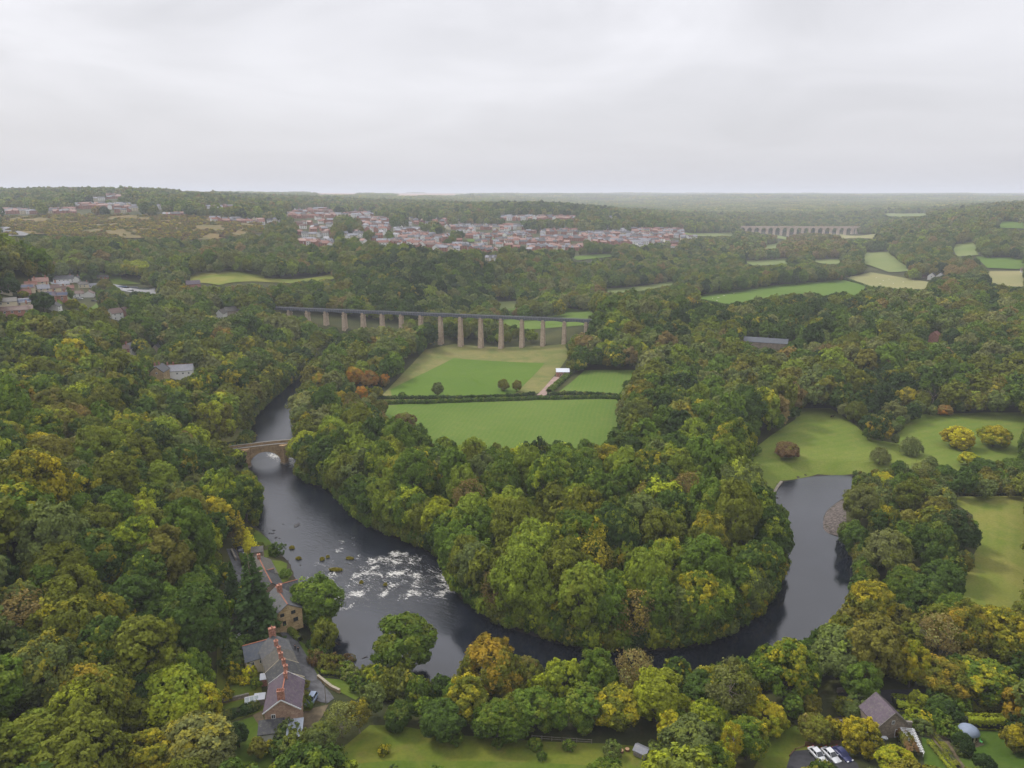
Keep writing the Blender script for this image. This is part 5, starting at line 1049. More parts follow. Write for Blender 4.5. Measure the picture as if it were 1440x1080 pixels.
def willow(name, seed, mat, R=7.0, Ht=12.0, n=150, ls=.30):
    rg = np.random.default_rng(seed); P_, N_, C_ = [], [], []
    for k in range(n):
        a = rg.uniform(0, 6.283); rr = R * math.sqrt(rg.random()) * .95; top = Ht * (1 - .55 * (rr / R) ** 2) * rg.uniform(.85, 1.03); L = rg.uniform(.35, .8) * top; m = int(L * 7) + 12
        s = rg.random(m); sp = .35 + .8 * (1 - s)
        p = np.c_[np.cos(a) * (rr + s * .8), np.sin(a) * (rr + s * .8), np.maximum(top - s * L, .3)] + rg.normal(size=(m, 3)) * np.c_[sp, sp, .15 * np.ones(m)] * .6
        P_.append(p); N_.append(unit(np.array([np.cos(a), np.sin(a), .5]) + rg.normal(size=(m, 3)) * .5)); C_.append(np.c_[np.full(m, rg.random()), rg.random(m), 1 - s * .6])
    return leaves_mesh(name, np.vstack(P_), np.vstack(N_), ls, np.vstack(C_), mat, rg, 1.5, .8)
def bare_mesh(name, seed, Ht=14.0, spread=.75, mat=None, depth=5, r0=.32, up=.25):
    rg = np.random.default_rng(seed); m = MB()
    def grow(p, d, L, r, k):
        q = p + d * L; mid = (p + q) / 2 + rg.normal(size=3) * L * .06; m.tube([p, mid, q], [r, r * .8, r * .55], 5 if k < 2 else 3, False)
        if k >= depth: return
        for j in range(3 if k < 3 else 2 + (rg.random() < .6)):
            nd = unit(d + rg.normal(size=3) * spread + np.array([0, 0, up])); grow(q if j else mid, nd, L * rg.uniform(.6, .85), r * .55, k + 1)
    grow(np.array([0, 0, -.5]), np.array([0, 0, 1.0]), Ht * .3, r0, 0)
    return m.mesh(name, [mat or M_PALEBARK])
CONM = [conifer('conifer_crown', 400 + i, M_LEAF) for i in range(2)]; CON_TR = trunk_mesh('conifer_trunk', 400, [], 18, .3, 0, top=.95)
CON_SHORT = conifer('clipped_conifer_crown', 410, M_LEAF, Ht=9, R=2.6, tiers=22, per=120, ls=.26, droop=.1, base=.4)
WILM = [willow('willow_crown', 420 + i, M_LEAF) for i in range(2)]; WIL_TR = trunk_mesh('willow_trunk', 421, [np.array([3, 0, 8.]), np.array([-3, 1, 8.]), np.array([0, -3, 9.]), np.array([1, 3, 8.])], 11, .5, 4)
BIR = crown_mesh('airy_crown', 430, M_LEAF, R=4.6, Ht=16, base=3, nl=30, nsub=10, nleaf=13, ls=.24, lobe=(.2, .36), subr=.6)
BIR_TR = trunk_mesh('pale_slender_trunk', 431, BIR[1], 16, .2, 14, bark=M_PALEBARK, top=.85)
BAREM = [bare_mesh('bare_branches', 440 + i) for i in range(3)]
SPARSE = crown_mesh('thin_crown', 450, M_LEAF, R=6.5, Ht=14, base=2, nl=34, nsub=10, nleaf=8, ls=.26, lobe=(.2, .4), subr=.6)
SPARSE_TR = bare_mesh('thin_crown_branches', 451, 15, .7, simple('grey_bark', (.2, .175, .13), .9, .2, 2), 6, .35)
SHR = [crown_mesh('shrub_crown', 460 + i, M_LEAF, R=2.2, Ht=3.2, base=.1, nl=12, nsub=9, nleaf=12, ls=.20, lobe=(.3, .5))[0] for i in range(4)]
SHR_TR = trunk_mesh('shrub_stems', 465, [np.array([.8, 0, 1.8]), np.array([-.8, .3, 1.7]), np.array([0, -.9, 1.6])], 2.2, .09, 3)
PAL = dict(dark=(.033, .056, .009), deep=(.021, .037, .009), mid=(.050, .080, .009), olive=(.070, .080, .009), light=(.090, .118, .012), grey=(.094, .102, .032), sage=(.066, .084, .022),
           lime=(.145, .165, .010), gold=(.180, .150, .008), amber=(.155, .105, .010), orange=(.22, .098, .014), brown=(.110, .084, .028), copper=(.080, .048, .022), bronze=(.086, .082, .013), yellow=(.36, .27, .01))
PAL = {k: tuple(min(x * 1.75, .5) for x in v) for k, v in PAL.items()}
WORD = dict(dark='dark green', deep='very dark green', mid='mid green', olive='olive green', light='fresh green', grey='grey-green', sage='dull sage-green', lime='lime green', gold='golden yellow', amber='amber',
            orange='orange', brown='brown', copper='coppery brown', bronze='bronze green', yellow='bright yellow')
rt = np.random.default_rng(11)
# ------------------------------------------------------------------ trees one can name in the photograph: (px, top py, height, spread factor, kind, colour, turning colour, amount)
KEYS = [
 # the near bank, left to right
 (567,868,18,1.25,'broad','mid','olive',.35,1),(440,820,13,1.05,'broad','mid','light',.15,0),(690,905,16,1.1,'broad','olive','amber',.5,2),(655,950,12,.8,'broad','olive','gold',.35,5),
 (742,925,11,.7,'broad','olive','brown',.3,7),(795,932,12,.75,'broad','light','lime',.4,7),(750,965,11,.85,'broad','mid','olive',.3,3),(822,965,10.5,.8,'broad','mid','olive',.3,7),(868,965,11,.85,'broad','olive','gold',.4,1),
 (925,950,12,.95,'broad','lime','olive',.3,7),(985,942,10,.75,'broad','dark','mid',.2,3),(1112,905,16,1.0,'broad','mid','gold',.3,6),(1185,885,14,1.0,'broad','sage','light',.25,6),
 (895,915,15,.8,'sparse','brown','grey',.3,0),(1033,930,17,1.15,'birch','grey','olive',.5,0),(1080,985,8,.7,'broad','lime','gold',.5,7),(1000,985,9.5,.75,'broad','mid','lime',.5,3),
 (975,1015,9.5,.9,'broad','sage','olive',.2,2),(1032,1015,12,.5,'birch','gold','lime',.4,0),(620,985,9.5,.8,'broad','dark','mid',.3,3),(700,985,9.5,.8,'broad','mid','olive',.3,6),(560,985,7,.5,'broad','dark','olive',.3,6),
 (478,990,8.5,.62,'sparse','olive','grey',.5,0),(503,985,8.5,.6,'birch','bronze','gold',.4,0),(452,1020,6,.45,'broad','sage','olive',.3,2),
 # the copse on the right bank
 (1230,818,16,.95,'broad','olive','gold',.5,3),(1330,865,13.5,.85,'sparse','brown','grey',.3,0),(1412,858,15.5,1.1,'broad','olive','gold',.4,6),(1365,856,15,.8,'broad','olive','amber',.35,4),(1290,900,13,.65,'broad','lime','gold',.5,5),
 (1262,885,12.5,.75,'broad','mid','gold',.45,1),(1255,750,15,.85,'willowy','grey','olive',.4,4),(1320,738,17,.95,'broad','dark','olive',.25,2),(1345,718,16,.95,'broad','deep','copper',.2,6),(1215,685,15,.85,'willowy','grey','olive',.5,4),
 (1285,672,16,.9,'broad','olive','mid',.3,3),(1245,663,9,.8,'broad','lime','gold',.4,7),(1300,650,9.5,.8,'sparse','grey','olive',.4,0),(1310,810,14,.85,'broad','dark','olive',.2,3),(1275,800,13,.85,'broad','mid','olive',.25,6),(1205,740,12,.75,'broad','dark','mid',.3,7),
 (1250,715,13,.7,'broad','dark','gold',.3,2),(1330,790,13,.8,'broad','dark','mid',.2,6),
 (1240,627,8.5,.85,'willow','grey','sage',.3,0),(1284,613,9,.95,'willow','sage','grey',.3,0),(1109,620,7.8,.9,'broad','copper','bronze',.3,6),(1351,597,11.5,.95,'broad','gold','yellow',.35,6),(1402,597,11,1.0,'broad','lime','gold',.5,2),
 (1365,635,7,.7,'broad','lime','gold',.3,7),(1330,652,8,.7,'broad','dark','mid',.2,6),(1385,642,9.5,.9,'broad','dark','mid',.2,3),(1432,642,9.5,.9,'broad','mid','sage',.2,6),(1310,640,8,.5,'broad','sage','grey',.2,7),
 # edge of the right hand wood
 (1232,545,17,1.25,'conifer','deep','dark',.1,1),(1278,541,14,.85,'broad','bronze','gold',.4,1),(1205,563,12,.7,'broad','olive','mid',.3,4),(1317,530,15,.85,'bare','brown','brown',0,0),(1330,568,6.5,.6,'broad','orange','brown',.5,7),(1258,590,7,.6,'broad','sage','dark',.3,6),
 (902,482,14,.85,'broad','lime','gold',.3,6),
 # round the valley fields
 (615,536,9,.6,'broad','sage','mid',.2,5),(708,531,8.5,.55,'broad','bronze','olive',.4,6),(727,532,8.5,.5,'broad','bronze','brown',.3,3),(568,580,9,.9,'broad','copper','olive',.4,2),
 (497,517,12.5,.75,'broad','orange','amber',.6,2),(520,520,12,.7,'broad','orange','brown',.5,4),(478,548,10,.6,'broad','amber','gold',.6,7),(540,524,9.5,.5,'broad','brown','orange',.4,7),(447,522,12,.7,'broad','lime','amber',.6,1),(508,540,10,.6,'broad','amber','orange',.5,3),(535,560,10,.6,'broad','olive','brown',.3,5),
 # by the houses on the left bank
 (347,742,9.0,1.0,'shortcon','yellow','gold',.3,0),(335,718,14,1.0,'conifer','bronze','gold',.6,0),(353,780,23,1.25,'conifer','deep','dark',.1,1),(345,783,20,1.1,'conifer','deep','dark',.1,0),(323,790,15,1.1,'conifer','deep','dark',.1,0),(338,822,7,.55,'broad','yellow','gold',.5,7),
 (240,942,14.5,1.0,'broad','lime','light',.45,6),(275,953,12.5,.75,'broad','lime','gold',.4,3),(333,1018,6,.34,'broad','deep','dark',.1,5),(361,1040,4.8,.3,'broad','bronze','olive',.2,7),(397,1022,3.6,.7,'shortcon','dark','deep',.1,0),
 (30,1015,13,1.1,'broad','light','olive',.4,2),(190,1030,12,1.0,'broad','olive','gold',.4,3),(270,1015,13,1.1,'willowy','grey','gold',.3,6),
 (57,407,13,1.0,'broad','deep','dark',.1,1),(145,392,12,.8,'broad','bronze','brown',.3,4),(100,420,7,.6,'broad','olive','gold',.2,0),(114,426,5.5,.5,'broad','lime','light',.3,5),(32,409,5,.45,'broad','olive','gold',.2,5),(122,384,12,.7,'broad','deep','dark',.1,3),(10,388,11,.7,'broad','deep','dark',.1,2),(175,371,14,1.2,'broad','light','gold',.4,6),(192,373,13,1.0,'broad','light','gold',.45,6),
 (1335,928,10,.8,'broad','olive','amber',.4,4),(1392,925,12,.95,'broad','mid','gold',.35,1),(1215,925,11,.75,'broad','mid','olive',.2,5),
 # around the garden on the lower right
 (1216,1008,9,.58,'broad','olive','gold',.55,7),(1264,1050,6.5,.62,'broad','lime','gold',.4,3),(1200,990,4,.36,'broad','sage','dark',.2,7),(1442,962,11,.55,'broad','olive','amber',.6,1),(1434,1022,6.5,.42,'broad','bronze','gold',.5,7),(1357,1032,5,.30,'broad','deep','dark',.1,6),
 (1386,1062,3.4,.27,'broad','deep','dark',.1,6),(1294,975,5,.36,'broad','olive','lime',.4,7),(1150,1008,6,.5,'broad','bronze','olive',.4,2),(1316,985,5,.38,'broad','dark','deep',.2,6),
]
TREES = []     # dict(x,y,z,kind,form,s,sz,rot,c,a,amt)
SPOTS = []     # hides of hand placed trees
def put(x, y, kind, form, s, sz, c, a, amt, key=False):
    z = float(H(x, y)) - .1
    if key and kind == 'broad' and sz < .8 and s > .45: z -= 1.6 * sz
    TREES.append(dict(x=x, y=y, z=z, kind=kind, form=form, s=s, sz=sz, rot=rt.uniform(0, 6.28), c=c, a=a, amt=amt, key=key))
KIND_H = dict(willowy=None, conifer=18.0, shortcon=9.0, willow=12.0, birch=16.0, sparse=14.0, bare=15.0)
for px, py, h, sp, kind, c, a, amt, form in KEYS:
    x, y, z = G(px, py, h)
    nat = KIND_H.get(kind) or FORMS[form]['Ht']
    put(x, y, kind, form, sp * (1 if kind not in ('conifer', 'willow') else h / nat), h / nat, c, a, amt, True)
    SPOTS.append((x, y, 5.0 * sp * (h / nat) ** .5 + 1.0))
    _r = (FORMS[form]['R'] if kind in ('broad', 'willowy') else 4.5) * sp * .62; _px, _py, _dp = project(x, y, z + h * .55); _rx = float(FPX * _r / _dp); _ry = float(FPX * h * .36 / _dp)
    clear([(float(_px) + _rx * math.cos(k * .524), float(_py) + _ry * math.sin(k * .524)) for k in range(12)], float(_dp) - 1.0)
# palettes of the woods, by where they stand
def wood_choice(px, py, x, y):
    r = rt.random(); d = math.hypot(x, y)
    if px < 420 and py > 470:
        c = rt.choice(['mid', 'olive', 'dark', 'bronze', 'sage', 'light', 'grey', 'deep', 'lime', 'brown'], p=[.25, .19, .17, .07, .10, .09, .05, .04, .02, .02]); a = rt.choice(['gold', 'olive', 'lime', 'amber', 'brown'], p=[.38, .24, .22, .10, .06]); amt = rt.choice([.1, .3, .5, .65], p=[.3, .33, .25, .12])
        if py > 800 and px < 230: c = rt.choice(['mid', 'olive', 'dark', 'bronze', 'sage', 'deep'], p=[.18, .27, .25, .12, .08, .1]); amt *= .55
    elif 400 <= px < 1120 and py > 600:
        k = np.clip((px - 560) / 480, 0, 1) * np.clip((py - 640) / 200, 0, 1)
        c = rt.choice(['mid', 'dark', 'olive', 'light', 'sage', 'lime', 'deep'], p=[.30, .18, .18, .16, .09, .03, .06]); a = rt.choice(['lime', 'gold', 'olive', 'amber'], p=[.38, .3, .27, .05]); amt = rt.choice([.08, .25, .42], p=[.45, .35, .2]) + .30 * k
    elif py > 600:
        c = rt.choice(['mid', 'dark', 'olive', 'sage', 'bronze']); a = rt.choice(['gold', 'olive', 'amber']); amt = rt.choice([.05, .2, .35])
    elif px > 820 and d < 1000:
        c = rt.choice(['dark', 'mid', 'olive', 'deep', 'sage', 'grey', 'bronze', 'light', 'brown'], p=[.19, .20, .19, .07, .11, .09, .05, .08, .02]); a = rt.choice(['olive', 'gold', 'light', 'amber', 'brown'], p=[.36, .22, .2, .1, .12]); amt = rt.choice([.08, .25, .45], p=[.5, .33, .17])
    else:
        c = rt.choice(['dark', 'mid', 'olive', 'deep', 'sage', 'grey', 'bronze', 'light', 'brown'], p=[.14, .2, .18, .04, .14, .12, .05, .10, .03]); a = rt.choice(['olive', 'gold', 'light', 'amber', 'brown'], p=[.4, .2, .2, .08, .12]); amt = rt.choice([.08, .25, .45], p=[.5, .33, .17])
    return str(c), str(a), float(amt) * (.72 if d < 700 else .45)
PATCH = [(600,400,110,45,['dark','deep','dark','sage']),(560,330,0,0,None),(1130,345,60,18,['bronze','brown','olive']),(1340,375,40,12,['brown','bronze']),(560,385,60,30,['deep','dark']),(92,372,30,14,['olive','light']),
         (185,380,25,14,['light','lime']),(780,290,90,10,['deep','dark']),(720,310,40,12,['deep','dark']),(1080,440,140,18,['deep','dark','dark']),(1240,560,30,40,['deep'])]
def patch_choice(px, py, c):
    for a, b, rx_, ry_, cs in PATCH:
        if cs and ((px - a) / rx_) ** 2 + ((py - b) / ry_) ** 2 < 1 and rt.random() < .7: return str(rt.choice(cs))
    return c
def hits(x, y, z, r, h, zb=.1, frac=.8, allow=.12):
    """share of the crown's outline points that would cover open ground or water in view"""
    n = len(x); tot = np.zeros(n); cnt = 0
    for hz, rr in ((.12, .55), (.35, .95), (.6, 1.0), (.85, .7), (1.0, .1), (.5, 0)):
        for sx in ((-1, -.6, .6, 1) if rr > .15 else (0,)):
            px, py, dep = project(x + sx * r * rr * frac, y, z + h * hz); dep = dep + r * .5
            ix = np.clip(px.astype(int), 0, 1439); iy = np.clip(py.astype(int), 0, 1079); inside = (px >= 0) & (px < 1440) & (py >= 0) & (py < 1080)
            tot += (CDEP[iy, ix] > dep) & inside; cnt += 1
    return tot / cnt
def blocked(x, y):
    x = np.asarray(x, float); y = np.asarray(y, float); b = np.zeros(len(x), bool)
    for p in NOTREE:
        q = _BB.get(id(p))
        if q is None: a = np.array([v[:2] for v in p]); q = _BB[id(p)] = (a[:, 0].min(), a[:, 0].max(), a[:, 1].min(), a[:, 1].max())
        k = np.nonzero((x >= q[0]) & (x <= q[1]) & (y >= q[2]) & (y <= q[3]) & ~b)[0]
        if len(k): b[k] = in_poly(x[k], y[k], p)
    return b
_BB = {}
def jitter_grid(y0, y1, sp, jit, wid=.82, pad=60):
    ys = np.arange(y0, y1, sp); xs_all = []
    for k, yv in enumerate(ys):
        xs = np.arange(-(wid * yv + pad), wid * yv + pad, sp) + (sp / 2 if k % 2 else 0); xs_all.append(np.c_[xs, np.full(len(xs), yv)])
    p = np.vstack(xs_all); return p + rt.uniform(-jit, jit, p.shape)
# ------------------------------------------------------------------ filling the woods
def accept(p, r, h, allow, zmin=.4):
    x, y = p[:, 0], p[:, 1]; z = H(x, y)
    ok = ~blocked(x, y) & (z > zmin)
    ok &= hits(x, y, z, r, h) <= allow
    return ok, z
occupied = {}
def cellkey(x, y): return (int(x // 8), int(y // 8))
def free(x, y, rad):
    k = cellkey(x, y); n = int(rad // 8) + 1
    for i in range(k[0] - n, k[0] + n + 1):
        for j in range(k[1] - n, k[1] + n + 1):
            for (a, b, r) in occupied.get((i, j), ()):
                if (a - x) ** 2 + (b - y) ** 2 < max(rad, r) ** 2: return False
    return True
def occupy(x, y, r): occupied.setdefault(cellkey(x, y), []).append((x, y, r))
for x, y, r in SPOTS: occupy(x, y, r)
def fill(y0, y1, sp, s0, s1, allow, forms=8, minfree=None, wid=.82):
    p = jitter_grid(y0, y1, sp, sp * .36, wid); s = rt.uniform(s0, s1, len(p)); fm = rt.integers(0, forms, len(p))
    Rr = np.array([f['R'] for f in FORMS])[fm] * s; hh = np.array([f['Ht'] for f in FORMS])[fm] * s
    gx_, gy_, _ = project(p[:, 0], p[:, 1], H(p[:, 0], p[:, 1])); pen = (gx_ > 400) & (gx_ < 1135) & (gy_ > 590) & (gy_ < 945); lef = (gx_ < 400) & (gy_ > 560)
    tall = np.where(pen, rt.uniform(1.1, 1.45, len(p)), np.where(lef, rt.uniform(.95, 1.25, len(p)), rt.uniform(.92, 1.15, len(p)))); hh = hh * tall
    ok, z = accept(p, Rr, hh, allow)
    px, py, _ = project(p[:, 0], p[:, 1], z + hh * .7)
    ok &= (px > -130) & (px < 1570) & (py < 1200)
    out = []
    for i in np.nonzero(ok)[0]:
        x, y = p[i]
        if not free(x, y, minfree if minfree else sp * .62 * s[i] ** .5): continue
        occupy(x, y, sp * .5)
        c, a, amt = wood_choice(px[i], py[i], x, y); c = patch_choice(px[i], py[i], c)
        out.append(dict(x=x, y=y, z=z[i] - .1, kind='broad', form=int(fm[i]), s=s[i], sz=s[i] * tall[i], rot=rt.uniform(0, 6.28), c=c, a=a, amt=amt, key=False, px=px[i], py=py[i]))
    return out
def plant_line(line, off, step, s0, s1, allow=.10, minr=None):
    out = []; acc = step
    cl = list(line) + [line[0]]
    for a, b in zip(cl[:-1], cl[1:]):
        ex, ey = b[0] - a[0], b[1] - a[1]; L = math.hypot(ex, ey)
        if L < 1e-6: continue
        while acc <= L:
            f = acc / L; acc += step * rt.uniform(.8, 1.25); done = False
            for sg in (1, -1):
                x, y = a[0] + ex * f + sg * ey / L * off, a[1] + ey * f - sg * ex / L * off
                if in_poly(x, y, RIVER) or float(seg_dist(x, y, RIVER)) < off * .6: continue
                for sc in (rt.uniform(s0, s1), s0 * .75, s0 * .5):
                    fm = int(rt.integers(0, 8)); F = FORMS[fm]; p = np.array([[x, y]]); tl = rt.uniform(1.1, 1.35) if x > -85 and y < 330 else 1.0; ok, z = accept(p, np.array([F['R'] * sc]), np.array([F['Ht'] * sc * tl]), allow, .05)
                    if ok[0] and (minr or free(x, y, 5.2 * sc ** .5)):
                        px, py, _ = project(x, y, float(z[0]) + F['Ht'] * sc * .7); c, a_, amt = wood_choice(float(px), float(py), x, y); (occupy(x, y, 4.6 * sc) if not minr else None)
                        out.append(dict(x=x, y=y, z=float(z[0]) - (1.15 if minr else 1.0), kind='broad', form=fm, s=sc, sz=sc * tl, rot=rt.uniform(0, 6.28), c=c, a=a_, amt=amt, key=False, px=float(px), py=float(py))); break
        acc -= L
    return out
W1 = plant_line([q for q in RIVER if q[1] < 620], 3.0, 6.5, .8, 1.1, .04) + plant_line([q for q in RIVER if q[1] < 620], .5, 1.9, .32, .5, .3, 1)
W1 += fill(95, 560, 10.2, .82, 1.22, .03)
W1 += fill(95, 560, 7.0, .55, .75, .03, minfree=5.6)
W1 += fill(95, 440, 5.2, .34, .52, .03, minfree=4.2)
W1 += fill(420, 560, 7.0, .5, .75, .03, minfree=5.0)
W2 = fill(560, 620, 10.5, .8, 1.15, .03) + fill(620, 1250, 10.5, .8, 1.15, .06) + fill(560, 1000, 7.5, .5, .7, .06, minfree=6.0)
W3 = fill(1250, 2700, 13.0, .9, 1.3, .12)
# everything near goes into one list, the 300 that show largest become objects
# scrub over the heath on the left
hp_ = gpoly([(0,306),(60,304),(180,304),(300,306),(366,312),(372,328),(300,338),(200,336),(100,334),(60,330),(0,334)])
_x = rt.uniform(min(p[0] for p in hp_), max(p[0] for p in hp_), 16000); _y = rt.uniform(min(p[1] for p in hp_), max(p[1] for p in hp_), 16000); _k = in_poly(_x, _y, hp_) & (wavy(_x, _y, 90, 2) + .6 * wavy(_x, _y, 37, 9) > -.15); _x, _y = _x[_k], _y[_k]; _z = H(_x, _y)
HEATH = [dict(x=_x[i], y=_y[i], z=_z[i] - .3, form=int(rt.integers(0, 8)), s=(q := rt.uniform(.18, .5)), sz=q * .7, rot=rt.uniform(0, 6.28), c=str(rt.choice(['bronze', 'brown', 'olive', 'sage', 'copper', 'gold'], p=[.25, .22, .2, .13, .08, .12])), a=str(rt.choice(['gold', 'brown', 'amber'])), amt=float(rt.choice([.1, .4]))) for i in range(len(_x))]
ALLN = TREES + W1
for t_ in ALLN:
    f = FORMS[t_['form']] if t_['kind'] in ('broad', 'willowy') else dict(R=5, Ht=KIND_H.get(t_['kind']) or 14)
    t_['h'] = f['Ht'] * t_['sz']; t_['r'] = f['R'] * t_['s']
    px, py, dep = project(t_['x'], t_['y'], t_['z'] + t_['h'] * .6); t_['px'], t_['py'], t_['dep'] = float(px), float(py), float(dep)
    _, tp, _ = project(t_['x'], t_['y'], t_['z'] + t_['h']); t_['top'] = float(tp)
    t_['size'] = t_['r'] / dep * (1.0 if -20 < px < 1460 and tp < 1085 else .0)
print('trees: keys', len(TREES), 'near', len(W1), 'mid', len(W2), 'far', len(W3))
broad = sorted([t_ for t_ in ALLN if t_['kind'] in ('broad', 'willowy')], key=lambda q: -q['size'] - (5 if q['key'] else 0))
_pick = [q for q in broad[20:300] if not q['key'] and q['py'] > 520][7::19]
for q in _pick: q['kind'] = 'sparse'; q['c'] = str(rt.choice(['brown', 'grey', 'bronze'])); q['h'] = 14 * q['sz']
broad = [q for q in broad if q['kind'] != 'sparse']
SOLO, REST = broad[:300], broad[300:]
SPECIAL = [t_ for t_ in ALLN if t_['kind'] not in ('broad', 'willowy')]
# ---- a label that finds each tree: what it looks like, then where it stands
ZONES = [('on the near bank', lambda t_: t_['py'] > 900 and 500 < t_['px'] < 1210), ('in the right copse', lambda t_: t_['px'] > 1180 and 650 < t_['py']),
         ('by the valley fields', lambda t_: 420 < t_['px'] < 900 and t_['py'] < 600), ('in the river bend', lambda t_: 405 < t_['px'] <= 1180 and t_['py'] >= 600),
         ('in the right wood', lambda t_: t_['px'] > 880), ('by the cottages', lambda t_: 290 < t_['px'] < 500 and t_['py'] > 720),
         ('at lower left', lambda t_: t_['py'] > 880), ('on left hillside', lambda t_: t_['py'] > 700), ('in upper left wood', lambda t_: True)]
def look(t_):
    w = WORD[t_['c']]; sz = 'small' if t_['h'] < 10 else ('tall' if t_['h'] > 17.5 else ('broad' if t_['r'] > 7.6 else 'rounded'))
    tw = '' if t_['amt'] < .2 or t_['c'] == t_['a'] else (' flecked with ' if t_['amt'] < .45 else ' turning ') + WORD[t_['a']].replace(' green', '')
    return sz, w, tw
ORD = ['first', 'second', 'third', 'fourth', 'fifth', 'sixth', 'seventh', 'eighth', 'ninth', 'tenth', 'eleventh', 'twelfth', 'thirteenth', 'fourteenth', 'fifteenth', 'sixteenth']
def name_all(lst, noun):
    groups = {}
    for t_ in lst:
        zn = next(z for z, f in ZONES if f(t_)); t_['zone'] = zn
        groups.setdefault((look(t_), zn), []).append(t_)
    for ((sz, w, tw), zn), g in groups.items():
        g.sort(key=lambda q: q['px'])
        for i, t_ in enumerate(g):
            base = '%s %s %s%s %s' % (sz, w, noun, tw, zn)
            if len(g) > 1:
                pos = ('leftmost' if i == 0 else 'rightmost' if i == len(g) - 1 else ORD[i] + ' from left' if i < 16 else ORD[len(g) - 1 - i] + ' from right' if len(g) - 1 - i < 16 else 'middle')
                base = '%s, %s' % (base, pos)
            t_['label'] = base
name_all(SOLO, 'tree')
def tree_obj(t_, name, crown, trunk, cat, label, group, loc=None):
    o = empty(name, (t_['x'], t_['y'], t_['z']), t_['rot'], (t_['s'], t_['s'], t_['sz'])); tag(o, label, cat, group)
    if trunk: link(bpy.data.objects.new('trunk', trunk), o)
    if crown:
        c = link(bpy.data.objects.new('crown', crown), o); j = t_['j'] if 'j' in t_ else rt.uniform(.86, 1.14)
        c['tint'] = [float(v * j) for v in PAL[t_['c']]]; c['accent'] = [float(v * j) for v in PAL[t_['a']]]; c['turning'] = float(t_['amt'])
    return o
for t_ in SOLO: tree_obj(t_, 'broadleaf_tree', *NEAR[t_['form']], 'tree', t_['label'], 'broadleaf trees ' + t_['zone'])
cats = dict(conifer='conifer_tree', shortcon='clipped_conifer', willow='willow_tree', birch='birch_tree', sparse='thinning_tree', bare='bare_tree')
for kd, nm in cats.items():
    L = [t_ for t_ in SPECIAL if t_['kind'] == kd]
    name_all(L, dict(conifer='conifer', shortcon='cone-shaped conifer', willow='weeping willow', birch='birch', sparse='half-bare tree', bare='leafless dead tree')[kd])
    for i, t_ in enumerate(L):
        cm, tm = dict(conifer=(CONM[t_['form'] % 2], CON_TR), shortcon=(CON_SHORT, None), willow=(WILM[i % 2], WIL_TR), birch=(BIR[0], BIR_TR), sparse=(SPARSE[0], SPARSE_TR), bare=(None, BAREM[0]))[kd]
        tree_obj(t_, nm, cm, tm, 'tree', t_['label'], None)
# ---- the rest of the wood: one object that instances whole crowns on points
def scatter(name, lst, coll, label, nvar):
    n = len(lst); pts = np.array([(q['x'], q['y'], q['z']) for q in lst], np.float32)
    me = bpy.data.meshes.new(name + '_points'); me.vertices.add(n); me.vertices.foreach_set('co', pts.ravel())
    def attr(nm, tp, arr, key):
        a = me.attributes.new(nm, tp, 'POINT'); a.data.foreach_set(key, np.asarray(arr).ravel())
    attr('turn', 'FLOAT_VECTOR', np.array([(0, 0, q['rot']) for q in lst], np.float32), 'vector')
    attr('size', 'FLOAT_VECTOR', np.array([(q['s'], q['s'], q['sz']) for q in lst], np.float32), 'vector')
    attr('form', 'INT', np.array([q['form'] % nvar for q in lst], np.int32), 'value')
    j = rt.uniform(.84, 1.16, (n, 1))
    attr('tint', 'FLOAT_COLOR', np.c_[np.array([PAL[q['c']] for q in lst]) * j, np.ones(n)].astype(np.float32), 'color')
    attr('accent', 'FLOAT_COLOR', np.c_[np.array([PAL[q['a']] for q in lst]) * j, np.ones(n)].astype(np.float32), 'color')
    attr('turning', 'FLOAT', np.array([q['amt'] for q in lst], np.float32), 'value')
    o = link(bpy.data.objects.new(name, me)); tag(o, label, None, None, 'stuff')
    ng = bpy.data.node_groups.new(name + '_nodes', 'GeometryNodeTree')
    ng.interface.new_socket('Geometry', in_out='INPUT', socket_type='NodeSocketGeometry'); ng.interface.new_socket('Geometry', in_out='OUTPUT', socket_type='NodeSocketGeometry')
    gi = ng.nodes.new('NodeGroupInput'); go = ng.nodes.new('NodeGroupOutput'); ip = ng.nodes.new('GeometryNodeInstanceOnPoints'); ci = ng.nodes.new('GeometryNodeCollectionInfo')
    ci.inputs[0].default_value = coll; ci.inputs[1].default_value = True; ci.inputs[2].default_value = True
    def na(nm, dt):
        a = ng.nodes.new('GeometryNodeInputNamedAttribute'); a.data_type = dt; a.inputs[0].default_value = nm; return a.outputs['Attribute']
    L = ng.links.new; L(gi.outputs[0], ip.inputs['Points']); L(ci.outputs[0], ip.inputs['Instance']); ip.inputs['Pick Instance'].default_value = True
    e2 = ng.nodes.new('FunctionNodeEulerToRotation'); L(na('turn', 'FLOAT_VECTOR'), e2.inputs[0])
    L(na('form', 'INT'), ip.inputs['Instance Index']); L(e2.outputs[0], ip.inputs['Rotation']); L(na('size', 'FLOAT_VECTOR'), ip.inputs['Scale']); L(ip.outputs[0], go.inputs[0])
    md = o.modifiers.new('crowns', 'NODES'); md.node_group = ng
    return o
CM = make_coll('mid_crowns', MIDM); CF = make_coll('far_crowns', FARM)
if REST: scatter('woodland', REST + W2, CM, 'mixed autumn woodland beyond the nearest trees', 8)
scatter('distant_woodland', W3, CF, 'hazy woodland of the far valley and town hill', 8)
scatter('heath_scrub', HEATH, CF, 'low rusty scrub over the old heath on the left', 8)
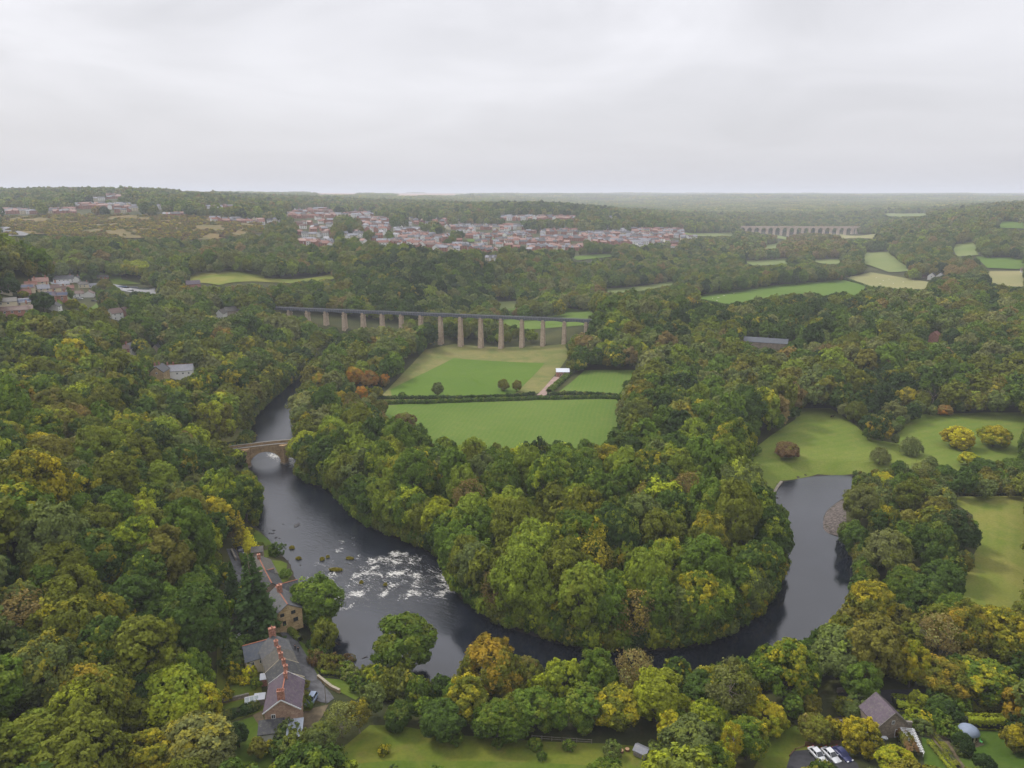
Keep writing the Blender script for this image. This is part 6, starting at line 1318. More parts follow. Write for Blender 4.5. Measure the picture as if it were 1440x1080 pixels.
# groves for the country up to the skyline
rgv = np.random.default_rng(77)
def grove(seed, n=46, rad=48):
    Vs, Fs, Cs = [], [], []; k = 0; rg = np.random.default_rng(seed); b = 0
    for i in range(n):
        a = rg.uniform(0, 6.283); r = rad * math.sqrt(rg.random()); s = rg.uniform(4.5, 7.5); c = np.array([r * math.cos(a), r * math.sin(a), s * .9]); lv = rg.random()
        nn = 60; d = unit(rdir(rg, nn) + np.array([0, 0, .4])); p = c + d * s * rg.uniform(.85, 1.1, (nn, 1)) * np.array([1, 1, 1.15])
        u = unit(np.cross(d, rdir(rg, nn))); w = np.cross(d, u); q = 1.7
        Vs.append(np.stack([p + u * q, p + w * q, p - u * q, p - w * q], 1).reshape(-1, 3)); Cs.append(np.c_[np.full(nn, lv), rg.random(nn), np.clip(d[:, 2], 0, 1), np.ones(nn)])
    V = np.vstack(Vs); return mesh_np('grove', V, np.arange(len(V)).reshape(-1, 4), [M_LEAFI], {'leaf': ('FACE', np.vstack(Cs))})
CG = make_coll('groves', [grove(500 + i) for i in range(4)])
def fillg(y0, y1, sp, s, allow, dens):
    p = jitter_grid(y0, y1, sp, sp * .4, .8, 100); z = H(p[:, 0], p[:, 1]); px, py, _ = project(p[:, 0], p[:, 1], z + 8)
    ix = np.clip(px.astype(int), 0, 1439); iy = np.clip(py.astype(int), 0, 1079)
    ok = CDEP[iy, ix] < 1e8
    _, py2, _ = project(p[:, 0], p[:, 1], z); ok &= CDEP[np.clip(py2.astype(int), 0, 1079), ix] < 1e8
    nz = wavy(p[:, 0], p[:, 1], sp * 9, 5) + wavy(p[:, 0], p[:, 1], sp * 4, 30) * .6; ok &= (nz > dens) | (rt.random(len(p)) < .14)
    return [dict(x=p[i, 0], y=p[i, 1], z=z[i] - .5, form=int(rt.integers(0, 4)), s=s, sz=s * rt.uniform(.8, 1.15) if s < 1.5 else rt.uniform(1.2, 2.0), rot=rt.uniform(0, 6.28), c=str(rt.choice(['dark', 'mid', 'olive', 'sage', 'grey', 'light'])),
                 a=str(rt.choice(['olive', 'brown', 'gold'])), amt=float(rt.choice([.1, .3]))) for i in np.nonzero(ok)[0]]
GV = fillg(2700, 5200, 62, 1.0, .1, -.3) + fillg(5200, 9000, 110, 1.3, .1, -.08) + fillg(9000, 20000, 240, 2.6, .1, -.05)
print('groves', len(GV), 'solo', len(SOLO), 'rest', len(REST))
scatter('skyline_woodland', GV, CG, 'bluish woods and hedged country up to the skyline', 4)
for h_ in HEDGES: hedge(*h_)
for i, (px, py, s, c, a, amt) in enumerate(SHRUBS):
    x, y, z = G(px, py); o = empty('shrub', (x, y, z - .05), rt.uniform(0, 6.28), (s, s, s * rt.uniform(.85, 1.15)))
    zone = ('in the cottage gardens' if px < 425 and py > 880 else 'on the bank by the lane' if px < 520 and py > 860 else 'in the garden on the lower right' if px > 1100 and py > 900 else 'beside the rapids cottages' if px < 420 and py > 700 else 'on the foreground grass' if py > 1000 else 'by the valley meadows')
    o['zone_'] = zone; o['px_'] = px; o['w_'] = WORD[c] + ((' and ' + WORD[a].replace(' green', '')) if amt > .25 else ''); tag(o, None, 'shrub', 'shrubs ' + zone)
    cr_ = link(bpy.data.objects.new('crown', SHR[i % 4]), o); cr_['tint'] = list(PAL[c]); cr_['accent'] = list(PAL[a]); cr_['turning'] = float(amt); link(bpy.data.objects.new('stems', SHR_TR), o)
sg = {}
for o in bpy.data.objects:
    if 'zone_' in o: sg.setdefault((o['w_'], o['zone_']), []).append(o)
for (w, zn), os_ in sg.items():
    os_.sort(key=lambda q: q['px_'])
    for i, o in enumerate(os_):
        o['label'] = 'rounded %s shrub %s%s' % (w, zn, '' if len(os_) == 1 else ', ' + ('leftmost' if i == 0 else 'rightmost' if i == len(os_) - 1 else ORD[i] + ' from left') + ' of them')
        for k in ('zone_', 'px_', 'w_'): del o[k]
# ------------------------------------------------------------------ cars
def paint(name, c, r=.3):
    t = NT(name); t.pbr(t.mix(t.ramp(t.noise(t.coord('Object'), 2, 3), .3, .7), vmul(c, .93), c), r, None, .5); return t.m
M_TYRE = M_BLACK; M_RIM = simple('wheel_rim', (.35, .36, .38), .4, .1, 5, metal=.6); M_LAMP = simple('headlamp_lens', (.7, .72, .75), .15, .05, 3); M_TAIL = simple('tail_lamp_lens', (.35, .02, .02), .25, .05, 3)
def loft(m, secs):
    """secs: lists of ring points, all of one length"""
    n = len(secs[0]); b = len(m.v)
    for s in secs: m.v += [tuple(p) for p in s]
    for i in range(len(secs) - 1):
        for k in range(n): k2 = (k + 1) % n; m.f.append([b + i * n + k, b + i * n + k2, b + (i + 1) * n + k2, b + (i + 1) * n + k]); m.m.append(m.mi)
    m.f.append([b + k for k in range(n)][::-1]); m.m.append(m.mi); m.f.append([b + (len(secs) - 1) * n + k for k in range(n)]); m.m.append(m.mi)
def car(px, py, rotd, pt, label, L=4.5, Wd=1.8, hb=.95, hr=1.5, suv=False, cover=False, zg=None):
    g = G(px, py); o = empty('parked_car', (g[0], g[1], g[2] + .14), R_(rotd)); tag(o, label, 'car')
    l, w = L / 2, Wd / 2; m = MB(); secs = []
    prof = [(-l, .45, .62, .72), (-l + .12, .30, .80, .90), (-l + .9, .22, hb - .02, 1.0), (-.4, .22, hb + .02, 1.0), (l - 1.5, .22, hb, 1.0), (l - .5, .24, hb - .16, .97), (l - .1, .32, hb - .28, .88), (l, .45, .58, .78)] if not suv else [(-l, .5, .85, .84), (-l + .1, .34, hb, .94), (-l + .9, .26, hb + .02, 1.0), (-.4, .26, hb + .04, 1.0), (l - 1.4, .26, hb + .02, 1.0), (l - .5, .28, hb - .08, .97), (l - .08, .36, hb - .18, .90), (l, .5, .72, .82)]
    for x, zb, zt, k in prof: secs.append([(x, -w * k * .9, zb), (x, w * k * .9, zb), (x, w * k, zb + (zt - zb) * .45), (x, w * k * .97, zb + (zt - zb) * .8), (x, w * k * .86, zt), (x, -w * k * .86, zt), (x, -w * k * .97, zb + (zt - zb) * .8), (x, -w * k, zb + (zt - zb) * .45)])
    loft(m, secs); b = m.build('body', [pt], o, True)
    cab = [(-l + (.25 if suv else .55), hb, .84), (-l + (.55 if suv else 1.15), hr - .04, .70), (.35, hr - .02, .72), (l - (1.3 if suv else 1.25), hb, .85)]
    m = MB(); rings = []
    for x, z, k in cab: rings.append([(x, -w * .86, hb - .05), (x, w * .86, hb - .05), (x, w * k, z), (x, -w * k, z)])
    loft(m, rings); gh = m.build('windows', [pt if cover else M_GLASSD], o)
    m = MB(); (x1, z1, k1), (x2, z2, k2) = cab[1], cab[2]; m.box(x1 + .06, x2 - .04, -w * .69, w * .69, hr - .05, hr + .03)
    for s in (-1, 1):
        m.obox((cab[3][0] - .02, s * w * .83, hb), (x2, s * w * .70, hr - .03), .07, .07); m.obox((cab[0][0] + .02, s * w * .83, hb), (x1, s * w * .69, hr - .03), .10, .09); m.obox((-.35, s * w * .86, hb), (-.35, s * w * .72, hr - .02), .08, .06)
    m.build('roof', [pt], o)
    for x in (-l + .85, l - .85):
        for s in (-1, 1):
            q = MB(); q.tube([(x, s * (w - .19), .33), (x, s * (w + .01), .33)], [.33, .33], 14); wh = q.build('wheel', [M_TYRE], o); q = MB(); q.tube([(x, s * (w + .0), .33), (x, s * (w + .03), .33)], [.2, .2], 10); q.build('rim', [M_RIM], wh)
    for s in (-1, 1):
        q = MB(); q.box(l - .22, l - .02, s * w * .68 - .17, s * w * .68 + .17, .60 if not suv else .7, .76 if not suv else .88); q.build('headlight', [M_LAMP], o); q = MB(); q.box(-l - .01, -l + .12, s * w * .66 - .14, s * w * .66 + .14, .66, .84); q.build('tail_light', [M_TAIL], o)
        q = MB(); q.box(l - 1.55, l - 1.35, s * (w + .09) - .09, s * (w + .09) + .09, hb, hb + .14); q.build('wing_mirror', [pt], o)
    return o
WP = paint('white_car_paint', (.50, .51, .53)); NP = paint('navy_car_paint', (.03, .035, .10)); SP_ = paint('silver_blue_car_paint', (.20, .25, .34)); BP = paint('black_car_paint', (.02, .022, .03))
car(1149, 1065, -74, WP, 'white estate car in the car park, leftmost of three'); car(1168, 1065.5, -72, WP, 'white hatchback in the middle of three parked cars'); car(1184, 1064.5, -70, NP, 'dark navy car, rightmost of three in the car park', cover=True)
car(438.5, 988, -97, SP_, 'silver-blue off-road car parked at the end of the lane', 4.3, 1.8, 1.05, 1.75, True); car(338.5, 778, -60, BP, 'black off-road car on the forecourt above the stone cottages', 4.2, 1.8, 1.05, 1.75, True); car(1231, 1038, -10, WP, 'white car half hidden under the golden tree by the stone barn')
for px, py, r, pt, lb in ((113,421,0,WP,'white car in front of the white village house'),(96,424,10,paint('red_car_paint',(.35,.03,.03)),'red car at the edge of the village green'),(132,424,5,BP,'dark car by the large white village gable')): car(px, py, r, pt, lb)
# narrow boats and vans at the canal basin
def boat(px, py, rotd, L, c, label):
    g = G(px, py); o = empty('narrow_boat', (g[0], g[1], g[2] + .25), R_(rotd)); tag(o, label, 'boat'); m = MB(); w = 1.05
    m.raw([(-L / 2, -w, -.2), (L / 2 - 1.6, -w, -.2), (L / 2, 0, -.1), (L / 2 - 1.6, w, -.2), (-L / 2, w, -.2), (-L / 2, -w, .7), (L / 2 - 1.6, -w, .7), (L / 2 + .2, 0, .95), (L / 2 - 1.6, w, .7), (-L / 2, w, .7)], [(4, 3, 2, 1, 0), (5, 6, 7, 8, 9), (0, 1, 6, 5), (1, 2, 7, 6), (2, 3, 8, 7), (3, 4, 9, 8), (4, 0, 5, 9)]); m.build('hull', [M_BLACK], o)
    m = MB(); m.raw([(-L / 2 + 1.2, -w * .85, .7), (L / 2 - 2.6, -w * .85, .7), (L / 2 - 2.6, w * .85, .7), (-L / 2 + 1.2, w * .85, .7), (-L / 2 + 1.2, -w * .68, 1.7), (L / 2 - 2.6, -w * .68, 1.7), (L / 2 - 2.6, w * .68, 1.7), (-L / 2 + 1.2, w * .68, 1.7)], [(3, 2, 1, 0), (4, 5, 6, 7), (0, 1, 5, 4), (1, 2, 6, 5), (2, 3, 7, 6), (3, 0, 4, 7)]); m.build('cabin', [c], o)
boat(172, 405, -8, 15, paint('boat_blue', (.08, .12, .2)), 'dark blue narrow boat moored at the left of the canal basin'); boat(188, 406, -6, 14, M_IRON, 'grey narrow boat moored in the middle of the canal basin'); boat(204, 408, -5, 14, paint('boat_green', (.05, .08, .06)), 'dark green narrow boat moored at the right of the basin')
boat(180, 409, -8, 12, M_OFFW, 'white-topped cruiser moored nearest in the canal basin')
# ------------------------------------------------------------------ small things
def pole(px, py, h, label, r=.14, arms=1, mat=None):
    g = G(px, py); o = empty('utility_pole', g); tag(o, label, 'utility pole'); m = MB(); m.tube([(0, 0, -.5), (0, 0, h)], [r, r * .75], 8); m.build('post', [mat or M_GREYWOOD], o)
    for k in range(arms): m = MB(); m.box(-.9, .9, -.06, .06, h - .5 - k * .8, h - .36 - k * .8); m.build('crossarm', [M_GREYWOOD], o)
    for s in (-.8, 0, .8): m = MB(); m.tube([(s, 0, h - .36), (s, 0, h - .12)], [.07, .05], 6); m.build('insulator', [M_IRONL], o)
    w = np.array([(g[0] + sx, g[1], g[2] + z) for sx in (-.8, .8) for z in (1, h)]); return o
pole(1220, 618, 9.5, 'wooden utility pole at the edge of the pool meadow', .2); pole(1340, 698, 8, 'utility pole on the bank above the river pasture', .2); pole(458.5, 990, 6.0, 'grey utility pole where the lane ends by the parked car', .11, 0); pole(1192, 590, 5, 'short post in the pool meadow', .15, 0)
def stone_wall(pts, w, h, mat, cop, label, name='stone_wall'):
    P3 = [G(*p) for p in pts]; o = empty(name, P3[0]); tag(o, label, 'wall'); m, q = MB(), MB(); b = P3[0]
    for s, e in zip(P3[:-1], P3[1:]):
        s2 = (s[0] - b[0], s[1] - b[1], s[2] - b[2]); e2 = (e[0] - b[0], e[1] - b[1], e[2] - b[2]); m.obox((s2[0], s2[1], s2[2] + h / 2 - .3), (e2[0], e2[1], e2[2] + h / 2 - .3), w, h + .6); L = math.hypot(e[0] - s[0], e[1] - s[1]); n = max(1, int(L / .9))
        for i in range(n):
            f0, f1 = i / n + .01, (i + 1) / n - .01; lerp = lambda f: tuple(s2[k] + (e2[k] - s2[k]) * f for k in range(3)); A_, B_ = lerp(f0), lerp(f1); qq = MB(); j = random.Random(i * 7 + int(L * 100)).uniform(-.03, .03)
            qq.obox((A_[0], A_[1], A_[2] + h + .08 + j), (B_[0], B_[1], B_[2] + h + .08 + j), w + .14, .16); qq.build('coping_stone', [cop], o)
    m.build('wall_body', [mat], o); return o
stone_wall([(447, 954), (456, 961), (466, 969), (478, 975)], .5, .9, M_GOLDST, simple('pale_coping', (.27, .24, .18), .9, .15, 2), 'low stone wall with pale coping between lane and riverside lawn')
stone_wall([(344, 772), (350, 774), (358, 779)], .5, 1.3, M_CREAM, M_CREAM, 'cream coped wall between forecourt and lawn by the yellow conifer'); stone_wall([(326, 776), (332, 789)], .4, 1.1, M_BARNST, M_GREYWOOD, 'dark garden wall on the lane side of the forecourt')
stone_wall([(1177, 974), (1195, 972), (1214, 973)], .5, 1.0, M_BARNST, M_GREYWOOD, 'old stone wall beyond the dark lane, left of the stone barn'); stone_wall([(306, 989), (330, 984), (350, 979)], .35, .7, M_BARNST, M_GREYWOOD, 'low garden wall between the two cottage lawns')
stone_wall([(1166, 1016), (1178, 1018), (1188, 1017)], .4, .8, M_BARNST, M_GREYWOOD, 'short stone wall at the yard entrance'); stone_wall([(1268, 1027), (1281, 1028)], .4, 2.3, M_BARNST, M_GREYWOOD, 'stone wall end at the head of the white pergola')
stone_wall([(1087, 701), (1090, 692), (1094, 685), (1099, 679)], .9, .7, simple('pale_boulder', (.20, .17, .14), .9, .2, 1), simple('pale_boulder_top', (.24, .21, .17), .9, .2, 1), 'pale stone edging at the far corner of the dark pool', 'stone_edging')
# greenhouse
def greenhouse(px, py, rotd, L, Wd, he, hr, label):
    g = G(px, py); o = empty('greenhouse', g, R_(rotd)); tag(o, label, 'greenhouse'); nx = max(2, int(L / .8)); sl = []
    for i in range(nx):
        x0, x1 = -L / 2 + L * i / nx + .03, -L / 2 + L * (i + 1) / nx - .03
        for s in (-1, 1):
            m = MB(); m.raw([(x0, s * Wd / 2, he), (x1, s * Wd / 2, he), (x1, 0, hr), (x0, 0, hr), (x0, s * Wd / 2, he + .03), (x1, s * Wd / 2, he + .03), (x1, 0, hr + .03), (x0, 0, hr + .03)], [(3, 2, 1, 0), (4, 5, 6, 7), (0, 1, 5, 4), (1, 2, 6, 5), (2, 3, 7, 6), (3, 0, 4, 7)]); m.build('pane', [M_GH], o)
            m = MB(); m.box(x0, x1, s * Wd / 2 - .015, s * Wd / 2 + .015, .1, he); m.build('pane', [M_GH], o)
    m = MB()
    for i in range(nx + 1):
        x = -L / 2 + L * i / nx
        for s in (-1, 1): m.box(x - .03, x + .03, s * Wd / 2 - .04, s * Wd / 2 + .04, 0, he); m.obox((x, s * Wd / 2, he), (x, 0, hr), .06, .08)
    m.box(-L / 2, L / 2, -.05, .05, hr, hr + .08)
    for s in (-1, 1): m.box(-L / 2, L / 2, s * Wd / 2 - .05, s * Wd / 2 + .05, he - .04, he + .04); m.box(-L / 2, L / 2, s * Wd / 2 - .05, s * Wd / 2 + .05, -.3, .15)
    m.build('frame', [M_OFFW], o); clear_box(g, R_(rotd), -L / 2, L / 2, -Wd / 2, Wd / 2, hr)
M_GH = simple('greenhouse_glass', (.26, .30, .30), .15, .15, 1.2, spec=.6)
greenhouse(355, 991, 20, 3.0, 2.3, 1.5, 2.2, 'small white-framed greenhouse behind the end cottage')
# white loungers and table
for px, py, r in ((334, 898, 20), (337.8, 896, 30)):
    g = G(px, py); o = empty('garden_lounger', g, R_(r)); tag(o, 'white sun lounger on the shady lawn, ' + ('left one' if px < 336 else 'right one') + ' of two', 'lounger', 'garden loungers'); m = MB(); m.box(-.3, .3, -.7, .4, .3, .38); m.build('seat', [M_OFFW], o); m = MB(); m.obox((0, .4, .34), (0, .95, .75), .6, .07); m.build('backrest', [M_OFFW], o)
    for x in (-.27, .27):
        for y in (-.65, .35): m = MB(); m.box(x - .03, x + .03, y - .03, y + .03, 0, .3); m.build('leg', [M_OFFW], o)
# bins and clutter
def lathe(name, prof, mat, parent, n=14): m = MB(); m.tube([(0, 0, z) for z, r in prof], [r for z, r in prof], n); return m.build(name, [mat], parent, False)
for px, py, c, lb, nm in ((448, 1031, (.02, .12, .28), 'blue wheelie bin by the birch tree', 'wheelie_bin'), (449, 1022, (.35, .4, .42), 'pale grey wheelie bin beside the blue one', 'wheelie_bin')):
    g = G(px, py); o = empty(nm, g, .3); tag(o, lb, 'bin'); m = MB(); m.raw([(a * .27, b * .3, 0.05) for a, b in ((-1, -1), (1, -1), (1, 1), (-1, 1))] + [(a * .33, b * .37, 1.0) for a, b in ((-1, -1), (1, -1), (1, 1), (-1, 1))], [(3, 2, 1, 0), (4, 5, 6, 7), (0, 1, 5, 4), (1, 2, 6, 5), (2, 3, 7, 6), (3, 0, 4, 7)]); pm = paint('bin_plastic', c, .5); m.build('body', [pm], o); m = MB(); m.box(-.35, .35, -.4, .4, 1.0, 1.08); m.build('lid', [pm], o)
g = G(383, 1030); o = empty('water_tub', g); tag(o, 'small blue and white tub in the yard before the end cottage', 'tub'); lathe('tub', [(0, .4), (.5, .5), (.5, .42), (.15, .35)], M_OFFW, o); lathe('water', [(.3, .4), (.34, .4)], M_BLUEROOF, o)
# folded parasol
g = G(1189, 1025); o = empty('garden_parasol', g); tag(o, 'folded dark green parasol in the stone yard', 'parasol'); lathe('pole', [(0, .03), (2.6, .03)], M_WOOD, o, 8); lathe('canopy', [(.8, .1), (1.1, .26), (1.8, .2), (2.4, .09), (2.55, .02)], simple('green_canvas', (.01, .045, .03), .9, .2, 6), o, 10); lathe('base', [(0, .3), (.1, .3)], M_BARNST, o)
# white pergola: rows of slats on two rails
A = G(1273, 1036); B = G(1289, 1064); L = math.hypot(B[0] - A[0], B[1] - A[1]); rz = math.atan2(B[1] - A[1], B[0] - A[0]); o = empty('pergola', A, rz); tag(o, 'white slatted pergola running down from the stone wall', 'pergola'); wd = 2.3
for s in (-1, 1):
    m = MB(); m.box(-.2, L + .2, s * wd / 2 - .05, s * wd / 2 + .05, 2.15, 2.3); m.build('rail', [M_OFFW], o)
    for k in range(5): m = MB(); x = L * k / 4; m.box(x - .06, x + .06, s * wd / 2 - .06, s * wd / 2 + .06, -.2, 2.15); m.build('post', [M_OFFW], o)
ns = 15
sm = MB(); sm.box(-.07, .07, -wd / 2 - .3, wd / 2 + .3, 2.3, 2.42); sme = sm.mesh('slat', [M_OFFW])
for k in range(ns): s = link(bpy.data.objects.new('slat', sme), o); s.location = (L * (k + .5) / ns, 0, 0)
# summerhouse with a rounded blue-grey roof
g = G(1360, 1040); o = empty('summerhouse', g, .2); tag(o, 'cream summerhouse with rounded blue-grey roof on the lawn', 'summerhouse'); n = 8
for k in range(n):
    a0, a1 = 6.283 * k / n, 6.283 * (k + 1) / n; m = MB(); q = [(1.75 * math.cos(a), 1.75 * math.sin(a)) for a in (a0, a1)]; q2 = [(1.65 * math.cos(a), 1.65 * math.sin(a)) for a in (a1, a0)]; m.prism(q[::1] + q2, -.3, 2.2); m.build('wall_panel', [M_CREAM], o)
    am = (a0 + a1) / 2; m = MB(); d = 1.66; t_ = (-math.sin(am), math.cos(am)); c0 = (d * math.cos(am), d * math.sin(am)); m.obox((c0[0] - t_[0] * .4, c0[1] - t_[1] * .4, 1.35), (c0[0] + t_[0] * .4, c0[1] + t_[1] * .4, 1.35), .06, 1.0); m.build('window', [M_GLASSD], o)
m = MB(); m.tube([(0, 0, z) for z in (2.15, 2.25, 2.75, 3.15, 3.4, 3.5)], [2.1, 2.12, 1.85, 1.3, .6, .05], 16); m.build('roof', [M_BLUEROOF], o, True)
g = G(1379, 1045); o = empty('garden_chair', g, .5); tag(o, 'bright green garden chair on the bare patch by the summerhouse', 'chair'); gp = paint('green_plastic', (.12, .55, .12), .5); m = MB(); m.box(-.25, .25, -.25, .25, .42, .46); m.build('seat', [gp], o); m = MB(); m.box(-.25, .25, .22, .26, .46, .95); m.build('backrest', [gp], o)
for x in (-.22, .22):
    for y in (-.22, .22): m = MB(); m.box(x - .025, x + .025, y - .025, y + .025, 0, .42); m.build('leg', [gp], o)
drape('bare_patch', gpoly([(1368,1042),(1378,1040),(1384,1048),(1372,1052)]), M_EARTH, .12)
for px, py, h, lb in ((1302.5, 1002, 2.0, 'weathered pale gate pillar beside the dark lane'), (1329, 1020, 1.5, 'small white bird bath among dark shrubs')):
    g = G(px, py); o = empty('stone_pillar' if h > 1.6 else 'bird_bath', g); tag(o, lb, 'pillar' if h > 1.6 else 'bird bath')
    if h > 1.6: m = MB(); m.box(-.3, .3, -.3, .3, -.2, h); m.build('shaft', [M_CREAM], o); m = MB(); m.box(-.4, .4, -.4, .4, h, h + .15); m.tube([(0, 0, h + .15), (0, 0, h + .35), (0, 0, h + .5)], [.15, .22, .05], 10); m.build('cap', [M_CREAM], o)
    else: lathe('pedestal', [(0, .25), (.15, .14), (1.0, .12), (1.1, .2)], M_OFFW, o); lathe('bowl', [(1.1, .15), (1.3, .42), (1.34, .42), (1.22, .3)], M_OFFW, o)
# fences
def fence(pts, label, h=1.3, step=2.0, boards=True, mat=None, rails=2):
    P3 = [G(*p) for p in pts]; o = empty('wooden_fence', P3[0]); tag(o, label, 'fence'); b = P3[0]; mat = mat or M_WOOD
    for s, e in zip(P3[:-1], P3[1:]):
        L = math.hypot(e[0] - s[0], e[1] - s[1]); n = max(1, round(L / step)); lf = lambda f, z=0: (s[0] + (e[0] - s[0]) * f - b[0], s[1] + (e[1] - s[1]) * f - b[1], s[2] + (e[2] - s[2]) * f - b[2] + z)
        for i in range(n + 1): p = lf(i / n); m = MB(); m.box(p[0] - .06, p[0] + .06, p[1] - .06, p[1] + .06, p[2] - .3, p[2] + h + .1); m.build('post', [mat], o)
        for i in range(n):
            if boards:
                nb = 5
                for k in range(nb): m = MB(); z = .15 + k * (h - .15) / nb; m.obox(lf(i / n + .01, z + .1), lf((i + 1) / n - .01, z + .1), .03, (h - .2) / nb * .86); m.build('board', [mat], o)
            else:
                for k in range(rails): m = MB(); z = h * (k + 1) / rails - .08; m.obox(lf(i / n, z), lf((i + 1) / n, z), .05, .09); m.build('rail', [mat], o)
fence([(1132, 1050), (1156, 1049), (1181, 1048)], 'dark brown board fence behind the three parked cars'); fence([(748, 1040), (790, 1043), (832, 1046)], 'post and rail fence at the foot of the near bank trees', 1.1, 2.6, False, M_GREYWOOD)
fence([(1132, 1050), (1118, 1055), (1110, 1064)], 'low brown kerb fence at the left edge of the car park', .5, 2, False)
# hen house
g = G(902, 1062); hs = house('garden_hut', (g[0], g[1], g[2] + .3), R_(-35), 2.6, 1.9, 1.2, 1.7, M_GREYWOOD, M_LIGHTSL, 'small wooden hut with pale roof on the foreground grass', 'hut', doors=(), wins=[('f', .3, .7, .6, .5)], clr=True)
m = MB(); m.box(-1.3, 1.3, -1.35, -1.0, .1, .9); m.build('nest_box', [M_GREYWOOD], hs)
for px, py, r in ((873, 1058, .6), (882, 1056, .5)):
    g = G(px, py); o = empty('log_round', g); tag(o, 'sawn log round on the grass ' + ('left' if px < 880 else 'right') + ' of the pair by the hut', 'log', 'log rounds by the hut'); lathe('log', [(-.1, r), (.6, r * .95)], M_WOOD, o); lathe('cut_face', [(.6, r * .88), (.62, r * .88)], simple('cut_wood', (.45, .28, .16), .9, .2, 4), o)
# ------------------------------------------------------------------ rocks and driftwood in the river
M_ROCK = simple('wet_rock', (.035, .033, .034), .5, .3, 2, bump=.04); M_TUFT = G_ROUGH
def rock_mesh(sd):
    bm = bmesh.new(); bmesh.ops.create_icosphere(bm, subdivisions=2, radius=1); r = random.Random(sd); k = [(r.uniform(-1, 1), r.uniform(-1, 1), r.uniform(-1, 1), r.uniform(.6, .95)) for _ in range(7)]
    for v in bm.verts:
        for a in k:
            d = Vector(a[:3]).normalized(); t_ = v.co.dot(d)
            if t_ > a[3]: v.co -= d * (t_ - a[3])
    me = bpy.data.meshes.new('rock'); bm.to_mesh(me); bm.free(); me.materials.append(M_ROCK); return me
RK = [rock_mesh(i) for i in range(4)]
rocks = [(417,739,1.5),(385,746,.7),(384,750,.6),(379,750,.6),(388,756,.8),(369,745,.6),(393,757,.5),(396,766,.5),(365,737,.6),(422,795,.6),(427,737,.5),(398,737,.4),(404,788,.5),(376,757,.5),(1093,700,.9),(1090,706,.8),(1088,712,.7),(395,651,1.0),(402,655,.8),(408,657,1.0),(350,676,.9),(352,682,.8),(462,829,.8),(470,832,1.0),(480,806,.6),(505,822,.7),(540,812,.8),(577,806,.7),(600,818,.9),(560,826,.8),(445,827,.7),(530,786,.7),(500,790,.5),(588,795,.6),(612,824,.8)]
for i, (px, py, s) in enumerate(rocks):
    p = P(px, py, 0); o = link(bpy.data.objects.new('river_rock', RK[i % 4])); o.location = (p[0], p[1], -.1 * s); o.rotation_euler = (0, 0, rt.uniform(0, 6.28)); o.scale = (s * rt.uniform(.8, 1.4), s * .8, s * .45)
    w = 'on the pool edge by the pale stones' if px > 1000 else 'beside the stone bridge' if py < 700 else 'upstream of the rapids' if py < 800 and px < 440 else 'among the foaming rapids'
    o['w_'] = w; o['px_'] = px; o['s_'] = s; tag(o, None, 'rock', 'river rocks ' + w)
rk = {}
for o in bpy.data.objects:
    if o.name.startswith('river_rock'): sz = 'small' if o['s_'] < .7 else 'large' if o['s_'] > 1.2 else 'middling'; rk.setdefault((sz, o['w_']), []).append(o)
for (sz, w), os_ in rk.items():
    os_.sort(key=lambda q: q['px_'])
    for i, o in enumerate(os_):
        o['label'] = '%s dark wet rock %s%s' % (sz, w, '' if len(os_) == 1 else ', ' + ('leftmost' if i == 0 else 'rightmost' if i == len(os_) - 1 else ORD[i] + ' from left'))
        for k in ('w_', 'px_', 's_'): del o[k]
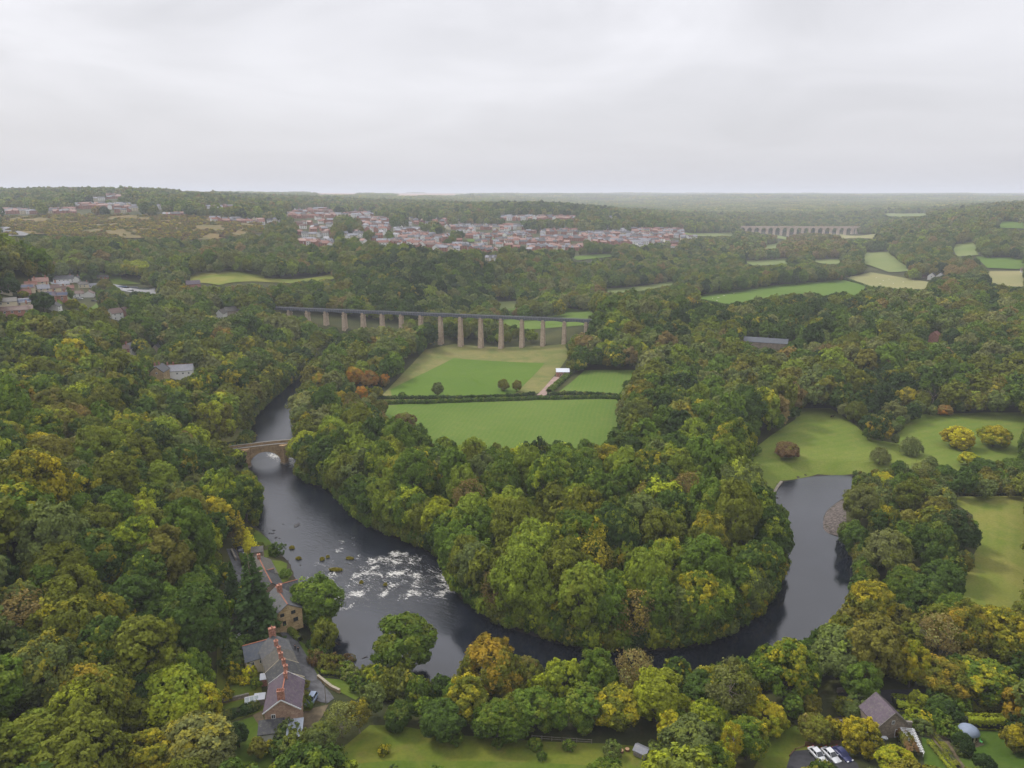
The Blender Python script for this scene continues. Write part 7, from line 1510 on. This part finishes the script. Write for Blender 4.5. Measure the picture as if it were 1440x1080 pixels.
def tuft(px, py, lx, ly, label):
    p = P(px, py, 0); o = empty('grassy_islet', (p[0], p[1], 0), rt.uniform(-.2, .2)); tag(o, label, 'islet'); bed = link(bpy.data.objects.new('stone_bed', RK[0]), o); bed.scale = (lx, ly, .35)
    rg = np.random.default_rng(int(px * 10)); n = int(500 * lx * ly) + 150; a = rg.uniform(0, 6.28, n); r = np.sqrt(rg.random(n)); pos = np.c_[np.cos(a) * r * lx, np.sin(a) * r * ly, .3 + rg.uniform(0, .5, n) * (1.1 - r)]
    me = leaves_mesh('grass', pos, unit(np.c_[np.cos(a), np.sin(a), .3 + 0 * a] + rg.normal(size=(n, 3)) * .5), .16, np.c_[rg.random(n), rg.random(n), rg.random(n)], M_LEAF, rg, 2.2, .8); f = link(bpy.data.objects.new('grass', me), o); f['tint'] = list(PAL['bronze']); f['accent'] = list(PAL['gold']); f['turning'] = .5; f['kind'] = 'stuff'
for i, q in enumerate([(410.5,771,.9,.8,'round grassy islet upstream of the rapids by the cottages'),(420,786,1.0,.5,'flat grassy islet at the left end of the upper rapids'),(453,787,.8,.9,'rounded grass tuft islet, left of two at the head of the rapids'),(461,784,.6,.5,'small grass tuft islet, right of two at the head of the rapids'),(472,802,2.3,.7,'long low grassy islet in the middle of the rapids'),(492,786,1.4,.5,'thin grassy islet in the right part of the upper rapids'),(508,820,.6,.5,'tiny grass tuft between the two lines of foam'),(542,823,.6,.5,'tiny brown grass tuft near the lower line of foam')]): tuft(*q)
for px, py, r, lb in ((472,905,-.35,'dark forked branch adrift in the calm pool by the lane'),(513,925,.5,'small brown driftwood in the calm pool')):
    p = P(px, py, 0); o = link(bpy.data.objects.new('floating_branch', (lambda m: (m.tube([(-1.8, 0, .02), (-.3, .1, .15), (1.8, -.2, .05)], [.06, .12, .05], 6), m.tube([(-.2, .1, .12), (.9, .9, .3), (1.6, 1.0, .1)], [.08, .06, .02], 5), m.mesh('floating_branch', [M_BARK]))[2])(MB()))); o.location = p; o.rotation_euler.z = r; o.scale = (1, 1, 1) if r < 0 else (.5, .5, .8); tag(o, lb, 'branch')
# ------------------------------------------------------------------ the air
t = NT('haze_air'); pv = t.n('ShaderNodeVolumePrincipled'); pv.inputs['Color'].default_value = (.88, .92, 1, 1); pv.inputs['Density'].default_value = 0.000132; pv.inputs['Anisotropy'].default_value = 0.0
t.t.links.new(pv.outputs[0], t.out.inputs['Volume']); t.m.volume_intersection_method = 'FAST' if hasattr(t.m, 'volume_intersection_method') else None
hb = MB(); hb.box(-31500, 31500, -900, 31500, -4.0, 215.0)
tag(hb.build('haze', [t.m]), 'thin pale autumn haze over the whole valley', None, None, 'stuff')
